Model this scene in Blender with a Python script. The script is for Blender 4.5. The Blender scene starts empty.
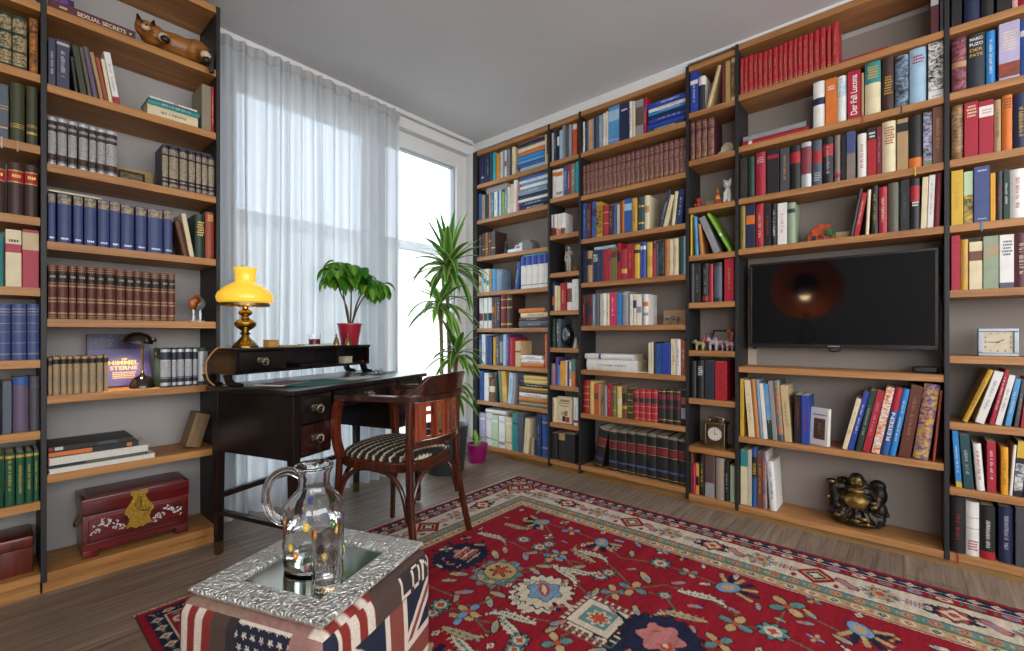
import bpy, bmesh, math, random, re
import numpy as np
from mathutils import Vector, Matrix, Euler
R = math.radians
PI = math.pi
scn = bpy.context.scene
COL = scn.collection
rng = random.Random(11)

# ------------------------------------------------------------------ colours
def s2l(v):
    return v / 12.92 if v <= .04045 else ((v + .055) / 1.055) ** 2.4
def lin(h):
    h = h.lstrip('#')
    return tuple(s2l(int(h[i:i + 2], 16) / 255) for i in (0, 2, 4))
PAL = dict(black='1c1b1d', charcoal='2b2a2c', dark_grey='45444a', grey='8d8c90', pale_grey='c4c4c8', cream_grey='bdb6a6', silver='b9bbc0', white='dedbd6',
 cream='d8caa6', cream_tan='c2ab80', cream_yellow='d3b86c', tan_cream='c4a77c', tan='a88961', tan_grey='877c69', tan_leather='8a6540', tan_pink='97705a', mustard_tan='a58d55',
 mustard='c1942f', yellow='cfa935', pale_yellow='d9cb8e', gold='c9a24c', olive_gold='8d7b3c', brown_gold='7d5522', orange_yellow='d99a23', orange='cf6f25', orange_tan='b7793c', orange_brown='b5702a', orange_red='c8512d', rust='9c4230',
 red='a21c28', crimson='a41a33', dark_red='701d27', maroon='542630', rose='9d5b66', pink='cf8a94', hot_pink='cb1f5e', purple='5c3f86', dark_purple='35294f', lilac='b2a8c8', slate_purple='3d3a52', grey_purple='62536a',
 navy='1d2748', dark_blue='22345e', blue='2c5596', royal_blue='24409a', bright_blue='2681c4', sky_blue='4d92c4', pale_blue='9bbbd2', grey_blue='7e93a8', slate_blue='3c4b7c', slate='4a5360', dark_slate='272d38', turquoise='2c9fae', teal='2d8687', dark_teal='1f4650',
 dark_green='1c3a2c', green='175034', lime='7fae35', pale_green='b4cba6', sage='8c9a80', grey_green='6f7d6a', olive='6c6b3a', dark_olive='3a3d25', olive_grey='5b584a', olive_brown='5b5344', leather_red='5c2c20', brown='6d4330', dark_brown='3c2721', brown_leather='5c3825', grey_brown='7d7068')
MATS = {}
def nodes(name):
    m = bpy.data.materials.new(name)
    m.use_nodes = True
    nt = m.node_tree
    return m, nt, nt.nodes['Principled BSDF'], nt.nodes, nt.links
def setp(b, **k):
    for n, v in k.items():
        b.inputs[n.replace('_', ' ')].default_value = v
def rgba(c):
    c = lin(c) if isinstance(c, str) else c
    return (c[0], c[1], c[2], 1)
def mk(name, color, rough=.5, metal=0, var=.12, scale=30, bump=0, bscale=200, coat=0, stretch=(1, 1, 1), **extra):
    """plain surface with a slight uneven tone of its own"""
    if name in MATS: return MATS[name]
    m, nt, b, N, Lk = nodes(name)
    setp(b, Roughness=rough, Metallic=metal, **{k: v for k, v in extra.items()})
    if coat: b.inputs['Coat Weight'].default_value = coat; b.inputs['Coat Roughness'].default_value = .12
    c = rgba(color)
    b.inputs['Base Color'].default_value = c
    if var or bump:
        tc = N.new('ShaderNodeTexCoord'); mp = N.new('ShaderNodeMapping')
        mp.inputs['Scale'].default_value = stretch
        Lk.new(tc.outputs['Object'], mp.inputs[0])
    if var:
        nz = N.new('ShaderNodeTexNoise'); nz.inputs['Scale'].default_value = scale; nz.inputs['Detail'].default_value = 4
        Lk.new(mp.outputs[0], nz.inputs[0])
        cr = N.new('ShaderNodeValToRGB')
        cr.color_ramp.elements[0].position = .3; cr.color_ramp.elements[1].position = .7
        cr.color_ramp.elements[0].color = tuple(x * (1 - var) for x in c[:3]) + (1,)
        cr.color_ramp.elements[1].color = tuple(min(1, x * (1 + var)) for x in c[:3]) + (1,)
        Lk.new(nz.outputs[0], cr.inputs[0]); Lk.new(cr.outputs[0], b.inputs['Base Color'])
    if bump:
        n2 = N.new('ShaderNodeTexNoise'); n2.inputs['Scale'].default_value = bscale; n2.inputs['Detail'].default_value = 3
        Lk.new(mp.outputs[0], n2.inputs[0])
        bp = N.new('ShaderNodeBump'); bp.inputs['Strength'].default_value = bump; bp.inputs['Distance'].default_value = .004
        Lk.new(n2.outputs[0], bp.inputs['Height']); Lk.new(bp.outputs[0], b.inputs['Normal'])
    MATS[name] = m
    return m
def cloth(c):
    """book cover material of one palette colour"""
    metal = c in ('gold', 'silver')
    return mk('cover_' + c, PAL[c], rough=.38 if metal else .5, metal=.35 if metal else 0, var=.1, scale=18)
def mottle(c1, c2, sc=55):
    k = 'print_%s_%s_%d' % (c1, c2, sc)
    if k in MATS: return MATS[k]
    m, nt, b, N, Lk = nodes(k)
    tc = N.new('ShaderNodeTexCoord'); nz = N.new('ShaderNodeTexNoise'); nz.inputs['Scale'].default_value = sc; nz.inputs['Detail'].default_value = 3
    nz.inputs['Distortion'].default_value = 1.2
    Lk.new(tc.outputs['Object'], nz.inputs[0])
    cr = N.new('ShaderNodeValToRGB'); cr.color_ramp.interpolation = 'LINEAR'
    e = cr.color_ramp.elements
    e[0].position = .36; e[0].color = rgba(PAL[c1]); e[1].position = .62; e[1].color = rgba(PAL[c2])
    Lk.new(nz.outputs[0], cr.inputs[0]); Lk.new(cr.outputs[0], b.inputs['Base Color'])
    setp(b, Roughness=.4)
    MATS[k] = m
    return m
def wood(name, c1, c2, rough=.45, scale=1.0, axis=0, coat=0, fine=1.0):
    """wood with grain along one local axis"""
    if name in MATS: return MATS[name]
    m, nt, b, N, Lk = nodes(name)
    tc = N.new('ShaderNodeTexCoord'); mp = N.new('ShaderNodeMapping')
    st = [14 * scale] * 3; st[axis] = .9 * scale
    mp.inputs['Scale'].default_value = st
    oi = N.new('ShaderNodeObjectInfo')
    ad = N.new('ShaderNodeVectorMath'); ad.operation = 'ADD'
    sc = N.new('ShaderNodeVectorMath'); sc.operation = 'SCALE'; sc.inputs['Scale'].default_value = 7
    cmb = N.new('ShaderNodeCombineXYZ')
    for i in range(3): Lk.new(oi.outputs['Random'], cmb.inputs[i])
    Lk.new(cmb.outputs[0], sc.inputs[0])
    Lk.new(tc.outputs['Object'], mp.inputs[0]); Lk.new(mp.outputs[0], ad.inputs[0]); Lk.new(sc.outputs[0], ad.inputs[1])
    nz = N.new('ShaderNodeTexNoise'); nz.inputs['Scale'].default_value = 1.6; nz.inputs['Detail'].default_value = 7; nz.inputs['Roughness'].default_value = .65; nz.inputs['Distortion'].default_value = .7
    Lk.new(ad.outputs[0], nz.inputs[0])
    n2 = N.new('ShaderNodeTexNoise'); n2.inputs['Scale'].default_value = 9 * fine; n2.inputs['Detail'].default_value = 2
    Lk.new(ad.outputs[0], n2.inputs[0])
    mx = N.new('ShaderNodeMath'); mx.operation = 'MULTIPLY_ADD'; mx.inputs[1].default_value = .35
    Lk.new(n2.outputs[0], mx.inputs[0]); Lk.new(nz.outputs[0], mx.inputs[2])
    cr = N.new('ShaderNodeValToRGB'); e = cr.color_ramp.elements
    e[0].position = .5; e[0].color = rgba(c1); e[1].position = .85; e[1].color = rgba(c2)
    Lk.new(mx.outputs[0], cr.inputs[0]); Lk.new(cr.outputs[0], b.inputs['Base Color'])
    bp = N.new('ShaderNodeBump'); bp.inputs['Strength'].default_value = .12; bp.inputs['Distance'].default_value = .002
    Lk.new(mx.outputs[0], bp.inputs['Height']); Lk.new(bp.outputs[0], b.inputs['Normal'])
    setp(b, Roughness=rough)
    if coat: b.inputs['Coat Weight'].default_value = coat; b.inputs['Coat Roughness'].default_value = .1
    MATS[name] = m
    return m
def vcol(name, rough=.9, bump=0, sheen=0, spec=.3):
    if name in MATS: return MATS[name]
    m, nt, b, N, Lk = nodes(name)
    a = N.new('ShaderNodeVertexColor'); a.layer_name = 'dye'
    Lk.new(a.outputs[0], b.inputs['Base Color'])
    setp(b, Roughness=rough, Specular_IOR_Level=spec)
    if sheen: b.inputs['Sheen Weight'].default_value = sheen
    if bump:
        tc = N.new('ShaderNodeTexCoord'); n2 = N.new('ShaderNodeTexNoise'); n2.inputs['Scale'].default_value = 260
        Lk.new(tc.outputs['Object'], n2.inputs[0])
        bp = N.new('ShaderNodeBump'); bp.inputs['Strength'].default_value = bump; bp.inputs['Distance'].default_value = .003
        Lk.new(n2.outputs[0], bp.inputs['Height']); Lk.new(bp.outputs[0], b.inputs['Normal'])
    MATS[name] = m
    return m
def glow(name, color, strength, base=None):
    if name in MATS: return MATS[name]
    m, nt, b, N, Lk = nodes(name)
    b.inputs['Base Color'].default_value = rgba(base or color)
    b.inputs['Emission Color'].default_value = rgba(color); b.inputs['Emission Strength'].default_value = strength
    MATS[name] = m
    return m
def glassy(name, color=(1, 1, 1), rough=0.0, ior=1.45):
    if name in MATS: return MATS[name]
    m, nt, b, N, Lk = nodes(name)
    setp(b, Roughness=rough, IOR=ior)
    b.inputs['Base Color'].default_value = (*color, 1)
    b.inputs['Transmission Weight'].default_value = 1
    MATS[name] = m
    return m

# ------------------------------------------------------------------ mesh builder
class MB:
    def __init__(s):
        s.bm = bmesh.new(); s.mats = []; s.mi = 0
    def use(s, m):
        if m not in s.mats: s.mats.append(m)
        s.mi = s.mats.index(m)
        return s
    def _f(s, vs):
        try:
            f = s.bm.faces.new(vs); f.material_index = s.mi; return f
        except ValueError:
            return None
    def hull(s, pts, faces, M=None):
        vs = [s.bm.verts.new(M @ Vector(p) if M else p) for p in pts]
        for f in faces: s._f([vs[i] for i in f])
        return vs
    def box(s, x0, y0, z0, x1, y1, z1, M=None, bev=0):
        if bev and min(abs(x1 - x0), abs(y1 - y0), abs(z1 - z0)) > 2.2 * bev:
            t = bmesh.new(); bmesh.ops.create_cube(t, size=1)
            for v in t.verts: v.co = Vector(((x0 + x1) / 2 + v.co.x * (x1 - x0), (y0 + y1) / 2 + v.co.y * (y1 - y0), (z0 + z1) / 2 + v.co.z * (z1 - z0)))
            bmesh.ops.bevel(t, geom=t.edges[:] , offset=bev, segments=2, profile=.6, affect='EDGES')
            s.merge(t, M); t.free(); return s
        p = [(x, y, z) for z in (z0, z1) for y in (y0, y1) for x in (x0, x1)]
        s.hull(p, [(0, 2, 3, 1), (4, 5, 7, 6), (0, 1, 5, 4), (2, 6, 7, 3), (0, 4, 6, 2), (1, 3, 7, 5)], M)
        return s
    def merge(s, t, M=None):
        mp = {}
        for v in t.verts: mp[v] = s.bm.verts.new(M @ v.co if M else v.co)
        for f in t.faces: s._f([mp[v] for v in f.verts])
    def lathe(s, prof, n=24, M=None, cap=True, sx=1, sy=1):
        """profile of (radius, z) turned about z"""
        rings = []
        for r, z in prof:
            ring = []
            for i in range(n):
                a = 2 * PI * i / n
                p = Vector((r * math.cos(a) * sx, r * math.sin(a) * sy, z))
                ring.append(s.bm.verts.new(M @ p if M else p))
            rings.append(ring)
        for a, b in zip(rings, rings[1:]):
            for i in range(n): s._f((a[i], a[(i + 1) % n], b[(i + 1) % n], b[i]))
        if cap:
            s._f(rings[0][::-1]); s._f(rings[-1])
        return s
    def tube(s, path, rad, n=10, M=None, cap=True, sq=None, up=None):
        """swept tube; rad number or list; sq=(a,b) gives a rectangular section"""
        P = [Vector(p) for p in path]
        if not hasattr(rad, '__len__'): rad = [rad] * len(P)
        rings = []; ref = Vector(up) if up else None
        for i, p in enumerate(P):
            d = (P[min(i + 1, len(P) - 1)] - P[max(i - 1, 0)]).normalized()
            if ref is None:
                ref = Vector((0, 0, 1)) if abs(d.z) < .9 else Vector((1, 0, 0))
            u = d.cross(ref)
            if u.length < 1e-5: u = d.orthogonal()
            u.normalize(); w = u.cross(d).normalized()
            if not up: ref = w
            ring = []
            if sq:
                k = rad[i]
                offs = [(-sq[0] * k, -sq[1] * k), (sq[0] * k, -sq[1] * k), (sq[0] * k, sq[1] * k), (-sq[0] * k, sq[1] * k)]
            else:
                offs = [(rad[i] * math.cos(2 * PI * j / n), rad[i] * math.sin(2 * PI * j / n)) for j in range(n)]
            for a, b in offs:
                q = p + u * a + w * b
                ring.append(s.bm.verts.new(M @ q if M else q))
            rings.append(ring)
        m = len(rings[0])
        for a, b in zip(rings, rings[1:]):
            for i in range(m): s._f((a[i], a[(i + 1) % m], b[(i + 1) % m], b[i]))
        if cap:
            s._f(rings[0][::-1]); s._f(rings[-1])
        return s
    def ball(s, c, r, n=12, M=None, rot=None):
        r = r if hasattr(r, '__len__') else (r, r, r)
        T = Matrix.Translation(c) @ (Euler(rot).to_matrix().to_4x4() if rot else Matrix()) @ Matrix.Diagonal((*r, 1))
        if M: T = M @ T
        rings = []
        h = max(4, n // 2)
        top = s.bm.verts.new(T @ Vector((0, 0, 1))); bot = s.bm.verts.new(T @ Vector((0, 0, -1)))
        for i in range(1, h):
            t = PI * i / h
            rings.append([s.bm.verts.new(T @ Vector((math.sin(t) * math.cos(2 * PI * j / n), math.sin(t) * math.sin(2 * PI * j / n), math.cos(t)))) for j in range(n)])
        for j in range(n):
            s._f((top, rings[0][j], rings[0][(j + 1) % n])); s._f((bot, rings[-1][(j + 1) % n], rings[-1][j]))
        for a, b in zip(rings, rings[1:]):
            for j in range(n): s._f((a[j], b[j], b[(j + 1) % n], a[(j + 1) % n]))
        return s
    def prism(s, poly, z0, z1, M=None):
        """closed outline in XY, extruded along z"""
        a = [s.bm.verts.new(M @ Vector((x, y, z0)) if M else (x, y, z0)) for x, y in poly]
        b = [s.bm.verts.new(M @ Vector((x, y, z1)) if M else (x, y, z1)) for x, y in poly]
        n = len(poly)
        s._f(a[::-1]); s._f(b)
        for i in range(n): s._f((a[i], a[(i + 1) % n], b[(i + 1) % n], b[i]))
        return s
    def grid(s, fn, nu, nv):
        """sheet of points fn(i,j)"""
        V = [[s.bm.verts.new(fn(i, j)) for j in range(nv)] for i in range(nu)]
        for i in range(nu - 1):
            for j in range(nv - 1): s._f((V[i][j], V[i + 1][j], V[i + 1][j + 1], V[i][j + 1]))
        return s
    def text(s, txt, M, w, h, depth=.0003, fit=True):
        """lettering in the XY plane of M, centred, fitted into w x h"""
        cu = bpy.data.curves.new('lettering', 'FONT'); cu.body = txt; cu.align_x = 'CENTER'; cu.align_y = 'CENTER'; cu.offset = .018
        ob = bpy.data.objects.new('lettering', cu); COL.objects.link(ob)
        dg = bpy.context.evaluated_depsgraph_get(); me = bpy.data.meshes.new_from_object(ob.evaluated_get(dg))
        xs = [v.co.x for v in me.vertices]; ys = [v.co.y for v in me.vertices]
        if xs:
            bw, bh = max(xs) - min(xs), max(ys) - min(ys)
            kx, ky = w / bw, h / bh
            if not fit: kx = ky = min(kx, ky)
            cx, cy = (max(xs) + min(xs)) / 2, (max(ys) + min(ys)) / 2
            vs = [s.bm.verts.new(M @ Vector(((v.co.x - cx) * kx, (v.co.y - cy) * ky, depth))) for v in me.vertices]
            for p in me.polygons: s._f([vs[i] for i in p.vertices])
        bpy.data.objects.remove(ob); bpy.data.curves.remove(cu); bpy.data.meshes.remove(me)
        return s
    def build(s, name, mat=None, parent=None, smooth=40, loc=None, rot=None, bevel=0, sub=0, voxel=0, thick=0, recalc=True):
        if recalc: bmesh.ops.recalc_face_normals(s.bm, faces=s.bm.faces)
        me = bpy.data.meshes.new(name); s.bm.to_mesh(me); s.bm.free()
        ms = s.mats if s.mats else [mat]
        for m in ms: me.materials.append(m)
        if smooth:
            me.polygons.foreach_set('use_smooth', [True] * len(me.polygons))
            me.set_sharp_from_angle(angle=R(smooth))
        o = bpy.data.objects.new(name, me); COL.objects.link(o)
        if parent: o.parent = parent
        if loc: o.location = loc
        if rot: o.rotation_euler = rot
        if thick:
            d = o.modifiers.new('t', 'SOLIDIFY'); d.thickness = thick; d.offset = 0
        if voxel:
            d = o.modifiers.new('r', 'REMESH'); d.mode = 'VOXEL'; d.voxel_size = voxel; d.use_smooth_shade = True
            d = o.modifiers.new('s', 'SMOOTH'); d.iterations = 3; d.factor = .5
        if bevel:
            d = o.modifiers.new('b', 'BEVEL'); d.width = bevel; d.segments = 2; d.limit_method = 'ANGLE'; d.angle_limit = R(40)
        if sub:
            d = o.modifiers.new('u', 'SUBSURF'); d.levels = sub; d.render_levels = sub
        return o
def tag(o, label=None, cat=None, group=None, kind=None):
    if label: o['label'] = label
    if cat: o['category'] = cat
    if group: o['group'] = group
    if kind: o['kind'] = kind
    return o
def thing(name, label, cat, loc=(0, 0, 0), rz=0, group=None):
    o = bpy.data.objects.new(name, None); COL.objects.link(o); o.empty_display_size = .05
    o.location = loc; o.rotation_euler = (0, 0, rz)
    return tag(o, label, cat, group)
def bez(p0, p1, p2, p3, n=12):
    out = []
    for i in range(n + 1):
        t = i / n; u = 1 - t
        out.append(tuple(u**3 * a + 3 * u * u * t * b + 3 * u * t * t * c + t**3 * d for a, b, c, d in zip(p0, p1, p2, p3)))
    return out
def spline(pts, n=6):
    """Catmull-Rom through points"""
    P = [Vector(p) for p in pts]; out = []
    for i in range(len(P) - 1):
        a, b, c, d = P[max(i - 1, 0)], P[i], P[i + 1], P[min(i + 2, len(P) - 1)]
        for k in range(n):
            t = k / n
            out.append(.5 * ((2 * b) + (c - a) * t + (2 * a - 5 * b + 4 * c - d) * t * t + (3 * b - a - 3 * c + d) * t**3))
    out.append(P[-1])
    return out

# ------------------------------------------------------------------ camera
CX, CYAW = .0, R(40.77)
cam = bpy.data.objects.new('camera', bpy.data.cameras.new('camera')); COL.objects.link(cam)
cam.location = (0, 0, 1.0); cam.rotation_euler = (R(90), 0, CYAW - R(90))
cam.data.sensor_width = 36; cam.data.lens = 453.5 / 1024 * 36; cam.data.shift_y = 9 / 1024
cam.data.clip_start = .02
scn.camera = cam
vs = scn.view_settings
vs.view_transform = 'Standard'; vs.look = 'None'; vs.gamma = 1; vs.use_curve_mapping = False
scn.display_settings.display_device = 'sRGB'

# ------------------------------------------------------------------ room
XF, YF = 2.706, 2.489          # fronts of the two bookcases
XW, YW, ZC = 2.93, 2.77, 2.62  # walls behind them, ceiling
X0, Y0 = -1.9, -2.3
m_wall = mk('wall_paint', 'b4b0ac', rough=.9, var=.03, scale=3)
m_white = mk('white_paint', 'd9d9d8', rough=.6, var=.02)
m_ceil = mk('ceiling_paint', 'c9c9cc', rough=.95, var=.03, scale=2)
def struct(name, mb, mat=None, **k):
    return tag(mb.build(name, mat, **k), kind='structure')
def floor_mat():
    m, nt, b, N, Lk = nodes('oak_plank_floor')
    tc = N.new('ShaderNodeTexCoord')
    br = N.new('ShaderNodeTexBrick')
    br.offset = .37; br.inputs['Scale'].default_value = 1; br.inputs['Brick Width'].default_value = 1.25; br.inputs['Row Height'].default_value = .19
    br.inputs['Mortar Size'].default_value = .0018; br.inputs['Mortar Smooth'].default_value = .3; br.inputs['Bias'].default_value = 0
    br.inputs['Color1'].default_value = rgba('827468'); br.inputs['Color2'].default_value = rgba('968779'); br.inputs['Mortar'].default_value = rgba('554b44')
    Lk.new(tc.outputs['Object'], br.inputs[0])
    mp = N.new('ShaderNodeMapping'); mp.inputs['Scale'].default_value = (1.6, 26, 1)
    Lk.new(tc.outputs['Object'], mp.inputs[0])
    nz = N.new('ShaderNodeTexNoise'); nz.inputs['Scale'].default_value = 1.5; nz.inputs['Detail'].default_value = 8; nz.inputs['Roughness'].default_value = .68; nz.inputs['Distortion'].default_value = 1.0
    Lk.new(mp.outputs[0], nz.inputs[0])
    cr = N.new('ShaderNodeValToRGB'); e = cr.color_ramp.elements
    e[0].position = .33; e[0].color = (.42, .38, .35, 1); e[1].position = .68; e[1].color = (1.3, 1.25, 1.22, 1)
    Lk.new(nz.outputs[0], cr.inputs[0])
    mx = N.new('ShaderNodeMix'); mx.data_type = 'RGBA'; mx.blend_type = 'MULTIPLY'; mx.inputs[0].default_value = 1
    Lk.new(br.outputs[0], mx.inputs[6]); Lk.new(cr.outputs[0], mx.inputs[7]); Lk.new(mx.outputs[2], b.inputs['Base Color'])
    setp(b, Roughness=.42)
    bp = N.new('ShaderNodeBump'); bp.inputs['Strength'].default_value = .15; bp.inputs['Distance'].default_value = .002
    Lk.new(nz.outputs[0], bp.inputs['Height']); Lk.new(bp.outputs[0], b.inputs['Normal'])
    return m
struct('floor', MB().box(X0, Y0, -.1, XW + .1, YW + .3, 0), floor_mat(), smooth=0)
struct('ceiling', MB().box(X0, Y0, ZC, XW + .1, YW + .3, ZC + .1), m_ceil, smooth=0)
struct('wall_bookcase', MB().box(XW, Y0, 0, XW + .1, YW + .3, ZC), m_wall, smooth=0)
# window wall with its opening from behind the curtain to the corner
WX0, WX1, WZ1 = .79, 2.68, 2.515
w = MB(); w.box(X0, YW, 0, WX0, YW + .3, ZC); w.box(WX1, YW, 0, XW, YW + .3, ZC); w.box(WX0, YW, WZ1, WX1, YW + .3, ZC)
struct('wall_window', w, m_white, smooth=0)
# walls behind the camera, each with an unseen window opening added for the fill light
w = MB(); w.box(X0 - .1, Y0, 0, X0, -2.1, ZC); w.box(X0 - .1, -.55, 0, X0, YW + .3, ZC); w.box(X0 - .1, -2.1, 0, X0, -.55, .8); w.box(X0 - .1, -2.1, 2.4, X0, -.55, ZC)
struct('wall_rear', w, m_wall, smooth=0)
w = MB(); w.box(X0, Y0 - .1, 0, -1.4, Y0, ZC); w.box(2.2, Y0 - .1, 0, XW + .1, Y0, ZC); w.box(-1.4, Y0 - .1, 0, 2.2, Y0, .8); w.box(-1.4, Y0 - .1, 2.45, 2.2, Y0, ZC)
struct('wall_side', w, m_wall, smooth=0)
def win_frame(name, axis, a0, a1, z0, z1, pos, n=2):
    m = MB(); t = .05
    def bar(p0, p1, q0, q1):
        if axis == 'x': m.box(p0, pos - .03, q0, p1, pos + .03, q1, bev=.004)
        else: m.box(pos - .03, p0, q0, pos + .03, p1, q1, bev=.004)
    bar(a0, a1, z0, z0 + t); bar(a0, a1, z1 - t, z1)
    for k in range(n + 1):
        c = a0 + t / 2 + (a1 - a0 - t) * k / n
        bar(c - t / 2, c + t / 2, z0 + t, z1 - t)
    return struct(name, m, m_white)
win_frame('window_added_rear', 'y', -2.1, -.55, .8, 2.4, X0 - .05)  # unseen frame, added around the rear fill lamp
win_frame('window_added_side', 'x', -1.4, 2.2, .8, 2.45, Y0 - .05, 3)  # unseen frame, added around the side fill lamp
# the window beside the curtain
pane = glassy('window_glass', (1, 1, 1), 0, 1.01)
wf = MB().use(m_white)
yg = YW + .09
def ring(mb, x0, x1, z0, z1, t, y0, y1, bev=.006):
    mb.box(x0, y0, z0, x0 + t, y1, z1, bev=bev); mb.box(x1 - t, y0, z0, x1, y1, z1, bev=bev)
    mb.box(x0 + t, y0, z0, x1 - t, y1, z0 + t, bev=bev); mb.box(x0 + t, y0, z1 - t, x1 - t, y1, z1, bev=bev)
ring(wf, WX0, WX1, .02, WZ1, .045, yg - .03, yg + .06)
m_sash = mk('window_sash_grey', '9a9ea6', rough=.5, var=.02)
for a, b2 in ((WX0 + .045, 1.80), (1.80, WX1 - .045)):
    wf.use(m_white); ring(wf, a, b2, .065, WZ1 - .045, .075, yg - .045, yg + .03)
    wf.use(m_sash); ring(wf, a + .075, b2 - .075, .14, WZ1 - .12, .012, yg - .02, yg + .02, bev=0)
win = struct('window_1', wf)
g = MB()
for a, b2 in ((WX0 + .045, 1.80), (1.80, WX1 - .045)):
    g.box(a + .08, yg - .004, .145, b2 - .08, yg + .004, WZ1 - .125)
g.build('pane', pane, win, smooth=0)
m_alu = mk('handle_metal', 'b9bbbd', rough=.3, metal=.8, var=0)
hd = MB(); hd.box(1.795, yg - .06, 1.0, 1.825, yg - .045, 1.12, bev=.004); hd.tube([(1.81, yg - .06, 1.08), (1.81, yg - .1, 1.08), (1.81, yg - .1, .96)], .009, 8)
hd.build('handle', m_alu, win)
# white fascia over the bookcase and ceiling strip
struct('trim_1', MB().box(XF + .012, -.96, 2.605, XF + .03, YW, ZC).box(XF + .012, .975, 2.556, XF + .03, YW, 2.604), m_white, smooth=0)
struct('trim_2', MB().box(X0, YW - .016, ZC - .02, XF, YW, ZC, bev=.004), m_white)
# ------------------------------------------------------------------ bookcases
OAK = wood('oak_board_y', '8f6036', 'b9834f', .5, 1, 1)
OAKX = wood('oak_board_x_warm', '95632f', 'bd8649', .5, 1, 0)  # warm lamp light on the left case put into this oak
m_up = mk('black_upright', '201f21', rough=.55, var=.1, scale=20)
m_back = mk('back_panel_grey', '8b827b', rough=.85, var=.04, scale=4)
UPR = [2.754, 1.975, 1.708, .966, .695, -.143, -.95]
SHELF = {'A': {1: 2.26, 2: 1.961, 3: 1.649, 4: 1.353, 5: 1.051, 6: 0.748, 7: 0.448, 8: 0.082}, 'B': {1: 2.266, 2: 1.997, 3: 1.723, 4: 1.448, 5: 1.173, 6: 0.903, 7: 0.629, 8: 0.356, 9: 0.085}, 'C': {1: 2.265, 2: 1.964, 3: 1.661, 4: 1.358, 5: 1.06, 6: 0.755, 7: 0.453, 8: 0.089}, 'D': {1: 2.303, 2: 2.022, 3: 1.744, 4: 1.463, 5: 1.186, 6: 0.906, 7: 0.626, 8: 0.343, 9: 0.061}, 'E': {1: 2.318, 2: 2.033, 3: 1.746, 4: 1.47, 6: 0.825, 7: 0.441, 8: 0.062}, 'F': {1: 2.319, 2: 2.038, 3: 1.75, 4: 1.469, 5: 1.19, 6: 0.909, 7: 0.625, 8: 0.345, 9: 0.063}, 'R': {1: 2.265, 2: 1.965, 3: 1.66, 4: 1.36, 5: 1.061, 6: 0.764, 7: 0.459, 8: 0.084}, 'L': {2: 1.99, 3: 1.718, 4: 1.445, 5: 1.177, 6: 0.904, 7: 0.633, 8: 0.364, 9: 0.088}}
TH = .032
TOPS = dict(A=2.54, B=2.545, C=2.552, D=2.58, E=2.597, F=2.6)
bc = thing('bookcase', 'floor to ceiling oak bookcase with black uprights along the television wall', 'bookcase', (XF, 0, 0))
for i, y in enumerate(UPR):
    t = .045 if i == 0 else .016
    y0 = y if i == 0 else y - t / 2
    y0 = y - .03 if i == 0 else y0
    MB().box(-.004, y0, .03 if i else .0, .20, y0 + t, TOPS['ABCDEFF'[i]] + .003).build('upright', m_up, bc, smooth=0, bevel=.001)
for bi, b in enumerate('ABCDEF'):
    y1, y0 = UPR[bi] - (.03 if bi == 0 else .0085), UPR[bi + 1] + .0085
    for k, z in SHELF[b].items():
        MB().box(0, y0, z - TH, .205, y1, z).build('shelf', OAK, bc, smooth=0, bevel=.0015)
    MB().box(0, y0, TOPS[b] - TH, .205, y1, TOPS[b]).build('top_board', OAK, bc, smooth=0, bevel=.0015)
    MB().box(.208, y0, .02, .216, y1, 2.535).build('back_panel', m_back, bc, smooth=0)
    zb = min(SHELF[b].values()) - TH - .001
    MB().box(.035 if b in 'ABC' else .012, y0 - .017, 0.0, .06, y1, zb).build('plinth', wood('oak_plinth_y', '7d5a30', '9a7645', .55, 1, 1), bc, smooth=0)
bl = thing('bookcase', 'oak bookcase with black uprights between the photo edge and the curtain', 'bookcase', (0, YF, 0))
for x in (-.44, .144, .725):
    x0 = x - .008 if x < .7 else x - .006
    MB().box(x0, -.004, .05, x0 + .016, .25, 2.57).build('upright', m_up, bl, smooth=0, bevel=.001)
for b, (x0, x1) in dict(L=(-.4315, .1355), R=(.1525, .7185)).items():
    for k, z in SHELF[b].items():
        MB().box(x0, 0, z - TH, x1, .25, z).build('shelf', OAKX, bl, smooth=0, bevel=.0015)
    MB().box(x0, 0, 2.57 - TH, x1, .25, 2.57).build('top_board', OAKX, bl, smooth=0, bevel=.0015)
    if b == 'L': MB().box(x0, 0, 2.262 - TH, x1, .25, 2.262).build('shelf', OAKX, bl, smooth=0, bevel=.0015)
    MB().box(x0, .252, .02, x1, .26, 2.56).build('back_panel', mk('back_panel_light', 'a39e9b', rough=.85, var=.04, scale=4), bl, smooth=0)
    MB().box(x0 - .01, .03, 0, x1, .045, .05).build('plinth', OAKX, bl, smooth=0)

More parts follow.
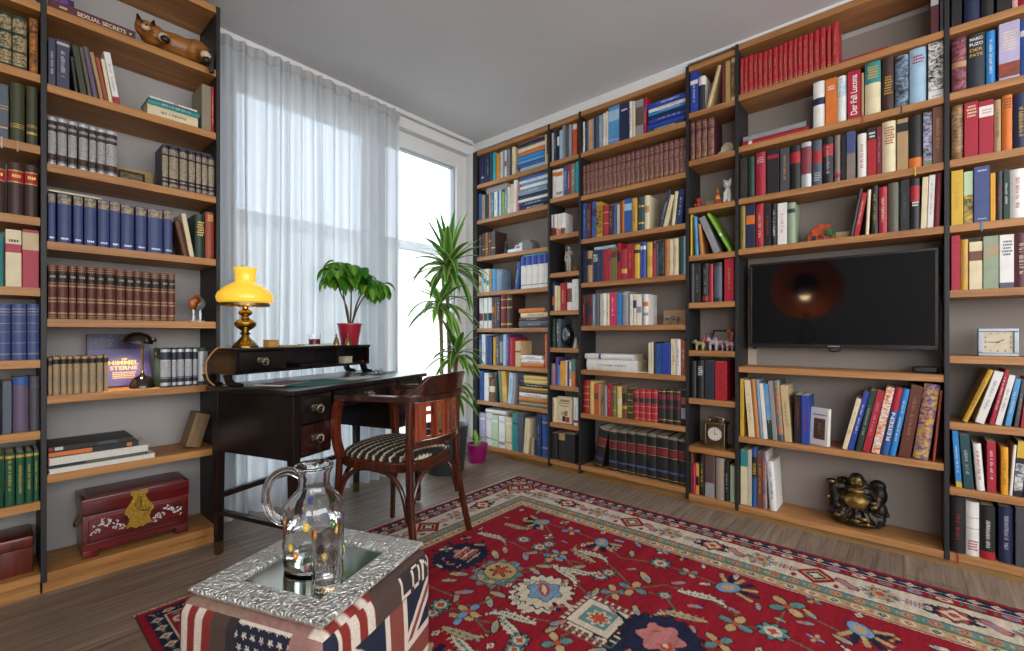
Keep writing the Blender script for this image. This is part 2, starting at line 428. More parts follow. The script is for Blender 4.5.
# ------------------------------------------------------------------ books
SETS = {
 'maroon': ('maroon cloth volume in the long uniform row under blue binders, wide middle bay', 'p=.04,.96,tan_pink,maroon b=.08,.1,tan_leather b=.24,.26,tan_leather b=.5,.52,maroon b=.72,.78,maroon b=.9,.92,tan_leather'),
 'maroonb': ('maroon cloth volume, one of the four beside the pale fossil, narrow bay', 'p=.04,.96,tan_pink,maroon b=.08,.1,tan_leather b=.24,.26,tan_leather b=.5,.52,maroon b=.72,.78,maroon b=.9,.92,tan_leather'),
 'labelled': ('white volume with royal blue top label, one of five standing under a turquoise book', ''),
 'redlong': ('tall red volume in the long uniform row on the top shelf above the television', 't=tan b=.05,.07,tan b=.12,.13,tan'),
 'redgreen': ('crimson volume with gilt bands and dark green label, one of four in a row', 'b=.05,.07,gold b=.25,.27,gold b=.45,.47,gold b=.58,.72,dark_green b=.9,.92,gold'),
 'blackred': ('black volume with dark red title band, one of three beside the crimson gilt volumes', 'b=.93,.95,gold b=.7,.86,dark_red b=.45,.52,dark_red b=.1,.12,gold'),
 'lexicon': ('large black volume with broad red title band on the lowest middle shelf', 'b=.94,1,tan_grey b=.56,.7,dark_red b=.53,.54,gold b=.72,.73,gold b=.2,.24,slate_blue b=.05,.06,gold'),
 'goethe': ('silver and brown patterned volume, one of seven alike beside the small frame', 'b=.0,1,dark_brown b=.0,.06,silver b=.08,.09,silver p=.24,.7,silver,grey_brown,330 b=.235,.245,silver b=.695,.705,silver b=.78,.84,grey b=.93,1,silver'),
 'navygold': ('dark navy volume with cream gilt spine, one of seven under a flat book', 'p=.03,.11,cream_tan,navy,300 p=.26,.74,cream_tan,slate,300 b=.25,.26,gold b=.74,.75,gold p=.8,.93,cream_tan,navy,300 b=.17,.19,gold'),
 'picture': ('slate blue volume with coloured picture at the spine top, one of ten', 'p=.8,.98,tan_cream,slate,120 h=.06,.12,silver t=slate'),
 'brockhaus': ('brown leather volume with black title label and gilt panels, one of fourteen', 'b=.0,1,leather_red b=.02,.03,tan b=.05,.06,tan b=.09,.12,tan b=.31,.335,tan b=.37,.395,tan b=.6,.625,tan b=.66,.67,tan b=.68,.88,black h=.75,.82,tan b=.89,.9,tan b=.93,.94,tan b=.97,.98,tan'),
 'marbled': ('small marbled tan volume with black label in a row before the purple book', 'p=.02,.78,tan,tan_grey b=.8,.93,black'),
 'silverdark': ('dark green volume with silver patterned spine beside the small black lamp', 'b=0,1,dark_slate b=.04,.12,silver b=.22,.24,grey p=.26,.68,silver,grey,300 b=.68,.7,silver b=.9,.97,silver'),
 'greengold': ('dark green volume with gilt floral panels, one of three on the highest shelf', 'p=.06,.3,tan_cream,dark_green,140 p=.34,.62,tan_cream,dark_green,140 p=.68,.94,tan_cream,dark_green,140'),
 'redlabel': ('dark brown volume with gilt edged red label, one of three at the photo edge', 'b=.62,.64,gold b=.64,.84,red h=.7,.8,gold b=.84,.86,gold'),
 'bluestripe': ('blue cloth volume with fine gilt stripes, one of three at the photo edge', 'b=.85,.87,grey b=.9,.92,grey b=.8,.81,grey b=.1,.12,grey b=.5,.51,grey b=.3,.31,grey b=.65,.66,grey'),
 'greennum': ('green paperback with gilt lettering in the uniform row of five', 't=gold b=.9,.95,gold'),
}
m_page = mk('page_edges', 'cbbd9c', rough=.9, var=.12, scale=60, stretch=(8, 1, .2))
m_pagew = mk('page_edges_white', 'd5d1c6', rough=.9, var=.08, scale=60, stretch=(8, 1, .2))
_pb = bmesh.new(); bmesh.ops.create_cube(_pb, size=1)
for v in _pb.verts: v.co += Vector((.5, .5, .5))
PAGE = bpy.data.meshes.new('pages'); _pb.to_mesh(PAGE); _pb.free(); PAGE.materials.append(m_page)
PAGEW = PAGE.copy(); PAGEW.materials[0] = m_pagew

def book_mesh(name, w, h, d, color, decor, hard, seed=0):
    """cover with a spine at y=0; x thickness, y depth, z height"""
    r = random.Random(seed)
    mb = MB(); base = cloth(color)
    b = min(.009, .22 * w) if hard else min(.0015, .1 * w)
    n = 6 if hard else 2
    if hard: pts = [(w * i / n, b * (1 - math.sin(PI * i / n) ** .8)) for i in range(n + 1)]
    else: pts = [(0, b), (b, 0), (w - b, 0), (w, b)]
    t = .0022 if hard else .0008
    t = min(t, w * .2)
    loop = [(0, d)] + pts + [(w, d), (w - t, d), (w - t, b + t), (t, b + t), (t, d)]
    ns = len(pts)
    bands = []; cuts = {0., 1.}
    for k, v in decor:
        if k in 'bp' and len(v) > 2:
            a, c = float(v[0]), float(v[1]); bands.append((a, c, cloth(v[2]) if k == 'b' else mottle(v[2], v[3], int(v[4]) if len(v) > 4 else 55))); cuts |= {a, c}
    zs = sorted(cuts)
    rings = [[mb.bm.verts.new((x, y, z * h)) for x, y in loop] for z in zs]
    L = len(loop)
    for i in range(len(zs) - 1):
        mid = (zs[i] + zs[i + 1]) / 2
        m = base
        for a, c, mm in bands:
            if a <= mid <= c: m = mm
        for j in range(L):
            mb.use(m if 1 <= j < ns else base)
            mb._f((rings[i][j], rings[i][(j + 1) % L], rings[i + 1][(j + 1) % L], rings[i + 1][j]))
    mb.use(base); mb._f(rings[0][::-1]); mb._f(rings[-1])
    V = Matrix(((0, -1, 0, w / 2), (0, 0, -1, 0), (1, 0, 0, 0), (0, 0, 0, 1)))      # text running up the spine
    H = Matrix(((1, 0, 0, w / 2), (0, 0, -1, 0), (0, 1, 0, 0), (0, 0, 0, 1)))      # text across the spine
    def quad(x0, x1, z0, z1):
        x0 = max(x0, w * .12); x1 = min(x1, w * .88)
        y = -.0003 if not hard else min(0.0, 0) - .0003
        mb.hull([(x0, y, z0), (x1, y, z0), (x1, y, z1), (x0, y, z1)], [(0, 1, 2, 3)])
    for k, v in decor:
        if k == 't':
            mb.use(cloth(v[0]))
            hw = max(.0012, min(.006, w * .17)); z = h * r.uniform(.2, .3); top = h * r.uniform(.7, .86)
            while z < top:
                if r.random() < .16: z += .006; continue
                l = r.uniform(.0018, .0042)
                q = r.random()
                if q < .5: quad(w / 2 - hw, w / 2 + hw, z, z + .0012); quad(w / 2 - hw * r.choice((1, .2)), w / 2 + hw * r.choice((1, .1)), z + l - .001, z + l)
                else: quad(w / 2 - hw, w / 2 + hw * r.uniform(.2, 1), z, z + l * .6)
                z += l + .0012
        elif k == 'h':
            mb.use(cloth(v[2])); z0, z1 = float(v[0]) * h, float(v[1]) * h
            nr = max(1, int((z1 - z0) / .011)); s = (z1 - z0) / nr
            for q in range(nr):
                x = w * (.16 + .1 * r.random())
                while x < w * .8:
                    l = r.uniform(.002, .006); quad(x, x + l, z0 + q * s + s * .2, z0 + q * s + s * .75); x += l + .0014
        elif k == 'T':
            mb.use(cloth(v[1])); mb.text(v[0].replace('_', ' '), Matrix.Translation((0, 0, h * (.5 if len(v) < 3 else float(v[3])))) @ V, h * (.82 if len(v) < 3 else float(v[2])), w * .5)
        elif k == 'H':
            mb.use(cloth(v[1])); zc = float(v[2]) * h
            parts = v[0].split('_'); 
            for q, p in enumerate(parts): mb.text(p, Matrix.Translation((0, 0, zc + (len(parts) / 2 - q - .5) * .0215)) @ H, w * .74, .013)
    return mb, t, b
BOOKS = []
def put_book(row, name, w, h, d, color, decor, hard, loc, rot, seed, white=False):
    mb, t, b = book_mesh(name, w, h, d, color, decor, hard, seed)
    o = mb.build(name, None, smooth=35)
    o.location = loc; o.rotation_euler = rot
    p = bpy.data.objects.new('pages', PAGEW if white else PAGE); COL.objects.link(p); p.parent = o
    e = .003 if hard else .0003
    p.location = (t + .0002, b + t + .0003, e); p.scale = (w - 2 * t - .0004, d - b - t - .0008 - e, h - 2 * e)
    for k, v in decor:
        if k == 'r':
            q = MB(); x = w * .42
            pts = [(0, .004), (-.0135, .003), (-.0165, -.002), (-.0172, -.02), (-.0165, -.04)]
            for a, c in zip(pts, pts[1:]): q.hull([(x, a[0], a[1]), (x + .0045, a[0], a[1]), (x + .0045 + .001, c[0], c[1]), (x + .001, c[0], c[1])], [(0, 1, 2, 3)])
            q.build('ribbon', cloth(v[0]), o, smooth=0, recalc=False)
    return o
BAYNAME = {'A': 'bay beside window', 'B': 'narrow bay near window', 'C': 'wide middle bay', 'D': 'narrow bay beside television', 'E': 'television bay', 'F': 'bay past television', 'R': 'bay beside curtain', 'L': 'cut-off bay at photo edge'}
ORD = ['top', 'second', 'third', 'fourth', 'fifth', 'sixth', 'seventh', 'eighth', 'ninth']
def shelf_phrase(bay, k):
    ks = sorted(SHELF[bay])
    i = ks.index(k)
    if bay == 'L': i += 1
    if k == ks[-1]: return 'bottom shelf, ' + BAYNAME[bay]
    if bay == 'E' and k == 6: return 'shelf under television'
    if bay == 'E' and k == 7: return 'last but one shelf, television bay'
    return ORD[i] + ' shelf, ' + BAYNAME[bay]
def cname(c): return c.replace('_', ' ')
def parse_decor(toks):
    out = []; st = None
    for t in toks:
        k, v = t.split('=')
        if k == 'set': st = v
        else: out.append((k, v.split(',')))
    return out, st
def build_books(data):
    bay = k = None; back = 0; seq = []; rows = []
    for ln in data.strip().split('\n'):
        t = ln.split()
        if t[0][0] == '@':
            b2, k2, bk = t[0][1:], int(t[1]), int(t[2]) / 1000
            if (b2, k2) != (bay, k): seq = []; rows.append((b2, k2, seq))
            bay, k, back = b2, k2, bk
            continue
        z = SHELF[bay][k]; left = bay in 'RL'
        def P(a, z, extra=0): return (a, YF + back + extra, z) if left else (XF + back + extra, -a, z)
        rz = 0 if left else -PI / 2
        seed = len(BOOKS) * 7 + 3; r = random.Random(seed)
        if t[0] == 'U':
            a, w, h, c = float(t[1]) / 1000, float(t[2]) / 1000, int(t[3]) / 1000, t[4]
            dec, st = parse_decor(t[5:])
            if st: dec = parse_decor(SETS[st][1].split())[0] + dec
            hard = bool(st) or r.random() < .55
            d = min(.172 if not left else .19, max(.11, h * .72))
            e = 0 if st or back > .02 or any(q[0] == 'r' for q in dec) else r.uniform(0, .006)
            nm = 'bound_volume' if st else ('hardcover_book' if hard else 'paperback_book')
            o = put_book(rows[-1], nm, w - (.0016 if hard else .0008), h, d, c, dec, hard, P(a, z + .0004, e), (0, 0, rz), seed, r.random() < .4)
            seq.append([o, c, w, h, dec, st, 'standing'])
        elif t[0] == 'L':
            a0, a1, w, h, ang, c = float(t[1]) / 1000, float(t[2]) / 1000, float(t[3]) / 1000, int(t[4]) / 1000, R(float(t[5])), t[6]
            dec, st = parse_decor(t[7:])
            if st: dec = parse_decor(SETS[st][1].split())[0] + dec
            hard = bool(st) or r.random() < .5
            d = min(.17, max(.11, h * .7))
            # pivot on the lower edge that touches the shelf
            lift = 0
            if ang > 0: a, lift = a1 - w * math.cos(ang), w * math.sin(ang)
            else: a = a0
            M = Matrix.Translation(P(a, z + .0006 + lift, .003)) @ Matrix.Rotation(rz, 4, 'Z') @ Matrix.Rotation(ang, 4, 'Y')
            nm = 'bound_volume' if st else ('hardcover_book' if hard else 'paperback_book')
            o = put_book(rows[-1], nm, w - .0008, h, d, c, dec, hard, M.translation, M.to_euler(), seed, r.random() < .4)
            seq.append([o, c, w, h, dec, st, 'leaning'])
        else:
            a0, a1, zb, th, c = int(t[1]) / 1000, int(t[2]) / 1000, float(t[3]) / 1000, float(t[4]) / 1000, t[5]
            dec, st = parse_decor(t[6:])
            hard = th > .014
            L = (a1 - a0) * r.uniform(.86, .99)
            off = (a1 - a0 - L) * r.random()
            M = Matrix.Translation(P(a0 + off, zb + .0005 + th - .0006, .004 + r.uniform(0, .008))) @ Matrix.Rotation(rz, 4, 'Z') @ Matrix.Rotation(PI / 2, 4, 'Y')
            o = put_book(rows[-1], 'hardcover_book' if hard else 'paperback_book', th - .0007, L, min(.17, L * .72), c, dec, hard, M.translation, M.to_euler(), seed, r.random() < .5)
            seq.append([o, c, th, L, dec, st, 'flat'])
        BOOKS.append(o)
    used = {}
    for bay, k, seq in rows:
        ph = shelf_phrase(bay, k)
        for i, (o, c, w, h, dec, st, pose) in enumerate(seq):
            if st:
                tag(o, SETS[st][0], 'book', 'set: ' + SETS[st][0].split(',')[0]); continue
            pc = cname(seq[i - 1][1]) if i else None
            nc = cname(seq[i + 1][1]) if i + 1 < len(seq) else None
            adj = {'leaning': 'leaning ', 'flat': 'flat '}.get(pose, '')
            if not adj: adj = 'slim ' if w < .016 else ('thick ' if w > .042 else '')
            if pose == 'flat':
                rel = 'over %s and under %s' % (pc, nc) if pc and nc and seq[i - 1][6] == 'flat' and seq[i + 1][6] == 'flat' else \
                      ('lowest of a stack below ' + nc if nc and i + 1 < len(seq) and seq[i + 1][6] == 'flat' else ('topmost of a stack on ' + pc if pc and seq[i - 1][6] == 'flat' else 'lying on the upright books'))
            else:
                rel = 'between %s and %s' % (pc, nc) if pc and nc else ('first in row before ' + nc if nc else 'last in row after ' + str(pc))
            feats = []
            for kk, v in dec:
                if kk == 'r': continue
                if kk in 'ht': feats.append(cname(v[-1]) + ' lettered')
                elif kk == 'p': feats.append('picture-spined')
                elif kk == 'b': feats.append(cname(v[2]) + ' banded')
            def words(x): return len(re.findall(r"[A-Za-z0-9][A-Za-z0-9'-]*", x))
            cand = ['%s%s book %s, %s' % (adj, cname(c), rel, ph)]
            for f in feats: cand.insert(0, '%s%s %s book %s, %s' % (adj, f, cname(c), rel, ph)); cand.append('%s%s %s book, %s' % (adj, f, cname(c), ph))
            tall = 'tall ' if h > .225 else 'short '
            cand.append('%s%s%s book %s, %s' % (tall, adj, cname(c), rel, ph))
            cand.append('%s%s book beside %s, %s' % (tall, cname(c), pc or nc, ph))
            n2 = cname(seq[i + 2][1]) if i + 2 < len(seq) else 'nothing'
            cand.append('%s book before %s then %s, %s' % (cname(c), nc, n2, ph))
            p2 = cname(seq[i - 2][1]) if i > 1 else 'nothing'
            cand.append('%s book after %s then %s, %s' % (cname(c), p2, pc, ph))
            for q in cand:
                q = q.replace('  ', ' ')
                if q not in used and words(q) <= 16 and 'None' not in q: break
            else:
                q = '%s book %d-th on %s' % (cname(c), i + 1, ph); print('LABEL?', q)
            used[q] = o; tag(o, q, 'book', 'books on the ' + ph)
DATA = """
@A 1 12
U -2716.6 28.4 244 dark_purple
U -2687.6 29.9 243 navy b=.2,.26,silver
U -2657.1 24.9 239 dark_blue
U -2631.5 36.1 239 navy t=silver
U -2594.8 40.2 236 dark_teal
U -2554.0 30.7 233 turquoise
U -2522.7 19.4 216 orange
U -2502.7 23.6 211 mustard
U -2478.5 27.7 220 white t=grey
U -2450.2 23.2 226 grey_blue
U -2426.4 18.7 220 white b=.4,.6,red
U -2407.2 35.5 221 grey t=black
U -2371.1 20.4 221 dark_grey
U -2350.1 32.7 222 cream t=black
F -2297 -2024 2260.0 13.7 turquoise
F -2297 -2024 2274.3 26.9 pale_blue
F -2297 -2024 2301.8 28.4 blue
F -2297 -2024 2330.8 29.9 sky_blue
F -2297 -2024 2361.3 31.5 bright_blue
F -2297 -2024 2393.4 28.4 orange
F -2297 -2024 2422.4 31.5 cream
F -2297 -2024 2454.4 25.4 navy
F -2297 -2024 2480.4 22.3 brown
U -2022.2 16.6 229 cream
U -2005.0 15.9 233 dark_red b=0,.35,cream
@A 2 12
U -2723.7 40.3 225 blue
U -2682.8 34.5 209 tan t=brown
U -2647.8 24.9 203 dark_green
U -2622.3 22.3 198 dark_teal
U -2599.4 19.9 202 pink
U -2578.9 40.0 204 teal t=white
U -2538.3 32.8 205 white t=blue
U -2504.9 17.0 204 bright_blue
U -2487.3 19.1 208 white
U -2467.6 16.8 208 grey_green
U -2450.2 21.0 188 lime
U -2428.6 31.5 206 grey_blue t=white
U -2396.5 24.8 216 white t=grey
F -2669 -2401 2171.0 50.6 grey
L -2370.7 -2335.4 35.3 229 1.72 cream
L -2334.2 -2306.4 27.8 255 1.72 white t=pink
L -2305.2 -2292.1 13.2 206 1.72 pink
F -2289 -1989 1961.0 33.7 navy t=white
F -2289 -1989 1995.3 32.8 dark_blue t=white
F -2289 -1989 2028.8 22.2 white
F -2289 -1989 2051.6 31.3 navy
F -2289 -1989 2083.5 45.0 grey_blue t=white
F -2289 -1989 2129.1 25.2 white
F -2289 -1989 2155.0 19.2 sky_blue
F -2289 -1989 2174.7 25.2 white t=blue
F -2289 -1989 2200.6 25.2 blue
@A 3 12
U -2711.8 26.0 188 dark_grey
U -2683.4 35.1 196 brown_leather b=.3,.34,gold
U -2647.8 34.1 200 tan_leather b=.3,.34,gold
U -2613.1 40.4 199 brown_leather b=.6,.64,gold
U -2572.1 44.3 199 dark_brown b=.3,.34,gold
@A 4 12
U -2721.3 33.2 192 cream b=.3,.5,tan
U -2685.8 23.5 195 pale_blue
U -2661.8 29.6 193 cream b=.4,.6,turquoise
U -2629.8 29.9 192 white b=.3,.5,turquoise
U -2599.4 31.2 189 tan
U -2565.9 44.8 183 sky_blue
U -2518.8 57.2 177 grey_blue
L -2326.8 -2293.1 33.3 215 8.81 blue t=white
U -2258.1 56.0 248 white b=.72,1,royal_blue b=.1,.13,grey set=labelled
U -2200.1 52.9 248 white b=.72,1,royal_blue b=.1,.13,grey set=labelled
U -2145.3 55.6 248 white b=.72,1,royal_blue b=.1,.13,grey set=labelled
U -2087.7 54.4 247 white b=.72,1,royal_blue b=.1,.13,grey set=labelled
U -2031.5 40.5 246 white b=.72,1,royal_blue b=.1,.13,grey set=labelled
F -2252 -1993 1602.0 13.0 turquoise
@A 5 12
U -2711.8 42.4 254 white b=.25,.5,dark_red
U -2662.4 44.0 253 white b=.25,.5,green
U -2613.7 41.0 254 white b=.25,.5,navy
U -2570.4 24.8 253 slate b=.5,.7,orange
U -2543.4 26.8 252 brown t=gold
U -2514.4 35.3 253 navy t=gold
U -2474.8 58.4 266 dark_red b=.85,.88,gold b=.6,.64,gold b=.1,.14,gold
U -2409.9 61.3 266 dark_brown b=.85,.88,gold b=.6,.64,gold b=.1,.14,gold
F -2280 -1991 1051.0 52.9 slate t=silver
F -2280 -1991 1104.5 25.2 maroon t=cream
F -2280 -1991 1130.4 35.9 cream t=maroon
F -2280 -1991 1166.8 34.3 orange
@A 6 12
U -2723.7 42.6 254 blue t=white
U -2680.5 39.1 253 white t=blue
U -2640.8 38.6 243 blue
U -2600.0 36.3 231 dark_blue
U -2559.1 40.3 231 mustard
U -2516.6 30.9 240 dark_grey t=white
U -2483.5 37.1 243 dark_grey b=.1,.8,grey
U -2444.3 34.4 253 pale_blue t=white
U -2407.8 25.5 253 purple t=white
U -2380.1 58.6 226 red
U -2315.4 55.2 201 tan_cream b=.55,.62,brown
F -2259 -2035 748.0 30.1 orange
F -2259 -2035 778.7 29.9 white t=purple
F -2259 -2035 809.2 29.9 white t=maroon
U -2025.9 35.0 253 orange_red t=cream
@A 7 12
U -2719.0 58.9 245 blue t=navy
U -2655.4 50.8 232 white
U -2602.3 70.1 194 brown b=.4,.65,cream
U -2530.0 24.4 233 dark_green
F -2628 -2530 680.9 8.0 dark_brown
L -2481.1 -2443.6 37.4 258 -4.99 grey_green
L -2442.4 -2394.9 47.3 255 -4.99 mustard b=.3,.5,gold
L -2393.9 -2352.3 41.5 246 4.46 pale_blue t=navy
L -2351.1 -2323.5 27.5 241 4.46 grey
F -2301 -1991 448.0 26.1 grey_green
F -2301 -1991 474.7 40.5 orange_brown
F -2301 -1991 515.8 34.4 white t=navy
F -2301 -1991 550.8 26.8 brown
F -2301 -1991 578.2 14.6 yellow
F -2301 -1991 593.4 26.8 black t=white
F -2301 -1991 620.8 29.8 cream_yellow b=0,.2,navy
F -2301 -1991 651.2 32.9 cream_yellow b=0,.2,navy
@A 8 12
U -2719.0 72.9 258 lilac b=.78,.85,white b=.2,.24,grey
U -2641.4 71.0 265 white b=.78,.85,pale_grey b=.2,.24,grey
U -2565.9 67.0 255 pale_green b=.78,.85,white b=.2,.24,grey
U -2492.3 65.3 257 white b=.78,.85,pale_grey b=.1,.2,grey
U -2420.6 69.9 256 cream b=.78,.85,white b=.2,.24,grey
F -2660 -2408 347.8 32.0 white
U -2342.3 53.7 299 teal b=.7,.75,dark_teal
U -2286.6 54.6 299 slate t=red
L -2231.0 -2187.0 43.8 269 4.38 cream t=mustard
U -2160.8 32.9 130 tan
U -2124.0 19.2 116 navy
U -2103.0 41.6 303 dark_blue t=silver
U -2057.6 68.5 316 blue b=.8,.84,gold b=.2,.24,gold
@B 1 12
U -1962.4 20.3 216 cream_grey
U -1938.5 19.6 231 dark_blue t=white
U -1918.3 22.4 221 black b=.5,.8,white
U -1894.1 28.0 216 pale_blue
U -1864.4 22.5 243 grey
U -1841.3 25.1 237 slate
U -1814.5 27.1 230 grey t=white
U -1782.3 38.4 234 orange_red b=.8,.95,white
@B 2 12
U -1961.9 37.7 211 white b=.78,.9,orange
U -1920.6 56.3 206 white b=.75,.9,orange b=.1,.2,grey
U -1854.0 29.3 215 blue t=white
U -1823.0 25.5 221 red t=white
U -1794.1 36.9 216 grey_green t=white
U -1753.9 31.4 223 turquoise
@B 3 12
U -1961.9 18.0 157 dark_red b=.4,1,white
U -1942.1 26.8 157 white b=0,.35,dark_red
U -1913.5 30.0 156 white b=0,.3,orange
U -1881.8 39.9 154 white p=.0,.3,green,red
@B 5 12
U -1962.4 22.1 211 dark_blue b=.2,.5,orange
U -1936.7 23.2 185 cream
U -1911.8 26.4 180 pale_yellow
U -1881.8 45.1 199 red t=cream
U -1833.3 44.2 196 white p=.3,.8,red,green
U -1780.6 56.5 218 white t=grey
@B 6 12
U -1956.5 26.9 210 dark_green t=silver
U -1924.2 37.1 211 slate t=white
@B 7 12
U -1962.4 14.9 157 grey
U -1946.9 13.7 155 pink
L -1932.1 -1908.5 23.6 203 1.72 purple
U -1902.9 19.3 148 sky_blue
U -1881.8 36.5 178 orange_yellow t=brown
U -1843.6 18.9 184 white
U -1823.0 13.6 180 maroon
U -1807.7 13.6 178 white b=.3,.7,grey
U -1790.7 30.2 193 orange b=.55,1,teal
U -1757.2 13.3 186 dark_red
U -1742.3 14.8 203 dark_green
@B 8 12
U -1962.4 36.4 178 cream t=brown
U -1768.9 38.2 196 white b=.1,.2,red t=grey
@B 9 12
U -1960.1 46.5 193 charcoal
U -1908.2 64.6 199 charcoal b=.75,1,tan
U -1840.2 79.6 204 charcoal
@C 1 12
U -1695.4 16.6 218 white t=navy
U -1678.2 18.7 214 navy t=white
U -1658.9 13.8 213 teal
U -1644.6 12.1 215 pink
U -1631.9 10.4 217 yellow
U -1620.9 15.1 221 grey
U -1605.2 15.0 222 navy
U -1589.6 18.0 222 slate
U -1570.1 29.1 223 grey_blue t=white
U -1539.5 24.2 228 white t=blue
U -1513.8 16.5 232 cream t=brown
U -1495.8 80.7 251 sky_blue b=.1,.13,pink b=.62,.9,pale_blue h=.2,.22,black
U -1412.2 63.9 246 navy h=.78,.86,white
U -1345.6 22.2 243 white t=black
U -1322.0 20.6 236 cream
U -1298.6 51.4 231 grey p=.3,.8,brown,slate
L -1246.2 -1231.5 14.7 234 1.72 red t=white
F -1234 -977 2265.0 27.2 dark_teal t=white
F -1234 -977 2292.8 30.0 royal_blue
F -1234 -977 2323.4 25.1 royal_blue t=white
F -1234 -977 2349.0 22.6 navy
F -1234 -977 2372.3 20.2 bright_blue t=white
F -1234 -977 2393.1 21.4 white t=red
F -1234 -977 2415.1 39.8 royal_blue t=white
@C 2 12
U -1695.4 24.6 214 maroon set=maroon
U -1667.6 28.7 214 maroon set=maroon
U -1637.3 29.9 215 maroon set=maroon
U -1605.8 31.1 215 maroon set=maroon
U -1573.2 35.2 214 maroon set=maroon
U -1536.4 36.2 215 maroon set=maroon
U -1498.8 29.7 215 maroon set=maroon
U -1467.6 30.8 215 maroon set=maroon
U -1435.4 30.3 215 maroon set=maroon
U -1403.6 31.3 214 maroon set=maroon
U -1370.9 33.7 213 maroon set=maroon
U -1335.8 29.0 214 maroon set=maroon
U -1305.4 32.7 213 maroon set=maroon
U -1271.4 32.2 213 maroon set=maroon
U -1237.8 25.2 212 maroon set=maroon
U -1211.4 31.3 212 maroon set=maroon
U -1178.7 32.2 213 maroon set=maroon
U -1145.3 26.6 214 maroon set=maroon
U -1117.4 30.0 215 maroon set=maroon
U -1086.2 32.0 214 maroon set=maroon
U -1052.9 31.5 214 maroon set=maroon
U -1020.2 26.3 213 maroon set=maroon
U -992.7 16.5 214 maroon set=maroon
@C 3 12
U -1695.4 29.4 251 blue t=pale_blue
U -1662.8 30.2 245 maroon t=gold
U -1627.8 40.7 250 blue b=.6,.8,navy
U -1584.0 39.9 239 mustard p=.1,.9,black,mustard
U -1539.5 43.7 210 crimson b=.75,.78,gold b=.4,.43,gold
U -1492.8 34.0 198 maroon t=gold
U -1455.8 20.4 197 blue
U -1433.9 21.7 196 cream
U -1410.8 12.9 215 brown
U -1397.3 16.5 216 orange
U -1379.4 51.9 222 blue b=.65,.85,pale_blue
U -1324.7 33.0 216 mustard t=brown
U -1286.3 41.8 216 dark_teal b=.7,.75,gold b=.2,.25,gold
U -1241.8 34.4 216 cream b=.5,.7,tan
L -1149.2 -1128.8 19.7 224 15.36 navy t=white
L -1120.8 -1097.0 23.0 190 14.46 cream
L -1068.9 -1048.0 20.7 202 6.26 cream t=grey
L -1039.5 -1007.0 32.3 206 6.07 dark_blue t=white
@C 4 12
U -1695.4 29.4 224 navy
U -1662.8 42.9 220 tan b=.55,.75,black
U -1618.3 54.4 212 navy h=.65,.9,white
U -1562.4 26.0 215 dark_blue
U -1534.9 30.2 216 red b=.6,.7,crimson
U -1503.3 28.3 218 crimson b=.6,.8,dark_red
U -1473.5 43.9 216 olive b=.7,.9,dark_red
F -1618 -1432 1577.0 22.1 pale_blue
U -1426.7 20.2 243 red b=.5,.75,black
U -1405.1 45.5 202 crimson b=.2,.35,gold
U -1358.2 43.1 225 crimson t=gold
U -1312.3 40.9 217 yellow b=.75,.85,black
U -1268.7 38.8 226 royal_blue b=.8,.9,silver
U -1227.2 39.4 221 yellow b=.3,.6,mustard
U -1186.5 20.7 222 crimson b=.8,.95,black
U -1164.5 15.4 209 dark_grey
U -1147.8 35.5 225 charcoal p=.1,.9,slate,black
U -1109.9 29.9 224 orange_brown t=brown
U -1078.7 19.7 222 cream
U -1057.8 32.8 223 cream t=tan
U -1022.6 27.5 223 dark_green t=green
U -992.7 14.2 229 pale_blue
@C 5 12
U -1695.4 21.4 212 dark_red t=gold
U -1672.4 20.8 215 black b=.75,1,green
U -1650.0 28.5 216 dark_red b=.4,.6,navy
U -1619.9 23.5 217 grey_blue t=white
U -1594.9 29.4 217 slate t=red
U -1560.9 19.9 215 cream_grey
U -1539.5 28.7 217 white t=tan
U -1509.3 19.4 215 cream t=black
U -1488.3 51.5 220 hot_pink t=white
U -1433.9 8.7 208 grey_green
U -1423.8 24.5 214 bright_blue r=orange
U -1397.9 46.7 221 grey h=.9,.95,white
U -1341.4 20.8 200 white t=grey
U -1319.2 24.7 199 cream b=.55,.8,navy
U -1293.1 31.2 196 white b=.4,.6,grey
U -1248.5 34.5 195 white b=.6,.75,orange b=.3,.4,grey
@C 6 12
F -1695 -1275 755.0 75.4 white t=black
F -1695 -1275 831.0 38.0 white b=.3,.35,purple
U -1212.7 14.4 192 cream t=brown
U -1196.9 15.6 198 white t=black
U -1180.0 15.5 199 black
U -1163.2 35.7 189 blue t=navy
U -1125.0 50.0 192 royal_blue t=purple
U -1071.3 30.6 218 cream t=grey
U -1038.3 27.7 216 white t=red
U -1008.2 28.5 212 rust t=cream
@C 7 12
U -1695.4 50.2 225 red b=.8,.83,gold b=.6,.63,gold b=.4,.43,gold b=.2,.23,gold
U -1642.0 37.8 224 cream_yellow
U -1602.7 32.6 210 orange_red b=.5,.7,brown
U -1568.5 16.9 209 tan
U -1550.1 18.3 209 tan_leather b=.4,.6,brown
U -1528.8 24.1 204 grey
U -1503.3 31.2 214 red t=silver
U -1470.5 32.3 204 olive b=.8,.83,gold b=.2,.23,gold
U -1436.8 37.5 201 cream_yellow b=.4,.6,cream
U -1397.9 38.3 201 brown b=.5,.8,black b=.3,.4,gold
U -1356.8 37.6 197 dark_olive b=.8,.83,gold b=.6,.63,gold b=.4,.43,gold b=.2,.23,gold
U -1316.4 39.6 195 crimson set=redgreen
U -1275.4 38.9 197 crimson set=redgreen
U -1235.2 38.2 199 crimson set=redgreen
U -1195.6 41.4 201 crimson set=redgreen
U -1151.7 49.3 208 black set=blackred
U -1099.8 43.3 211 black set=blackred
U -1055.4 44.8 213 black set=blackred
U -1008.2 29.7 214 black b=.6,.8,rust b=.2,.5,grey
@C 8 30
L -1628.2 -1557.8 69.1 278 11.04 black set=lexicon
U -1502.7 62.2 275 black set=lexicon
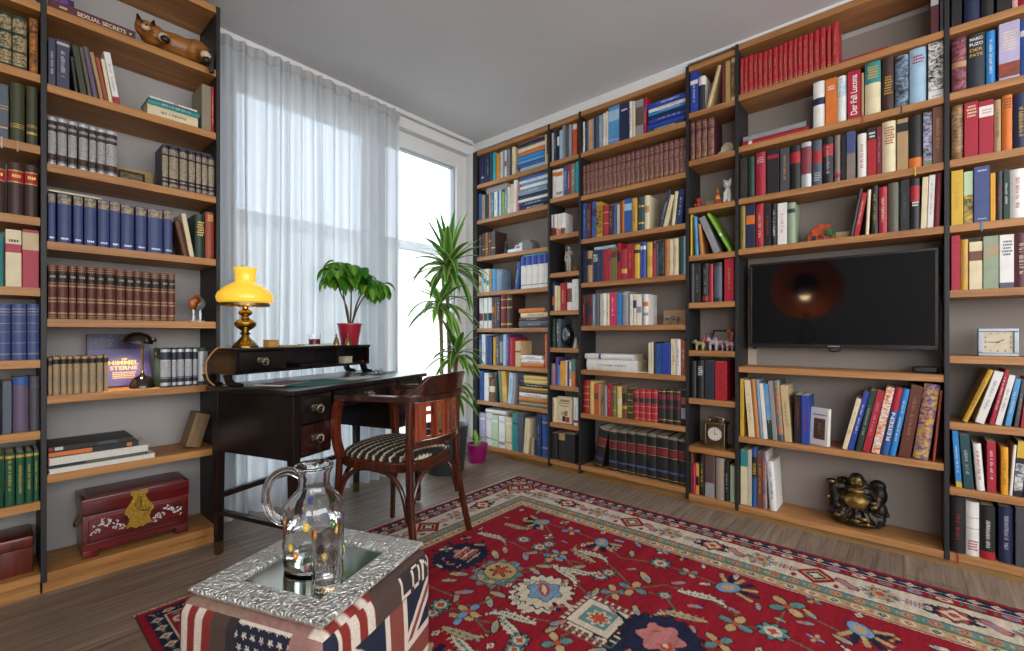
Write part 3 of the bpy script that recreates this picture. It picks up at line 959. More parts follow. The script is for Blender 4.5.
U -1439.0 69.0 278 black set=lexicon
U -1368.6 57.3 280 black set=lexicon
U -1308.5 73.2 284 black set=lexicon
U -1232.7 61.7 283 black set=lexicon
U -1168.3 72.5 285 black set=lexicon
U -1094.6 59.2 282 black set=lexicon
U -1033.0 46.8 281 black set=lexicon
@D 1 12
U -953.4 44.2 241 royal_blue b=.7,.8,white t=white
U -907.7 39.8 201 white b=0,.75,dark_slate
L -866.9 -844.9 21.1 235 16.08 cream_tan
U -776.6 15.3 228 dark_red
U -758.5 26.1 234 mustard_tan
U -731.1 27.1 241 cream p=.1,.9,tan,brown
@D 2 12
U -952.9 25.7 231 maroon set=maroonb
U -924.1 32.8 230 maroon set=maroonb
U -889.9 32.2 227 maroon set=maroonb
U -856.2 37.4 225 maroon set=maroonb
@D 4 12
U -953.4 11.0 245 yellow t=mustard
L -926.3 -906.9 19.4 229 -2.30 sky_blue t=slate
L -896.6 -877.5 19.0 183 -4.99 orange_tan
L -819.8 -783.3 33.9 230 -21.61 grey
L -739.9 -721.4 16.3 261 -27.56 lime b=.4,.46,white
@D 5 12
U -951.7 23.1 230 dark_grey
U -927.4 31.9 229 charcoal t=grey
U -891.0 42.5 225 black b=.05,.15,red t=grey
U -847.4 23.1 219 red
U -822.1 45.3 224 charcoal b=.1,.9,slate
U -764.1 51.2 240 crimson t=gold
@D 7 12
U -953.4 34.0 218 black t=dark_green
U -916.6 41.8 224 black h=.6,.85,white
U -870.7 53.0 223 dark_slate
U -813.7 63.2 221 red t=black
@D 9 15
U -953.4 13.1 239 brown
U -938.8 14.2 174 hot_pink
U -923.2 16.9 177 mustard b=.3,.6,black
U -903.5 30.6 230 black t=yellow
U -870.2 50.3 237 grey p=.35,1,dark_grey,brown
U -811.9 46.2 236 grey p=0,1,tan,grey
U -763.0 24.6 218 black t=silver
U -735.8 25.6 204 pale_green t=silver
@E 1 12
U -682.4 19.1 202 red set=redlong
U -662.3 19.4 201 red set=redlong
U -642.0 26.5 201 red set=redlong
U -614.7 19.8 198 red set=redlong
U -594.0 23.1 196 red set=redlong
U -569.1 22.8 195 red set=redlong
U -545.4 20.8 196 red set=redlong
U -522.8 24.8 197 red set=redlong
U -496.3 20.3 199 red set=redlong
U -475.2 20.0 201 red set=redlong
U -453.5 23.1 201 red set=redlong
U -428.8 18.7 203 red set=redlong
U -409.2 20.1 205 red set=redlong
U -387.5 23.0 204 red set=redlong
U -362.9 21.2 204 red set=redlong
U -340.2 24.0 207 red set=redlong
U -314.7 25.1 209 red set=redlong
U -285.8 18.0 206 red set=redlong
U -265.6 28.8 212 red set=redlong
@E 1 12
F -230 -28 2318.0 19.6 red t=dark_red
U 92.5 26.8 214 maroon b=.6,.9,silver
U 123.2 11.8 200 slate t=red
@E 2 12
F -682 -346 2033.0 29.7 red b=.1,.16,white
F -682 -346 2063.3 26.6 grey
U -343.1 50.2 233 white b=.5,.65,navy
U -291.9 46.8 230 orange h=.75,.85,white
U -244.2 37.8 226 white p=.55,.95,pale_blue,white
U -203.5 50.9 232 crimson T=Der_Fall_Lucona,white
U -150.7 11.1 209 tan r=red
U -136.9 59.6 249 cream b=.6,1,teal h=.68,.93,yellow
U -72.8 41.9 249 dark_brown h=.3,.65,gold
U -27.5 47.4 237 dark_green p=.0,1,grey_blue,black,40 r=navy
U 22.4 57.2 249 pale_blue h=.72,.88,crimson
U 84.5 50.5 249 white p=.15,1,black,white h=.04,.08,grey
@E 3 12
U -681.3 35.5 224 charcoal t=brown
U -643.2 33.5 222 dark_green
U -605.8 51.6 234 crimson h=.75,.9,silver
U -549.2 56.1 232 black b=.8,.88,red
U -488.4 41.4 229 dark_grey t=gold
U -443.4 46.1 229 black b=.6,.85,red
U -395.0 44.9 232 silver p=.3,.9,red,dark_grey
U -346.8 41.5 230 slate b=.5,.75,red h=.1,.3,silver
U -303.1 43.7 230 black b=.6,.85,red t=silver
@E 3 12
U -255.0 24.5 231 grey_brown b=.1,.18,red
U -228.6 19.3 224 black
U -207.3 34.2 232 grey_brown b=.55,1,slate_blue
U -164.7 36.1 210 white t=red
U -127.7 33.5 227 red b=.75,1,black h=.78,.92,white
U -93.3 17.8 224 dark_red t=pink
U -73.7 50.5 238 cream h=.55,.9,rust
U -21.5 39.7 235 tan b=.75,.92,black
U 19.9 46.0 236 black b=0,.2,orange r=yellow
U 67.6 28.9 237 grey_green p=.1,1,lilac,dark_green
U 98.0 37.0 251 brown t=tan
@E 4 12
U -682.4 27.5 237 olive_gold t=brown
U -651.9 43.5 239 navy b=.55,.75,orange
U -606.5 44.4 233 red t=cream
U -560.2 28.3 228 black t=red
U -530.0 27.0 220 black t=white
U -500.2 41.9 218 white t=red
U -456.5 36.5 213 sage b=.75,.85,black
@E 4 12
L -198.1 -182.3 15.5 226 9.56 black
L -180.2 -160.0 20.0 203 9.26 red t=cream
L -135.0 -122.5 12.5 213 2.46 cream
U -111.3 23.4 228 black t=gold
U -85.3 30.9 216 crimson t=cream
U -52.6 40.5 227 olive_grey
U -9.5 32.0 230 black t=slate
U 24.1 33.7 231 black b=.55,.85,red h=.45,.55,white
L 58.8 79.2 20.4 228 1.77 cream
L 80.4 101.3 20.9 232 1.77 white t=grey
L 102.5 123.1 20.6 237 1.77 dark_red t=crimson
@E 7 12
U -682.4 18.0 313 yellow t=brown
L -639.1 -608.2 30.8 308 -4.34 cream t=grey
L -607.0 -584.3 22.7 316 -4.34 orange_tan
L -583.1 -566.9 16.1 315 -4.34 grey_blue
L -565.7 -545.9 19.8 295 -4.34 white
L -544.7 -522.8 21.8 294 -4.34 dark_green b=.35,1,sky_blue t=yellow
L -521.6 -500.1 21.5 312 -4.34 grey t=orange
L -498.9 -468.3 30.5 316 -4.34 slate p=.1,1,teal,orange
L -467.0 -434.2 32.8 293 -4.34 cream_tan t=brown
U -425.3 31.3 249 black t=red
U -392.9 32.8 248 royal_blue t=red
@E 7 12
L -225.8 -205.1 20.2 256 12.75 cream t=tan
L -202.8 -181.5 20.8 292 12.47 royal_blue t=white
L -173.3 -149.6 23.3 299 11.09 dark_green t=silver
L -147.7 -119.0 28.2 299 10.92 crimson t=pink
L -114.4 -83.7 30.3 317 10.25 black p=0,1,orange,white
L -79.0 -51.4 27.2 317 9.59 blue T=REISEN,white,.42,.42 b=.65,1,crimson
L -49.0 -26.2 22.5 314 9.33 bright_blue t=white
L -17.6 24.7 41.9 326 7.96 leather_red t=tan_pink
L 31.9 84.1 51.8 339 6.87 purple p=0,1,yellow,purple t=red
L 97.8 106.8 9.0 315 4.58 rust
@E 8 20
U -682.4 35.8 299 cream b=.7,1,teal
U -645.4 19.6 307 cream_grey
U -624.6 24.1 319 blue b=.5,.85,black h=.55,.75,yellow
U -599.2 27.4 299 brown t=gold
U -570.7 14.1 306 white p=0,1,blue,orange
L -538.2 -504.9 33.3 260 -3.61 white t=blue
@F 1 12
U 158.4 32.8 241 black
U 197.9 48.2 232 navy
U 248.2 38.2 216 black
U 292.7 42.1 199 black
U 335.8 17.1 145 white p=.0,.3,pink,cream
U 353.9 37.4 167 crimson
@F 2 12
U 159.6 46.1 235 maroon p=.05,.95,rose,maroon b=.45,.55,tan
U 207.3 53.8 228 dark_slate H=MARIO_PUZO,white,.86 H=DER_PATE,gold,.66
U 262.7 27.9 223 bright_blue t=white
U 297.9 59.0 234 lilac p=.05,.3,brown,rust h=.5,.85,cream
U 358.9 27.6 231 blue b=.7,.8,white
@F 3 12
U 159.0 37.2 233 brown_gold p=.1,.95,brown,tan
U 197.3 42.3 232 crimson h=.72,.95,cream
U 241.2 43.1 226 crimson b=.7,.9,white h=.75,.85,pink
U 285.4 21.8 218 tan t=dark_grey
U 308.3 29.6 227 orange h=.75,.95,brown
U 339.9 41.7 223 navy t=yellow
@F 4 12
U 157.3 37.8 235 yellow t=mustard
U 196.2 28.7 223 pale_green p=0,.55,yellow,dark_green,40
U 226.0 46.7 234 slate_blue h=.9,.95,silver h=.05,.08,silver r=bright_blue
U 273.8 15.8 198 orange_yellow
U 290.2 20.2 202 charcoal t=red
U 311.4 17.4 204 dark_green t=white
U 330.3 44.0 200 white t=crimson
@F 5 12
U 157.3 27.8 234 crimson h=.85,.9,dark_red
U 186.2 25.0 214 mustard t=grey
U 212.3 40.2 201 cream b=.6,.8,brown
U 253.6 45.4 218 sage p=.6,.85,tan,sage
U 300.0 40.9 217 white h=.6,.9,slate b=0,.1,slate
U 341.9 39.7 217 maroon t=cream
@F 7 12
L 189.3 207.4 17.0 239 19.18 mustard t=brown
L 227.8 256.6 27.8 226 14.66 white t=grey
L 271.3 284.8 13.2 234 11.23 crimson t=white
L 287.0 306.4 19.1 211 10.90 white t=grey
L 315.0 332.0 16.9 196 8.77 sky_blue t=white
L 341.5 353.8 12.3 192 6.29 dark_grey t=tan
L 358.1 371.8 13.6 203 5.31 crimson
@F 8 10
L 171.9 191.5 19.6 241 -2.96 bright_blue b=0,.1,yellow t=white
L 196.6 227.4 30.7 226 -3.68 dark_teal t=silver
L 235.1 259.7 24.5 196 -3.50 white t=crimson
L 266.2 292.3 26.1 210 -0.58 crimson t=white
U 304.4 22.0 194 orange_yellow t=brown
L 327.5 336.4 8.9 207 3.44 white
L 337.6 362.8 25.2 224 3.44 black b=.7,1,yellow p=.1,.6,slate,white
L 364.1 385.0 20.9 228 3.44 navy
@F 9 12
U 155.6 45.6 240 black t=red r=red
U 202.9 42.1 228 white h=.1,.3,crimson b=.5,.51,grey b=.7,.71,grey
U 246.6 44.0 223 black b=0,.15,red t=white
U 299.0 43.0 228 navy t=silver
U 344.4 37.2 237 dark_grey
@R 2 12
U 156.6 21.6 185 slate_purple t=silver
U 179.7 37.2 191 slate_purple b=.9,.95,silver t=silver
L 232.6 242.0 9.4 139 -5.63 charcoal
L 248.2 268.6 20.3 189 -7.75 dark_olive
L 272.1 284.1 11.9 191 -8.48 olive_brown
L 287.1 303.8 16.4 201 -9.09 grey_purple
L 307.6 320.5 12.7 187 -9.92 tan
L 321.5 334.1 12.3 173 -9.95 rust
L 335.1 347.8 12.6 173 -8.74 cream
L 349.9 372.3 22.1 208 -9.09 white b=0,.15,crimson t=grey
@R 2 12
F 456 661 1965.0 52.9 cream t=navy
F 456 661 2018.5 23.6 teal t=white
F 456 661 2042.7 7.7 white b=.5,.6,pink
U 664.4 38.3 218 tan_grey
U 703.5 13.5 222 red t=cream
@R 3 12
U 156.6 24.1 184 silver set=goethe
U 183.3 26.8 186 silver set=goethe
U 213.2 25.9 186 silver set=goethe
U 244.0 27.2 187 silver set=goethe
U 274.5 22.2 186 silver set=goethe
U 298.9 25.6 186 silver set=goethe
U 325.1 37.3 187 silver set=goethe
@R 3 12
U 513.4 23.5 187 navy set=navygold
U 539.6 35.7 188 navy set=navygold
U 578.8 31.0 189 navy set=navygold
U 612.7 26.7 188 navy set=navygold
U 641.6 21.3 187 navy set=navygold
U 665.1 24.7 187 navy set=navygold
U 691.3 25.7 187 navy set=navygold
F 515 719 1850.2 12.5 dark_brown
@R 4 12
U 156.6 21.6 189 slate_blue set=picture
U 183.3 40.0 193 slate_blue set=picture
U 228.0 28.4 195 slate_blue set=picture
U 260.2 36.5 196 slate_blue set=picture
U 301.2 35.4 196 slate_blue set=picture
U 338.3 32.9 198 slate_blue set=picture
F 153 332 1557.2 8.0 cream
@R 4 12
U 374.2 43.1 193 slate_blue set=picture
U 422.3 37.7 194 slate_blue set=picture
U 464.5 52.3 194 slate_blue set=picture
U 520.1 32.4 198 slate_blue set=picture
L 592.1 614.3 21.8 160 -11.55 brown_leather
L 617.0 636.0 18.7 196 -9.77 cream
U 638.7 39.1 203 dark_green h=.5,.85,gold
U 680.1 36.9 223 rust h=.8,.95,gold
@R 5 12
U 156.6 25.1 210 brown set=brockhaus
U 182.8 30.5 212 brown set=brockhaus
U 214.8 22.2 212 brown set=brockhaus
U 238.6 28.1 213 brown set=brockhaus
U 268.4 26.6 213 brown set=brockhaus
U 296.1 26.1 213 brown set=brockhaus
U 323.3 33.7 214 brown set=brockhaus
@R 5 12
U 358.2 30.4 212 brown set=brockhaus
U 389.9 25.6 212 brown set=brockhaus
U 416.1 27.4 213 brown set=brockhaus
U 444.2 30.0 211 brown set=brockhaus
U 475.4 31.4 211 brown set=brockhaus
U 508.1 26.7 212 brown set=brockhaus
U 535.6 27.3 212 brown set=brockhaus
@R 6 12
U 156.6 12.5 145 tan_pink set=marbled
U 170.1 20.4 149 tan set=marbled
U 191.5 18.1 149 tan set=marbled
U 210.6 16.3 149 tan set=marbled
U 228.0 21.9 149 tan set=marbled
U 251.0 22.4 149 tan set=marbled
U 274.5 21.1 149 tan set=marbled
U 296.7 20.9 150 tan set=marbled
U 318.8 14.4 150 tan set=marbled
@R 6 -5
U 504.7 39.4 175 dark_green set=silverdark
U 545.4 19.1 173 dark_green set=silverdark
U 565.9 27.1 174 dark_green set=silverdark
U 594.4 29.8 174 dark_green set=silverdark
U 625.7 19.5 173 dark_green set=silverdark
U 646.7 39.2 174 dark_green b=.1,.9,silver t=grey
@L 2 12
U 6.8 24.7 199 dark_green set=greengold
U 33.3 29.9 198 dark_green set=greengold
U 64.6 36.9 199 dark_green set=greengold
U 107.2 23.7 210 brown_gold p=.05,.95,orange_brown,dark_brown
@L 3 12
U 20.0 34.5 200 slate b=.6,.61,gold b=.55,.56,gold b=.2,.22,gold r=cream_grey
U 58.2 37.7 219 dark_olive b=.3,.31,gold b=.27,.28,gold b=.24,.25,gold r=tan
U 100.1 29.8 222 dark_olive b=.33,.34,gold b=.3,.31,gold b=.18,.22,gold
@L 4 12
U 6.8 41.8 189 dark_brown set=redlabel
U 52.2 41.7 194 dark_brown set=redlabel
U 94.9 35.5 196 dark_brown set=redlabel
@L 5 12
U 15.6 26.7 192 teal
U 46.3 41.5 212 cream b=.6,.75,crimson h=.77,.85,dark_grey
U 88.7 44.6 219 crimson b=.65,.95,cream_tan
@L 6 12
U 22.2 38.3 208 slate_blue set=bluestripe
U 62.3 38.3 210 slate_blue set=bluestripe
U 102.0 32.8 212 slate_blue set=bluestripe
@L 7 12
U 11.2 26.2 198 dark_slate
U 38.7 24.5 193 slate
U 64.6 42.2 207 grey_purple b=.85,1,blue
U 107.7 27.6 207 dark_grey b=.8,.85,slate
@L 8 12
U 11.2 32.0 199 green set=greennum
U 45.9 25.2 196 green set=greennum
U 72.9 22.9 195 green set=greennum
U 97.2 20.5 195 green set=greennum
U 118.7 14.6 195 green set=greennum
"""
build_books(DATA)
# ------------------------------------------------------------------ shared object materials
m_black = mk('black_lacquer', '141113', rough=.18, coat=.6, var=.2, scale=12)
m_ebony = wood('ebonised_wood', '120d0d', '2a1613', .25, 1, 0, coat=.5)
m_brass = mk('polished_brass', 'ab9150', rough=.25, metal=1, var=.1, scale=25)
m_brass_old = mk('aged_brass', '8a7550', rough=.38, metal=1, var=.25, scale=60, bump=.4, bscale=220)
m_nickel = mk('nickel', 'b9b3a6', rough=.25, metal=1, var=.05)
m_gold = mk('gilt_paint', 'b8862e', rough=.3, metal=.85, var=.2, scale=70)
m_plastic = mk('black_plastic', '101012', rough=.35, var=0)
m_rubber = mk('dark_cable', '1b1a1a', rough=.6, var=0)
def RT(name, label, cat, y, z, dep, group=None, turn=0):
    return thing(name, label, cat, (XF + dep, y, z + .0004), -PI / 2 + turn, group)
def LT(name, label, cat, x, z, dep, group=None, turn=0):
    return thing(name, label, cat, (x, YF + dep, z + .0004), turn, group)
def paint(n, c, **k): return mk('paint_' + n, c, rough=k.pop('rough', .45), var=k.pop('var', .08), **k)

# ------------------------------------------------------------------ things on the left bookcase
z = SHELF['R'][1]
# flat title book
t = LT('hardcover_book', 'maroon book lying flat, SEXUAL SECRETS on its spine, before the wooden cat', 'book', .158, z, .012)
c = MB().use(cloth('maroon')); Lb = .262
c.box(0, 0, 0, Lb, .19, .0025); c.box(0, 0, .0345, Lb, .19, .037); c.box(0, 0, .0025, Lb, .003, .0345)
Mx = Matrix(((1, 0, 0, .155), (0, 0, -1, 0), (0, 1, 0, .0185), (0, 0, 0, 1)))
c.use(cloth('cream')); c.text('SEXUAL SECRETS', Mx, .15, .016, .0004)
for k in range(5): c.box(.03 + k * .0045, -.0006, .0145, .033 + k * .0045, 0, .0225)
c.lathe([(.004, 0), (.004, .0004)], 12, Matrix.Translation((.245, 0, .0185)) @ Matrix.Rotation(PI / 2, 4, 'X'))
c.build('cover', None, t, smooth=30)
MB().box(.003, .004, .0026, Lb - .003, .187, .0344).build('pages', m_page, t, smooth=0)
c = MB().use(cloth('dark_purple')); c.box(0, 0, 0, .048, .12, .05, bev=.004); c.use(cloth('purple')); c.box(.004, -.0006, .006, .03, 0, .044)
tag(c.build('paperback_book', None, loc=(.186, YF + .06, z + .038)), 'short purple book lying on the flat maroon title book', 'book')
# carved cat
m_catw = wood('carved_cat_wood', '6b3f1e', 'a87038', .4, 2.2, 0)
cat = LT('carved_cat', 'carved wooden cat lying on the top shelf beside the curtain, tail hanging over', 'figurine', .566, z + .012, .064)
b = MB()
b.ball((.02, .01, .062), (.125, .058, .052)); b.ball((.085, -.01, .06), (.062, .062, .056)); b.ball((-.075, -.005, .062), (.055, .05, .05))
b.ball((-.108, -.03, .064), (.041, .038, .037)); b.ball((-.114, -.06, .054), (.022, .02, .017)); b.ball((-.09, -.01, .055), (.04, .035, .035))
b.tube(spline([(-.06, -.03, .06), (-.045, -.062, .04), (-.055, -.082, .026)]), [.028, .026, .024, .023, .022, .022, .021, .021, .021, .021, .02, .02, .02], 10)
b.tube(spline([(.085, -.03, .05), (.1, -.075, .03), (.1, -.098, .002)]), [.034, .032, .03, .028, .026, .024, .022, .021, .021, .021, .02, .02, .02], 10)
for sx in (-.131, -.086): b.tube([(sx, -.03, .086), (sx + (-.005 if sx < -.12 else .005), -.03, .11)], [.014, .005], 8)
b.build('body', m_catw, cat, voxel=.006)
d = MB().use(paint('cat_white', 'c9b596')); d.ball((-.115, -.072, .052), (.016, .011, .012)); d.build('painted_muzzle', None, cat)
for p in ((-.055, -.085, .03), (.1, -.098, .02)): MB().use(paint('cat_white', 'c9b596')).ball(p, (.022, .02, .02)).build('painted_sock', None, cat)
catb = paint('cat_black', '17120f')
for p in ((-.052, -.1, .02), (.102, -.108, -.004)): MB().use(catb).ball(p, (.018, .013, .015)).build('painted_paw', None, cat)
for sx in (-.132, -.085): MB().use(catb).tube([(sx, -.041, .088), (sx + (-.005 if sx < -.12 else .005), -.037, .114)], [.011, .004], 6).build('ear', None, cat)
for sx in (-.126, -.094): MB().use(catb).ball((sx, -.064, .074), (.007, .005, .004)).build('eye', None, cat)
MB().use(catb).ball((-.115, -.083, .057), (.005, .004, .004)).build('nose', None, cat)
MB().tube(spline([(.11, .0, .05), (.122, -.045, .06), (.124, -.088, .035), (.122, -.098, -.02), (.125, -.1, -.05)], 6), .011, 8).build('tail', paint('cat_tail', '2b2a2c'), cat)
# small frame and flat board behind the silver volumes
z = SHELF['R'][3]
t = LT('picture_frame', 'small black and gilt frame leaning behind the silver brown volumes', 'frame', .43, z + .0015, .15)
Mf = Matrix.Rotation(R(-8), 4, 'X')
f = MB().use(paint('frame_black', '1d1a16')); ring_pts = [(-.046, .046)]
for x0, x1, z0, z1 in ((-.047, .047, 0, .009), (-.047, .047, .066, .075), (-.047, -.038, .009, .066), (.038, .047, .009, .066)): f.box(x0, -.006, z0, x1, .004, z1, Mf)
f.use(m_gold)
for x0, x1, z0, z1 in ((-.038, .038, .009, .012), (-.038, .038, .063, .066), (-.038, -.035, .012, .063), (.035, .038, .012, .063)): f.box(x0, -.005, z0, x1, .002, z1, Mf)
f.build('frame', None, t, smooth=0)
f = MB(); f.box(-.036, -.001, .011, .036, .001, .064, Mf); f.build('picture', mottle('dark_olive', 'tan_grey'), t, smooth=0)
f = MB().use(paint('raw_board', 'b79a6c')); f.box(-.085, 0, 0, .085, .012, .1, Matrix.Rotation(R(-6), 4, 'X'), bev=.002)
tag(f.build('wooden_board', None, loc=(.43, YF + .185, z + .002)), 'pale wooden board standing behind the small black frame', 'board')
# agate ornament
z = SHELF['R'][5]
t = LT('agate_ornament', 'clear glass disc with orange agate on a glass stand beside leather volumes', 'ornament', .664, z, .085)
Mr = Matrix.Translation((0, 0, .088)) @ Matrix.Rotation(PI / 2, 4, 'X')
MB().lathe([(.0, -.007), (.026, -.007), (.033, -.003), (.033, .003), (.026, .007), (0, .007)], 28, Mr, cap=False).build('disc', glassy('thick_glass', (.85, .9, .88), .05), t)
a = MB().use(mk('agate', 'b5561b', rough=.25, var=.5, scale=90)); a.ball((-.016, .0, .088), (.019, .0085, .03)); a.ball((-.008, 0, .1), (.02, .0085, .02))
for k in range(5): a.tube([(0, -.002, .12), (.016 * math.cos(k * .75), -.003, .12 + .013 * math.sin(k * .75))], [.005, .0015], 6)
a.build('agate', None, t)
s = MB(); s.tube([(-.014, 0, .001), (-.014, 0, .06)], .0035, 8); s.tube([(.014, 0, .001), (.014, 0, .06)], .0035, 8); s.box(-.028, -.012, 0, .028, .012, .005)
s.build('stand', glassy('stand_glass', (.9, .95, .95), .02), t)
# big purple book facing out, and the small lamp that lights it
z = SHELF['R'][6]
t = LT('hardcover_book', 'large purple book facing out, DER HIMMEL STERNE in gold, lit by small lamp', 'book', .395, z + .0055, .165)
Mt = Matrix.Rotation(R(-9), 4, 'X')
c = MB().use(mk('cover_night_purple', '4c3f86', rough=.35, var=.15, scale=9)); c.box(-.108, 0, 0, .108, .003, .235, Mt); c.box(-.108, .003, 0, -.105, .03, .235, Mt); c.box(-.108, .03, 0, .108, .033, .235, Mt)
c.use(mk('cover_dusk', '2a2350', rough=.35, var=.15, scale=9)); c.box(-.1075, -.0003, .165, .1075, 0, .2345, Mt); c.box(-.1085, .0, 0, -.108, .0325, .235, Mt)
c.use(cloth('gold'))
Tm = Mt @ Matrix(((1, 0, 0, .0), (0, 0, -1, 0), (0, 1, 0, 0), (0, 0, 0, 1)))
c.text('DER', Matrix.Translation((.012, 0, .12)) @ Tm, .018, .008, .0006); c.text('HIMMEL', Mt @ Matrix.Translation((.012, 0, .104)) @ Matrix(((1, 0, 0, 0), (0, 0, -1, 0), (0, 1, 0, 0), (0, 0, 0, 1))), .105, .018, .0006)
c.text('STERNE', Mt @ Matrix.Translation((.012, 0, .08)) @ Matrix(((1, 0, 0, 0), (0, 0, -1, 0), (0, 1, 0, 0), (0, 0, 0, 1))), .095, .017, .0006)
r = random.Random(5)
for k in range(4):
    x = -.028
    while x < .05: l = r.uniform(.003, .008); c.box(x, -.0005, .058 - k * .008, x + l, 0, .062 - k * .008, Mt); x += l + .002
for k in range(26):
    x, zz = r.uniform(-.1, .1), r.uniform(.17, .23); c.box(x, -.0006, zz, x + .0022, -.0003, zz + .0022, Mt)
c.build('cover', None, t, smooth=0)
MB().box(-.104, .0035, .003, .105, .0295, .232, Mt).build('pages', m_pagew, t, smooth=0)
t = LT('desk_lamp', 'small black and brass reading lamp glowing on the shelf before the purple book', 'lamp', .453, z, .07)
MB().lathe([(.046, 0), (.046, .012), (.042, .018), (.039, .034), (.03, .046), (.012, .055), (.006, .06)], 28).build('base', mk('lamp_black', '15110f', rough=.15, coat=.5, var=0), t)
MB().tube([(0, 0, .055), (0, 0, .19), (-.012, -.01, .212)], .0045, 10).ball((0, 0, .064), .008).build('stem', m_brass, t)
Ms = Matrix.Translation((-.02, -.03, .198)) @ Matrix.Rotation(R(8), 4, 'Y')
sh = MB().use(mk('lamp_black', '15110f')); sh.lathe([(.054, 0), (.052, .014), (.042, .032), (.024, .044), (.006, .048)], 28, Ms, cap=False)
sh.use(paint('shade_inside', 'd8d0c0')); sh.lathe([(.005, .045), (.023, .041), (.04, .03), (.05, .013), (.0525, .0005)], 28, Ms, cap=False)
sh.use(mk('lamp_black', '15110f')); sh.box(.02, -.012, .012, .062, .012, .03, Ms, bev=.004)
sh.build('shade', None, t, recalc=False)
MB().ball((-.02, -.03, .216), .013).build('bulb', glow('warm_bulb', 'ffd28a', 5), t)
MB().tube([(.043, -.03, .2), (.043, -.03, .155)], .0012, 6).lathe([(.002, .142), (.006, .145), (.003, .158)], 10, Matrix.Translation((.043, -.03, 0))).build('pull_chain', m_brass, t)
l = bpy.data.lights.new('shelf_lamp_bulb', 'SPOT'); l.energy = 3.2; l.color = (1, .76, .45); l.spot_size = R(115); l.spot_blend = .5; l.shadow_soft_size = .012
lo = bpy.data.objects.new('shelf_lamp_bulb', l); COL.objects.link(lo); lo.location = (.433, YF + .04, z + .192); lo.rotation_euler = (R(12), R(6), 0)
# stack of art books
z = SHELF['R'][7] + .0006
def flat(name, label, x0, x1, y, z0, th, col, dec=(), mat=None, pgs=False):
    t = thing(name, label, 'book', (x0, YF + y, z0), 0, 'large art books stacked on a low shelf')
    L = x1 - x0; c = MB().use(cloth(col))
    c.box(0, 0, 0, L, .2, .002); c.box(0, 0, th - .0024, L, .2, th - .0004); 
    if not pgs: c.box(0, 0, .002, L, .003, th - .0024)
    for a, b2, cc in dec: c.use(cloth(cc)); c.box(a * L, -.0005, .15 * th, b2 * L, 0, .85 * th)
    c.build('cover', None, t, smooth=0)
    MB().box(.003, .0032 if not pgs else .001, .0022, L - .003, .197, th - .0026).build('pages', m_pagew, t, smooth=0)
flat('art_book', 'pale art book at the bottom of the low stack above the red chest', .157, .487, .004, z, .019, 'white', pgs=True); z += .0194
flat('art_book', 'slim black and olive art book second from the bottom of the low stack', .158, .46, .012, z, .013, 'black', [(.35, .98, 'olive_grey')]); z += .0134
flat('art_book', 'thick white art book in the middle of the low stack', .157, .465, .006, z, .028, 'white', [(0, .01, 'crimson')], pgs=True); z += .0284
flat('art_book', 'black art book with orange ended spine in the low stack', .158, .43, .014, z, .022, 'black', [(.0, .46, 'orange'), (.86, .92, 'orange')]); z += .0224
flat('art_book', 'black art book topmost of the low stack, small red spine mark', .157, .415, .018, z, .018, 'black', [(0.01, .05, 'red'), (.07, .16, 'silver'), (.55, .8, 'dark_grey')])
z = SHELF['R'][7]
c = MB().use(wood('pale_box_wood', '6b5236', '8f7350', .6, 1.5, 2)); c.box(0, 0, 0, .06, .1, .16, bev=.003)
tag(c.build('wooden_box', None, loc=(.609, YF + .05, z + .0172), rot=(0, R(16), 0)), 'brown wooden box leaning against the upright beside the desk', 'box')
# red chest
z = SHELF['R'][8]
m_chest = wood('red_rosewood', '3a0809', '701213', .28, 1.4, 0, coat=.35)
t = LT('jewellery_chest', 'red lacquered wooden chest with brass lock plate and mother of pearl flowers', 'chest', .436, z, .036)
w2 = .18
c = MB(); c.box(-w2, 0, .03, w2, .19, .17, bev=.003)
for sx in (-1, 1):
    c.box(sx * w2 - (.0 if sx < 0 else .05), -.004, 0, sx * w2 + (.05 if sx < 0 else .0), .19, .03, bev=.003)
c.prism([(-w2, .03), (-w2 + .05, .03), (-w2 + .07, .02), (w2 - .07, .02), (w2 - .05, .03), (w2, .03), (w2, .04), (-w2, .04)], -.001, .004, Matrix(((1, 0, 0, 0), (0, 0, 1, 0), (0, 1, 0, 0), (0, 0, 0, 1))))
c.box(-w2 + .0, -.002, .17, w2, .19, .175)
for a, b2 in ((-w2 + .012, -.006), (.006, w2 - .012)):
    for q in ((a, .05, b2, .058), (a, .15, b2, .158), (a, .058, a + .008, .15), (b2 - .008, .058, b2, .15)): c.box(q[0], -.005, q[1], q[2], .0, q[3], bev=.0015)
c.build('body', m_chest, t, smooth=30)
c = MB(); c.box(-w2 - .003, -.004, .1755, w2 + .003, .194, .24, bev=.004)
c.prism([(-w2 + .012, 0), (w2 - .012, 0), (w2 - .018, .006), (-w2 + .018, .006)], 0.012, .176, Matrix(((1, 0, 0, 0), (0, 0, 1, 0), (0, 1, 0, .2395), (0, 0, 0, 1))))
c.build('lid', m_chest, t, smooth=30)
m_plate = mk('brass_lock_plate', 'a88436', rough=.35, metal=.9, var=.35, scale=120, bump=.8, bscale=260)
pl = MB(); half = [(0, .235), (.026, .24), (.03, .225), (.02, .212), (.03, .19), (.046, .165), (.052, .15), (.04, .138), (.034, .12), (.04, .1), (.046, .085), (.03, .088), (.012, .078), (0, .082)]
pl.prism(half + [(-x, y) for x, y in half[::-1][1:-1]], .005, .0085, Matrix(((1, 0, 0, 0), (0, 0, -1, 0), (0, 1, 0, 0), (0, 0, 0, 1))))
pl.tube(spline([(-.012, -.012, .19), (.0, -.014, .16), (.03, -.014, .15), (.012, -.014, .13)]), .006, 8); pl.tube([(0, -.012, .215), (0, -.012, .165)], .007, 8)
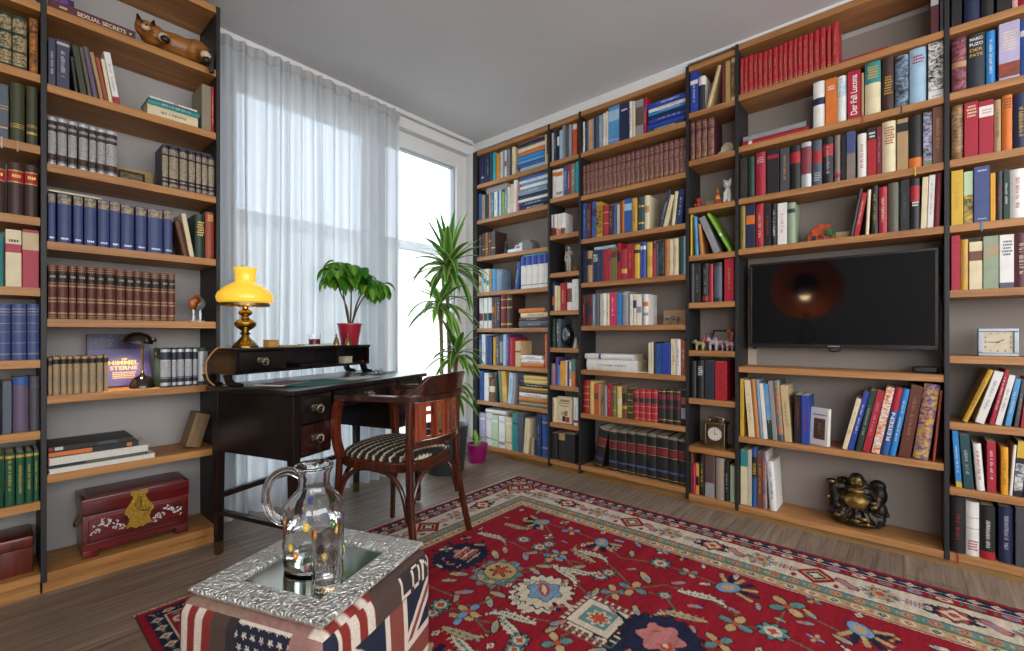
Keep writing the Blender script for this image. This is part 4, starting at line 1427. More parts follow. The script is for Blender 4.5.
pl.build('lock_plate', m_plate, t)
pearl = mk('mother_of_pearl', 'd8cfd0', rough=.2, var=.15, scale=120)
for sx in (-1, 1):
    f = MB().use(pearl); r = random.Random(8 + sx)
    for k in range(24):
        q = k / 23; x = sx * (.052 + .1 * q); zz = .08 + .045 * (1 - abs(q - .55)) + r.uniform(-.018, .016)
        if .35 < q < .8: zz += r.uniform(0, .018)
        for p in range(3): a = r.uniform(0, 6.28); f.ball((x + .004 * math.cos(a), -.0015, zz + .004 * math.sin(a)), (.0042, .0012, .0022), 8, rot=(0, a, 0))
    f.build('inlay', None, t)
for sx in (-1, 1):
    MB().tube(spline([(sx * (w2 + .002), .06, .15), (sx * (w2 + .014), .07, .12), (sx * (w2 + .014), .12, .12), (sx * (w2 + .002), .13, .15)]), .004, 8).build('side_handle', m_brass_old, t)
# brown box at the photo edge
z = SHELF['L'][9]
t = thing('wooden_box', 'dark red burl wood box on the bottom shelf at the photo edge', 'box', (.0, YF + .045, z + .0004))
m_burl = wood('red_burl', '3a100a', '7a2c18', .3, .6, 2, coat=.3)
c = MB(); c.box(-.1, 0, 0, .118, .17, .095, bev=.003); c.build('body', m_burl, t)
c = MB(); c.box(-.103, -.003, .0955, .121, .173, .14, bev=.012); c.build('lid', m_burl, t)

# ------------------------------------------------------------------ things on the television wall
S_ = SHELF
# dark figurine and white model house, bay A
z = S_['A'][3]
m_dkf = mk('dark_pewter', '36353a', rough=.35, metal=.4, var=.3, scale=60)
f = MB().use(m_dkf); f.lathe([(.018, 0), (.018, .006), (.012, .012), (.015, .04), (.009, .06), (.014, .075), (.006, .085)], 12); f.ball((0, 0, .097), (.011, .011, .013)); f.tube([(-.014, 0, .07), (-.022, -.006, .05), (-.01, -.014, .045)], .004, 6); f.tube([(.014, 0, .07), (.02, -.006, .055), (.006, -.016, .06)], .004, 6)
tag(f.build('figurine', None, loc=(XF + .05, 2.44, z + .0004), voxel=.0025), 'small dark pewter figurine between leather books and the white model house', 'figurine')
t = RT('model_house', 'small white and grey model of terraced buildings on the third shelf', 'model', 2.28, z, .035)
mw = paint('model_white', 'd5dbe0'); mg = paint('model_stone', '6d6a66')
c = MB().use(mw); c.box(-.13, 0, 0, .02, .09, .032, bev=.002); c.box(-.07, .02, .032, .02, .09, .062, bev=.002); c.box(-.035, .03, .062, .02, .09, .08, bev=.002); c.use(mg); c.box(-.06, .019, .036, -.02, .0195, .054); c.build('white_block', None, t)
c = MB().use(mg); c.box(.021, .0, 0, .125, .09, .06, bev=.002); c.prism([(.021, .06), (.11, .06), (.1, .085), (.03, .09)], .0, .09, Matrix(((1, 0, 0, 0), (0, 0, 1, 0), (0, 1, 0, 0), (0, 0, 0, 1)))); c.build('stone_block', None, t)
# front-facing book, bay A sixth shelf stack keeps its own row; bay B statuette
z = S_['B'][4]
t = RT('statuette', 'slim pale standing statuette on the narrow shelf near the window', 'statuette', 1.84, z, .06)
b = MB(); b.lathe([(.02, 0), (.02, .006)], 16, sx=1, sy=.8)
b.tube([(-.009, 0, .005), (-.011, 0, .05), (-.01, 0, .1)], [.007, .009, .013], 8); b.tube([(.01, 0, .005), (.011, -.004, .05), (.008, 0, .1)], [.007, .009, .013], 8)
b.ball((0, 0, .105), (.02, .015, .018)); b.ball((0, 0, .135), (.017, .013, .028)); b.tube([(-.02, 0, .15), (.02, 0, .152)], .009, 8)
b.tube([(-.02, 0, .15), (-.03, 0, .115), (-.027, -.006, .085)], [.008, .007, .005], 8); b.tube([(.02, 0, .152), (.032, -.008, .13), (.016, -.016, .142)], [.008, .007, .005], 8)
b.tube([(0, 0, .155), (0, 0, .17)], .006, 8); b.ball((0, -.002, .18), (.0105, .012, .0135))
b.build('figure', mk('pale_stone', 'b3aca0', rough=.6, var=.15, scale=60), t, voxel=.003)
c = MB().use(paint('cork_block', '9c7650')); c.box(0, 0, 0, .03, .03, .052, bev=.002)
tag(c.build('wooden_block', None, loc=(XF + .1, 1.826, z + .0004), rot=(0, 0, -PI / 2)), 'small tan wooden block behind the pale statuette', 'block')
z = S_['B'][6]
t = RT('decorative_egg', 'dark painted egg with turquoise medallion on a small stand, narrow shelf', 'ornament', 1.848, z, .06)
MB().lathe([(.028, 0), (.03, .006), (.018, .014), (.014, .02), (.022, .03)], 20).build('stand', m_black, t)
MB().lathe([(0.001, .024), (.02, .029), (.036, .05), (.044, .085), (.04, .12), (.028, .15), (.012, .168), (.001, .172)], 28, cap=False).build('egg', mk('egg_lacquer', '15161a', rough=.2, coat=.4, var=0), t)
MB().ball((0, -.034, .095), (.026, .0125, .048), 20).build('medallion', mottle('dark_teal', 'grey_green'), t)
c = MB().use(paint('white_ceramic', 'c9c6c2')); c.lathe([(.03, 0), (.024, .012), (.016, .04), (.006, .072), (.001, .08)], 14, sx=1, sy=.6)
tag(c.build('shell', None, loc=(XF + .05, 1.772, z + .0004)), 'white pointed shell beside the dark egg', 'shell')
# books that show their front covers
def cover_book(label, y, z, dep, w, h, th, col, tilt=10, turn=0, deco=None, pages=m_pagew):
    t = RT('paperback_book', label, 'book', y, z + .002, dep, None, turn)
    Mt = Matrix.Rotation(R(-tilt), 4, 'X')
    c = MB().use(cloth(col)); c.box(-w / 2, 0, 0, w / 2, .001, h, Mt); c.box(-w / 2, .001, 0, -w / 2 + .001, th, h, Mt); c.box(-w / 2, th, 0, w / 2, th + .001, h, Mt)
    if deco:
        for x0, x1, z0, z1, m in deco: c.use(m); c.box(x0 * w - w / 2, -.0006, z0 * h, x1 * w - w / 2, 0, z1 * h, Mt)
    c.build('cover', None, t, smooth=0)
    MB().box(-w / 2 + .0012, .0012, .001, w / 2 - .001, th - .0002, h - .001, Mt).build('pages', pages, t, smooth=0)
    return t
cover_book('cream paperback facing out, red fruit on cover, between white books in narrow bay', 1.862, S_['B'][8], .03, .128, .19, .022, 'cream', 4, 0,
           [(.1, .9, .72, .76, cloth('tan')), (.15, .85, .62, .66, cloth('tan')), (.2, .8, .8, .88, cloth('tan_pink')), (.38, .6, .06, .26, cloth('navy')), (.62, .86, .04, .24, cloth('red')), (.25, .5, .28, .42, mottle('grey_green', 'cream')), (.5, .72, .28, .46, mottle('tan', 'brown'))])
# toy cow on a wooden board
z = S_['C'][5]
c = MB().use(wood('light_board', 'a98a60', 'c4a67a', .6, 1.2, 0)); c.box(-.073, 0, 0, .073, .02, .09, Matrix.Rotation(R(-5), 4, 'X'), bev=.001)
tag(c.build('wooden_board', None, loc=(XF + .115, 1.086, z + .0024), rot=(0, 0, -PI / 2)), 'light wooden board leaning behind the toy cow', 'board')
t = RT('toy_cow', 'small mottled toy cow standing before a light wooden board', 'toy', 1.068, z, .06)
def quad_animal(t, L, H, mat, neck=.0, head=(.022, .014, .014), tail=True, legr=.0055):
    b = MB(); zl = H * .5
    b.ball((0, 0, H * .68), (L * .42, L * .17, H * .2)); b.ball((-L * .25, 0, H * .7), (L * .17, L * .16, H * .2)); b.ball((L * .25, 0, H * .7), (L * .16, L * .16, H * .19))
    for x in (-.28, .28):
        for y in (-.1, .1):
            k = .03 if x > 0 else -.01
            b.tube([(x * L, y * L, zl * 1.2), (x * L + k * L, y * L, zl * .6), (x * L, y * L, 0)], [legr * 1.4, legr, legr * .9], 8)
    hx, hz = -L * (.5 + neck * .2), H * (.8 + neck)
    b.tube([(-L * .3, 0, H * .72), (hx + .008, 0, hz)], [L * .11, L * .075], 8)
    b.ball((hx, 0, hz), (head[0] * L / .08, head[1] * L / .08, head[2] * L / .08), rot=(0, R(-25), 0))
    for s in (-1, 1): b.tube([(hx + .004, s * .006, hz + .006), (hx + .008, s * .013, hz + .014)], [.004, .002], 6)
    if tail: b.tube([(L * .4, 0, H * .8), (L * .48, 0, H * .6), (L * .46, 0, H * .4)], [.003, .003, .004], 6)
    return b.build('body', mat, t, voxel=.0022)
quad_animal(t, .078, .06, mottle('dark_grey', 'tan_grey'))
# loose papers under the white books
c = MB().use(paint('paper', 'd9d7d2', var=.02)); c.box(0, 0, 0, .2, .13, .004)
tag(c.build('paper_stack', None, loc=(XF + .02, 1.405, S_['C'][6] + .0006), rot=(0, 0, -PI / 2 + .03)), 'thin stack of white papers lying beside the two thick white books', 'papers')
# narrow bay beside the television
z = S_['D'][2]
t = RT('fossil', 'cream fossil with ridged coils beside four maroon volumes', 'fossil', .765, z, .06)
b = MB()
for k in range(40):
    a = k * .36; rr = .034 * math.exp(-.06 * k)
    b.ball((rr * math.cos(a), 0, .036 + rr * math.sin(a)), .004 + .011 * math.exp(-.055 * k), 8)
b.ball((-.03, .005, .018), (.02, .02, .018)); b.ball((.028, .01, .014), (.016, .018, .014))
b.build('shell', mk('fossil_stone', 'b3a58a', rough=.8, var=.25, scale=80), t, voxel=.003)
z = S_['D'][3]
c = MB().use(wood('plank_pine', 'b59a72', 'd0b48a', .6, 1.2, 0)); c.box(-.075, 0, 0, .075, .018, .062, bev=.001)
tag(c.build('wooden_plank', None, loc=(XF + .14, .83, z + .0004), rot=(0, 0, -PI / 2)), 'pale pine plank standing behind the small figures', 'plank')
t = RT('toy_bear', 'small red bear figure on the third shelf beside the pine plank', 'toy', .922, z, .06)
b = MB(); b.ball((0, 0, .02), (.016, .014, .02)); b.ball((0, -.001, .052), (.015, .014, .014))
for s in (-1, 1): b.ball((s * .012, 0, .065), .006); b.tube([(s * .013, 0, .034), (s * .022, -.008, .022)], [.006, .005], 8); b.tube([(s * .008, -.004, .012), (s * .012, -.016, .006)], [.007, .006], 8)
b.ball((0, -.013, .049), (.007, .006, .005)); b.build('body', paint('bear_red', 'a83226'), t, voxel=.0022)
t = RT('wooden_clown_toy', 'stacked wooden toy figure in red, yellow and green beside the white cat', 'toy', .81, z, .05)
MB().box(-.016, -.01, 0, .016, .01, .012, bev=.003).build('base', paint('toy_green', '2c7a36'), t)
MB().tube([(-.007, 0, .012), (-.007, 0, .034)], .006, 10).tube([(.007, 0, .012), (.007, 0, .034)], .006, 10).build('legs', paint('toy_red', 'b01e30'), t)
MB().lathe([(.014, .034), (.015, .045), (.009, .057)], 14).build('body', paint('toy_yellow', 'dba323'), t)
MB().ball((0, 0, .067), .0105).build('head', paint('toy_red', 'b01e30'), t)
MB().lathe([(.007, .074), (.001, .1)], 12).build('hat', paint('toy_orange', 'c97a20'), t)
t = RT('cat_figurine', 'white upright cat figurine beside the clown toy on the third shelf', 'figurine', .757, z, .05); t.scale = (1.18, 1.1, 1.15)
b = MB(); b.ball((0, .012, .04), (.017, .022, .036)); b.ball((0, .004, .062), (.015, .016, .022)); b.ball((0, -.004, .096), (.019, .018, .018)); b.ball((0, -.018, .09), (.008, .007, .006))
for s in (-1, 1): b.tube([(s * .009, -.008, .058), (s * .01, -.012, .004)], [.008, .007], 8); b.tube([(s * .012, -.002, .106), (s * .016, 0, .126)], [.008, .002], 6)
b.tube([(.014, .03, .01), (.028, .02, .008), (.03, .0, .01)], .006, 8); b.build('body', paint('cat_china', 'd6d2cc', rough=.25), t, voxel=.003)
d = MB().use(paint('ink', '14202c'))
for s in (-1, 1): d.ball((s * .0075, -.0205, .1), (.0032, .002, .0026))
d.build('eyes', None, t)
z = S_['D'][6]
t = RT('picture_frame', 'black framed small picture behind the painted toy animals', 'frame', .797, z + .0015, .12)
f = MB().use(paint('frame_black', '1d1a16'))
Mf = Matrix.Rotation(R(-8), 4, 'X')
for q in ((-.062, 0, .062, .01), (-.062, .11, .062, .12), (-.062, .01, -.052, .11), (.052, .01, .062, .11)): f.box(q[0], -.008, q[1], q[2], .006, q[3], Mf)
f.build('frame', None, t, smooth=0)
f = MB(); f.box(-.053, -.002, .009, .053, .0, .111, Mf); f.build('picture', mottle('grey_brown', 'tan_grey'), t, smooth=0)
t = RT('painted_toy_animal', 'bright painted toy pony with raised orange tail, first of the painted animals', 'toy', .91, z, .05)
quad_animal(t, .06, .06, mottle('orange_yellow', 'teal'), neck=.05)
MB().tube([(.02, 0, .05), (.028, 0, .075), (.022, 0, .09)], [.006, .006, .003], 8).build('tail', paint('toy_tail', 'c1442c'), t)
for nm, yy, dp in (('lilac eared painted toy donkey between the pony and the giraffe', .835, .05), ('lilac eared painted toy donkey half behind its twin, next to the giraffe', .806, .075)):
    t = RT('painted_toy_animal', nm, 'toy', yy, z, dp)
    quad_animal(t, .055, .07, mottle('lilac', 'tan'), neck=.1, head=(.024, .018, .02))
    e = MB()
    for s in (-1, 1): e.tube([(-.03, s * .008, .07), (-.027, s * .012, .092)], [.005, .001], 6)
    e.build('ears', paint('toy_lilac', '7d54a0'), t)
t = RT('toy_giraffe', 'small painted toy giraffe with red orange neck beside the upright', 'toy', .745, z, .05)
quad_animal(t, .045, .062, mottle('orange_tan', 'lilac'), neck=.0)
b = MB(); b.tube(spline([(.0, 0, .05), (.012, 0, .085), (.008, 0, .108)]), .007, 8); b.ball((-.004, 0, .113), (.012, .007, .007)); b.build('neck', paint('toy_neck', 'b44a26'), t)
# carriage clock
z = S_['D'][8]
t = RT('carriage_clock', 'brass carriage clock with round white dial below the red book', 'clock', .822, z, .04)
MB().box(-.062, -.01, 0, .062, .085, .014, bev=.004).box(-.056, -.005, .0145, .056, .08, .024, bev=.003).build('base', m_brass_old, t)
c = MB(); c.box(-.05, 0, .0245, .05, .075, .135, bev=.002); c.build('case', mk('clock_brass_dark', '5c5244', rough=.35, metal=.7, var=.3, scale=40), t)
c = MB()
for sx in (-.052, .052): c.tube([(sx, -.003, .024), (sx, -.003, .137)], .005, 8)
c.build('column', m_brass_old, t)
MB().box(-.06, -.009, .136, .06, .083, .15, bev=.003).build('cap', m_brass_old, t)
c = MB(); c.tube(spline([(-.04, .03, .15), (-.038, .028, .17), (0, .026, .178), (.038, .028, .17), (.04, .03, .15)]), .005, 8); c.box(-.05, .0, .1505, -.022, .03, .166, bev=.004); c.box(.022, .0, .1505, .05, .03, .166, bev=.004); c.build('handle', m_nickel, t)
Md = Matrix.Translation((0, -.0012, .083)) @ Matrix.Rotation(PI / 2, 4, 'X')
d = MB().use(paint('dial_white', 'd6d0c4')); d.lathe([(.038, 0), (.038, .002)], 32, Md); d.use(paint('ink', '1c1a18'))
for k in range(12): d.box(-.001, .028, .002, .001, .034, .0024, Md @ Matrix.Rotation(k * PI / 6, 4, 'Z'))
d.box(-.0014, -.004, .0021, .0014, .026, .0026, Md); d.box(-.0014, -.004, .0021, .0014, .018, .0026, Md @ Matrix.Rotation(R(-95), 4, 'Z')); d.build('dial', None, t, smooth=0)
# television bay
z = S_['E'][4]
t = RT('toy_cottage', 'small orange terracotta cottage ornament with green plants above the television', 'ornament', .316, z, .07)
m_tc = mk('terracotta', 'a8451f', rough=.8, var=.35, scale=90, bump=.8, bscale=150)
b = MB(); b.box(-.058, -.02, 0, .058, .03, .03); b.prism([(-.058, .03), (.05, .03), (.03, .085), (-.01, .09), (-.04, .07)], -.03, .022, Matrix(((1, 0, 0, 0), (0, 0, -1, 0), (0, 1, 0, 0), (0, 0, 0, 1))))
r = random.Random(4)
for k in range(14): b.ball((r.uniform(-.05, .04), r.uniform(-.02, .02), r.uniform(.03, .08)), .012, 8)
b.build('house', m_tc, t, voxel=.004)
g = MB().use(paint('moss_green', '1f6a44'))
for k in range(10): g.ball((r.uniform(.02, .055), -.024, r.uniform(.02, .07)), .008, 8)
g.build('plants', None, t)
d = MB().use(paint('ink', '1c1a18')); d.box(-.035, -.026, .004, -.02, -.019, .03); d.box(-.008, -.026, .018, .006, -.019, .03); d.use(paint('blue_dot', '3a6ac0')); d.ball((.016, -.025, .01), .006); d.build('openings', None, t)
c = MB().use(wood('light_board', 'a98a60', 'c4a67a')); c.box(0, 0, 0, .075, .05, .04, bev=.002)
tag(c.build('wooden_block', None, loc=(XF + .07, .255, z + .0004), rot=(0, 0, -PI / 2)), 'pale wooden block between the terracotta cottage and the leaning books', 'block')
cover_book('white paperback turned outward with a dark portrait on its cover, under television', .323, S_['E'][7], .03, .088, .186, .02, 'white', 3, R(-28),
           [(.2, .85, .16, .72, mottle('dark_olive', 'brown')), (.45, .62, .3, .6, mottle('tan', 'dark_brown')), (.15, .9, .8, .84, cloth('grey'))])
# television
t = thing('television', 'large black flat television mounted in the bookcase', 'television', (XF + .1, .266, .93), -PI / 2)
tw, tht = .775, .463
m_scr = mk('tv_screen', '05060a', rough=.06, var=0, Specular_IOR_Level=.42)
c = MB(); c.box(-tw / 2, .0, 0, tw / 2, .035, tht, bev=.004); c.box(-.25, .035, .06, .25, .06, .32, bev=.01); c.build('housing', mk('tv_case', '161618', rough=.35, var=0), t)
c = MB(); bz = .012
for q in ((-tw / 2, 0, tw / 2, .02), (-tw / 2, tht - bz, tw / 2, tht), (-tw / 2, .02, -tw / 2 + bz, tht - bz), (tw / 2 - bz, .02, tw / 2, tht - bz)): c.box(q[0], -.005, q[1], q[2], .0, q[3])
c.build('bezel', mk('tv_bezel', '1d1d20', rough=.25, var=0), t, smooth=0, bevel=.001)
MB().box(-tw / 2 + bz, -.0015, .02, tw / 2 - bz, -.0003, tht - bz).build('screen', m_scr, t, smooth=0)
c = MB().use(mk('tv_logo', '8a8a90', rough=.4, var=0))
c.box(-.025, -.0056, .008, .025, -.005, .0125)
c.build('badge', None, t, smooth=0)
c = MB(); c.tube(spline([(-.02, .01, -.002), (-.015, .0, -.014), (.01, 0, -.016), (.03, .01, -.004)]), .004, 6); c.build('sensor', m_plastic, t)
c = MB(); c.box(-.12, .06, .08, .12, .1035, .3); c.build('wall_bracket', m_plastic, t, smooth=0)
t = RT('lit_wall_strip', 'beige strip painted as lit wall down the panel beside the television', 'cable duct', .672, .826, .188)
MB().box(-.012, .004, 0, .008, .019, .44, bev=.002).build('lit_strip', paint('lit_wall_beige', 'b9a58c'), t)  # pale strip stands in for a lit piece of wall
MB().box(-.012, .002, .0, .034, .003, .09).build('cover_plate', paint('plate_beige', 'bda993'), t, smooth=0)
MB().tube(spline([(.0, .0, .44), (.006, -.004, .38), (-.006, -.002, .3), (.002, .0, .2)]), .003, 6).build('cable', paint('cable_white', 'b7ada0'), t)
t = RT('wall_socket', 'small socket with plug beside the beige lit wall strip', 'socket', .655, .908, .205)
MB().box(-.018, -.006, 0, .018, .0015, .04, bev=.002).build('plate', paint('plate_beige', 'bda993'), t)
MB().tube([(.004, -.006, .012), (.014, -.02, .02)], .007, 8).build('plug', m_plastic, t)
c = MB().use(paint('wood_tag', 'b38d5f')); c.box(-.013, 0, 0, .013, .006, .042, bev=.001)
tag(c.build('hook_plate', None, loc=(XF + .2015, -.122, 1.233), rot=(0, 0, -PI / 2)), 'small tan wooden plate fixed beside the top of the television', 'plate')
t = RT('media_receiver', 'low black set top box on the shelf under the television', 'receiver', -.077, S_['E'][6], .06); t.scale = (.65, .8, .9)
MB().prism([(-.06, 0), (.06, 0), (.068, .02), (.07, .08), (.06, .1), (-.06, .1), (-.07, .08), (-.068, .02)], .004, .03).build('body', m_plastic, t, bevel=.004)
MB().prism([(-.05, .01), (.05, .01), (.055, .09), (-.055, .09)], .0302, .034).build('top_plate', m_black, t, bevel=.001)
MB().box(-.05, .02, 0, .05, .08, .004).build('foot', m_rubber, t)
# alarm clock
z = S_['F'][6]
t = RT('alarm_clock', 'square silver framed clock with cream dial on the shelf past the television', 'clock', -.2995, z, .05)
c = MB()
for q in ((-.0585, 0, .0585, .014), (-.0585, .103, .0585, .117), (-.0585, .014, -.0445, .103), (.0445, .014, .0585, .103)): c.box(q[0], -.006, q[1], q[2], .03, q[3])
c.build('frame', mk('brushed_silver', '8a9098', rough=.35, metal=.8, var=.08), t, smooth=0, bevel=.002)
d = MB().use(paint('clock_cream', 'c9bda4')); d.box(-.0445, .0, .014, .0445, .025, .103); d.use(paint('ink', '2a2622'))
Md = Matrix.Translation((0, -.0003, .0585)) @ Matrix.Rotation(PI / 2, 4, 'X')
for k in range(12):
    a = k * PI / 6; s = min(.036 / max(abs(math.sin(a)), 1e-3), .036 / max(abs(math.cos(a)), 1e-3), .042)
    d.text(str(12 if k == 0 else k), Md @ Matrix.Translation((s * math.sin(a), s * math.cos(a), 0)), .006, .008, .0004, fit=False)
d.box(-.0012, -.006, .0004, .0012, .03, .0008, Md @ Matrix.Rotation(R(90), 4, 'Z')); d.box(-.0014, -.006, .0004, .0014, .022, .0008, Md @ Matrix.Rotation(R(-58), 4, 'Z')); d.lathe([(.003, .0004), (.003, .001)], 12, Md)
d.build('dial', None, t, smooth=0)
# laughing buddha
z = S_['E'][8]
def bronze():
    m, nt, b, N, Lk = nodes('dark_bronze')
    tc = N.new('ShaderNodeTexCoord'); nz = N.new('ShaderNodeTexNoise'); nz.inputs['Scale'].default_value = 28; nz.inputs['Detail'].default_value = 3
    Lk.new(tc.outputs['Object'], nz.inputs[0])
    cr = N.new('ShaderNodeValToRGB'); e = cr.color_ramp.elements
    e[0].position = .5; e[0].color = rgba('1f1a17'); e[1].position = .8; e[1].color = rgba('5d4826')
    Lk.new(nz.outputs[0], cr.inputs[0]); Lk.new(cr.outputs[0], b.inputs['Base Color'])
    setp(b, Metallic=.6, Roughness=.4)
    return m
m_bz = bronze()
t = RT('buddha_statue', 'bronze laughing buddha statue with gilt belly on the bottom shelf', 'statue', .172, z + .004, .095)
m_gb = mk('worn_gilding', '86693a', rough=.4, metal=.8, var=.5, scale=60)
b = MB(); b.ball((0, 0, .022), (.115, .075, .024)); b.ball((0, -.005, .055), (.1, .065, .035))
b.ball((-.06, -.04, .055), (.055, .035, .03)); b.ball((.06, -.035, .055), (.055, .035, .03)); b.ball((0, -.005, .105), (.085, .06, .065)); b.ball((0, .008, .165), (.08, .045, .042))
b.ball((0, -.01, .222), (.032, .032, .034)); b.ball((0, -.012, .208), (.033, .03, .022)); b.tube([(0, 0, .17), (0, -.005, .2)], .026, 10)
b.tube(spline([(-.05, 0, .18), (-.08, -.01, .172), (-.095, -.015, .185), (-.1, -.02, .195)]), [.024] * 7 + [.02] * 6 + [.015] * 6, 8)
b.ball((-.1, -.022, .198), (.024, .018, .014)); b.tube([(-.095, -.015, .185), (-.085, -.01, .08)], [.02, .032], 8)
b.tube(spline([(.045, 0, .175), (.078, -.012, .15), (.07, -.045, .115), (.05, -.058, .105)]), [.025] * 7 + [.021] * 6 + [.017] * 6, 8)
b.ball((.08, .015, .2), (.034, .03, .03)); b.ball((.085, .0, .16), (.034, .034, .05)); b.ball((.08, -.01, .09), (.04, .04, .05)); b.ball((-.075, .0, .08), (.04, .045, .06)); b.ball((-.055, .02, .195), (.03, .025, .025))
b.ball((.092, -.03, .09), (.022, .02, .03)); b.tube([(.1, -.02, .075), (.125, -.02, .08)], [.014, .008], 8)
for k in range(5): a = -1.2 + k * .6; b.tube([(.05 * math.sin(a), -.05 - .01 * math.cos(a), .085), (.085 * math.sin(a), -.068, .035)], [.008, .01], 6)
for s in (-1, 1): b.ball((s * .033, -.005, .208), (.007, .008, .018))
b.build('body', m_bz, t, voxel=.0035)
d = MB().use(m_gb); d.ball((0, -.03, .118), (.054, .042, .044), 20); d.ball((0, -.024, .17), (.036, .026, .018), 16); d.build('belly', None, t)
d = MB().use(m_gb); d.ball((0, -.02, .217), (.026, .026, .028), 18); d.ball((0, -.047, .213), (.007, .006, .006)); 
for s in (-1, 1): d.ball((s * .014, -.042, .209), (.009, .007, .007))
d.use(paint('dark_line', '1a120c'))
for s in (-1, 1): d.tube([(s * .004, -.047, .223), (s * .011, -.047, .226), (s * .018, -.042, .222)], .0018, 6)
d.tube([(-.012, -.0455, .203), (0, -.048, .198), (.012, -.0455, .203)], .0022, 6); d.build('face', None, t)
for x, y, zz, sx in ((-.07, -.068, .05, .016), (.0, -.073, .038, .02), (.045, -.072, .03, .012), (.068, -.05, .13, .013), (.07, -.06, .115, .012), (-.115, -.03, .12, .01), (.03, -.074, .052, .016), (-.1, -.04, .2, .014)): MB().use(m_gb).ball((x, y, zz), (sx, .008, .009)).build('gilt_ornament', None, t)

# ------------------------------------------------------------------ curtain
def sheer():
    m = bpy.data.materials.new('sheer_voile'); m.use_nodes = True
    nt = m.node_tree; N = nt.nodes; Lk = nt.links
    N.remove(N['Principled BSDF']); out = N['Material Output']
    tr = N.new('ShaderNodeBsdfTransparent'); tl = N.new('ShaderNodeBsdfTranslucent'); df = N.new('ShaderNodeBsdfDiffuse')
    tl.inputs[0].default_value = (.5, .53, .57, 1); df.inputs[0].default_value = (.66, .68, .7, 1)
    tc = N.new('ShaderNodeTexCoord'); mp = N.new('ShaderNodeMapping'); mp.inputs['Scale'].default_value = (160, 160, 9)
    nz = N.new('ShaderNodeTexNoise'); nz.inputs['Scale'].default_value = 2; nz.inputs['Detail'].default_value = 2
    Lk.new(tc.outputs['Object'], mp.inputs[0]); Lk.new(mp.outputs[0], nz.inputs[0])
    m1 = N.new('ShaderNodeMixShader'); m1.inputs[0].default_value = .62
    Lk.new(tl.outputs[0], m1.inputs[1]); Lk.new(df.outputs[0], m1.inputs[2])
    lw = N.new('ShaderNodeLayerWeight'); lw.inputs[0].default_value = .5      # open weave: denser when seen edge-on
    pw = N.new('ShaderNodeMath'); pw.operation = 'POWER'; pw.inputs[1].default_value = .7; Lk.new(lw.outputs['Facing'], pw.inputs[0])
    ad = N.new('ShaderNodeMath'); ad.operation = 'MULTIPLY_ADD'; ad.inputs[1].default_value = .16; Lk.new(nz.outputs[0], ad.inputs[0]); Lk.new(pw.outputs[0], ad.inputs[2])
    mr = N.new('ShaderNodeMapRange'); mr.inputs[1].default_value = .1; mr.inputs[2].default_value = .95; mr.inputs[3].default_value = .84; mr.inputs[4].default_value = .995
    m5 = N.new('ShaderNodeMapping'); m5.inputs['Scale'].default_value = (26, .1, .25); n5 = N.new('ShaderNodeTexNoise'); n5.inputs['Scale'].default_value = 1; n5.inputs['Detail'].default_value = 2      # gathers are looser in places
    Lk.new(tc.outputs['Object'], m5.inputs[0]); Lk.new(m5.outputs[0], n5.inputs[0])
    r5 = N.new('ShaderNodeMapRange'); r5.inputs[1].default_value = .52; r5.inputs[2].default_value = .66; r5.inputs[3].default_value = 0; r5.inputs[4].default_value = -.5; Lk.new(n5.outputs[0], r5.inputs[0])
    a5 = N.new('ShaderNodeMath'); a5.operation = 'ADD'; Lk.new(ad.outputs[0], a5.inputs[0]); Lk.new(r5.outputs[0], a5.inputs[1])
    Lk.new(a5.outputs[0], mr.inputs[0]); mr.inputs[1].default_value = -.3; mr.inputs[3].default_value = .87
    m2 = N.new('ShaderNodeMixShader'); Lk.new(mr.outputs[0], m2.inputs[0]); Lk.new(tr.outputs[0], m2.inputs[1]); Lk.new(m1.outputs[0], m2.inputs[2])
    Lk.new(m2.outputs[0], out.inputs[0])
    return m
cx0, cx1 = .748, 1.935
t = thing('curtain', 'long white sheer curtain hanging in folds over the window behind the desk', 'curtain', (0, 0, 0))
r = random.Random(21)
# fold line: alternating narrow and wide pleats
xs = [cx0]; 
while xs[-1] < cx1: xs.append(xs[-1] + r.uniform(.018, .06))
NP = 420
def fold_y(u):
    k = 0
    while k < len(xs) - 2 and xs[k + 1] < u: k += 1
    f = (u - xs[k]) / (xs[k + 1] - xs[k])
    s = 1 if k % 2 else -1
    return s * math.sin(PI * min(max(f, 0), 1)) ** .8 * (.018 + .026 * ((k * 37 % 11) / 11))
NZ = 26
def cpt(i, j):
    u = cx0 + (cx1 - cx0) * i / (NP - 1); v = j / (NZ - 1)
    zz = .015 + (ZC - .045) * v
    amp = .45 + .55 * (1 - v) ** .7
    return (u + .006 * math.sin(9 * v + u * 30) * (1 - v), YW - .046 + fold_y(u + .004 * math.sin(5 * v + u * 11)) * amp, zz)
c = MB(); c.grid(cpt, NP, NZ); c.build('fabric', sheer(), t, smooth=80, recalc=False)
def hem(i, j):
    u = cx0 + (cx1 - cx0) * i / (NP - 1); p = cpt(i, NZ - 1)
    return (p[0], p[1] - .0035, ZC - .09 + .06 * j)
c = MB(); c.grid(hem, NP, 2); c.build('heading_tape', mk('voile_tape', 'a6a7a8', rough=.9, var=0), t, smooth=80, recalc=False)
t = thing('curtain_rail', 'slim white curtain rail fixed along the ceiling over the window', 'curtain rail', (0, 0, 0))
MB().box(.74, YW - .045, ZC - .03, 2.66, YW - .02, ZC - .0005, bev=.003).build('rail', m_white, t)

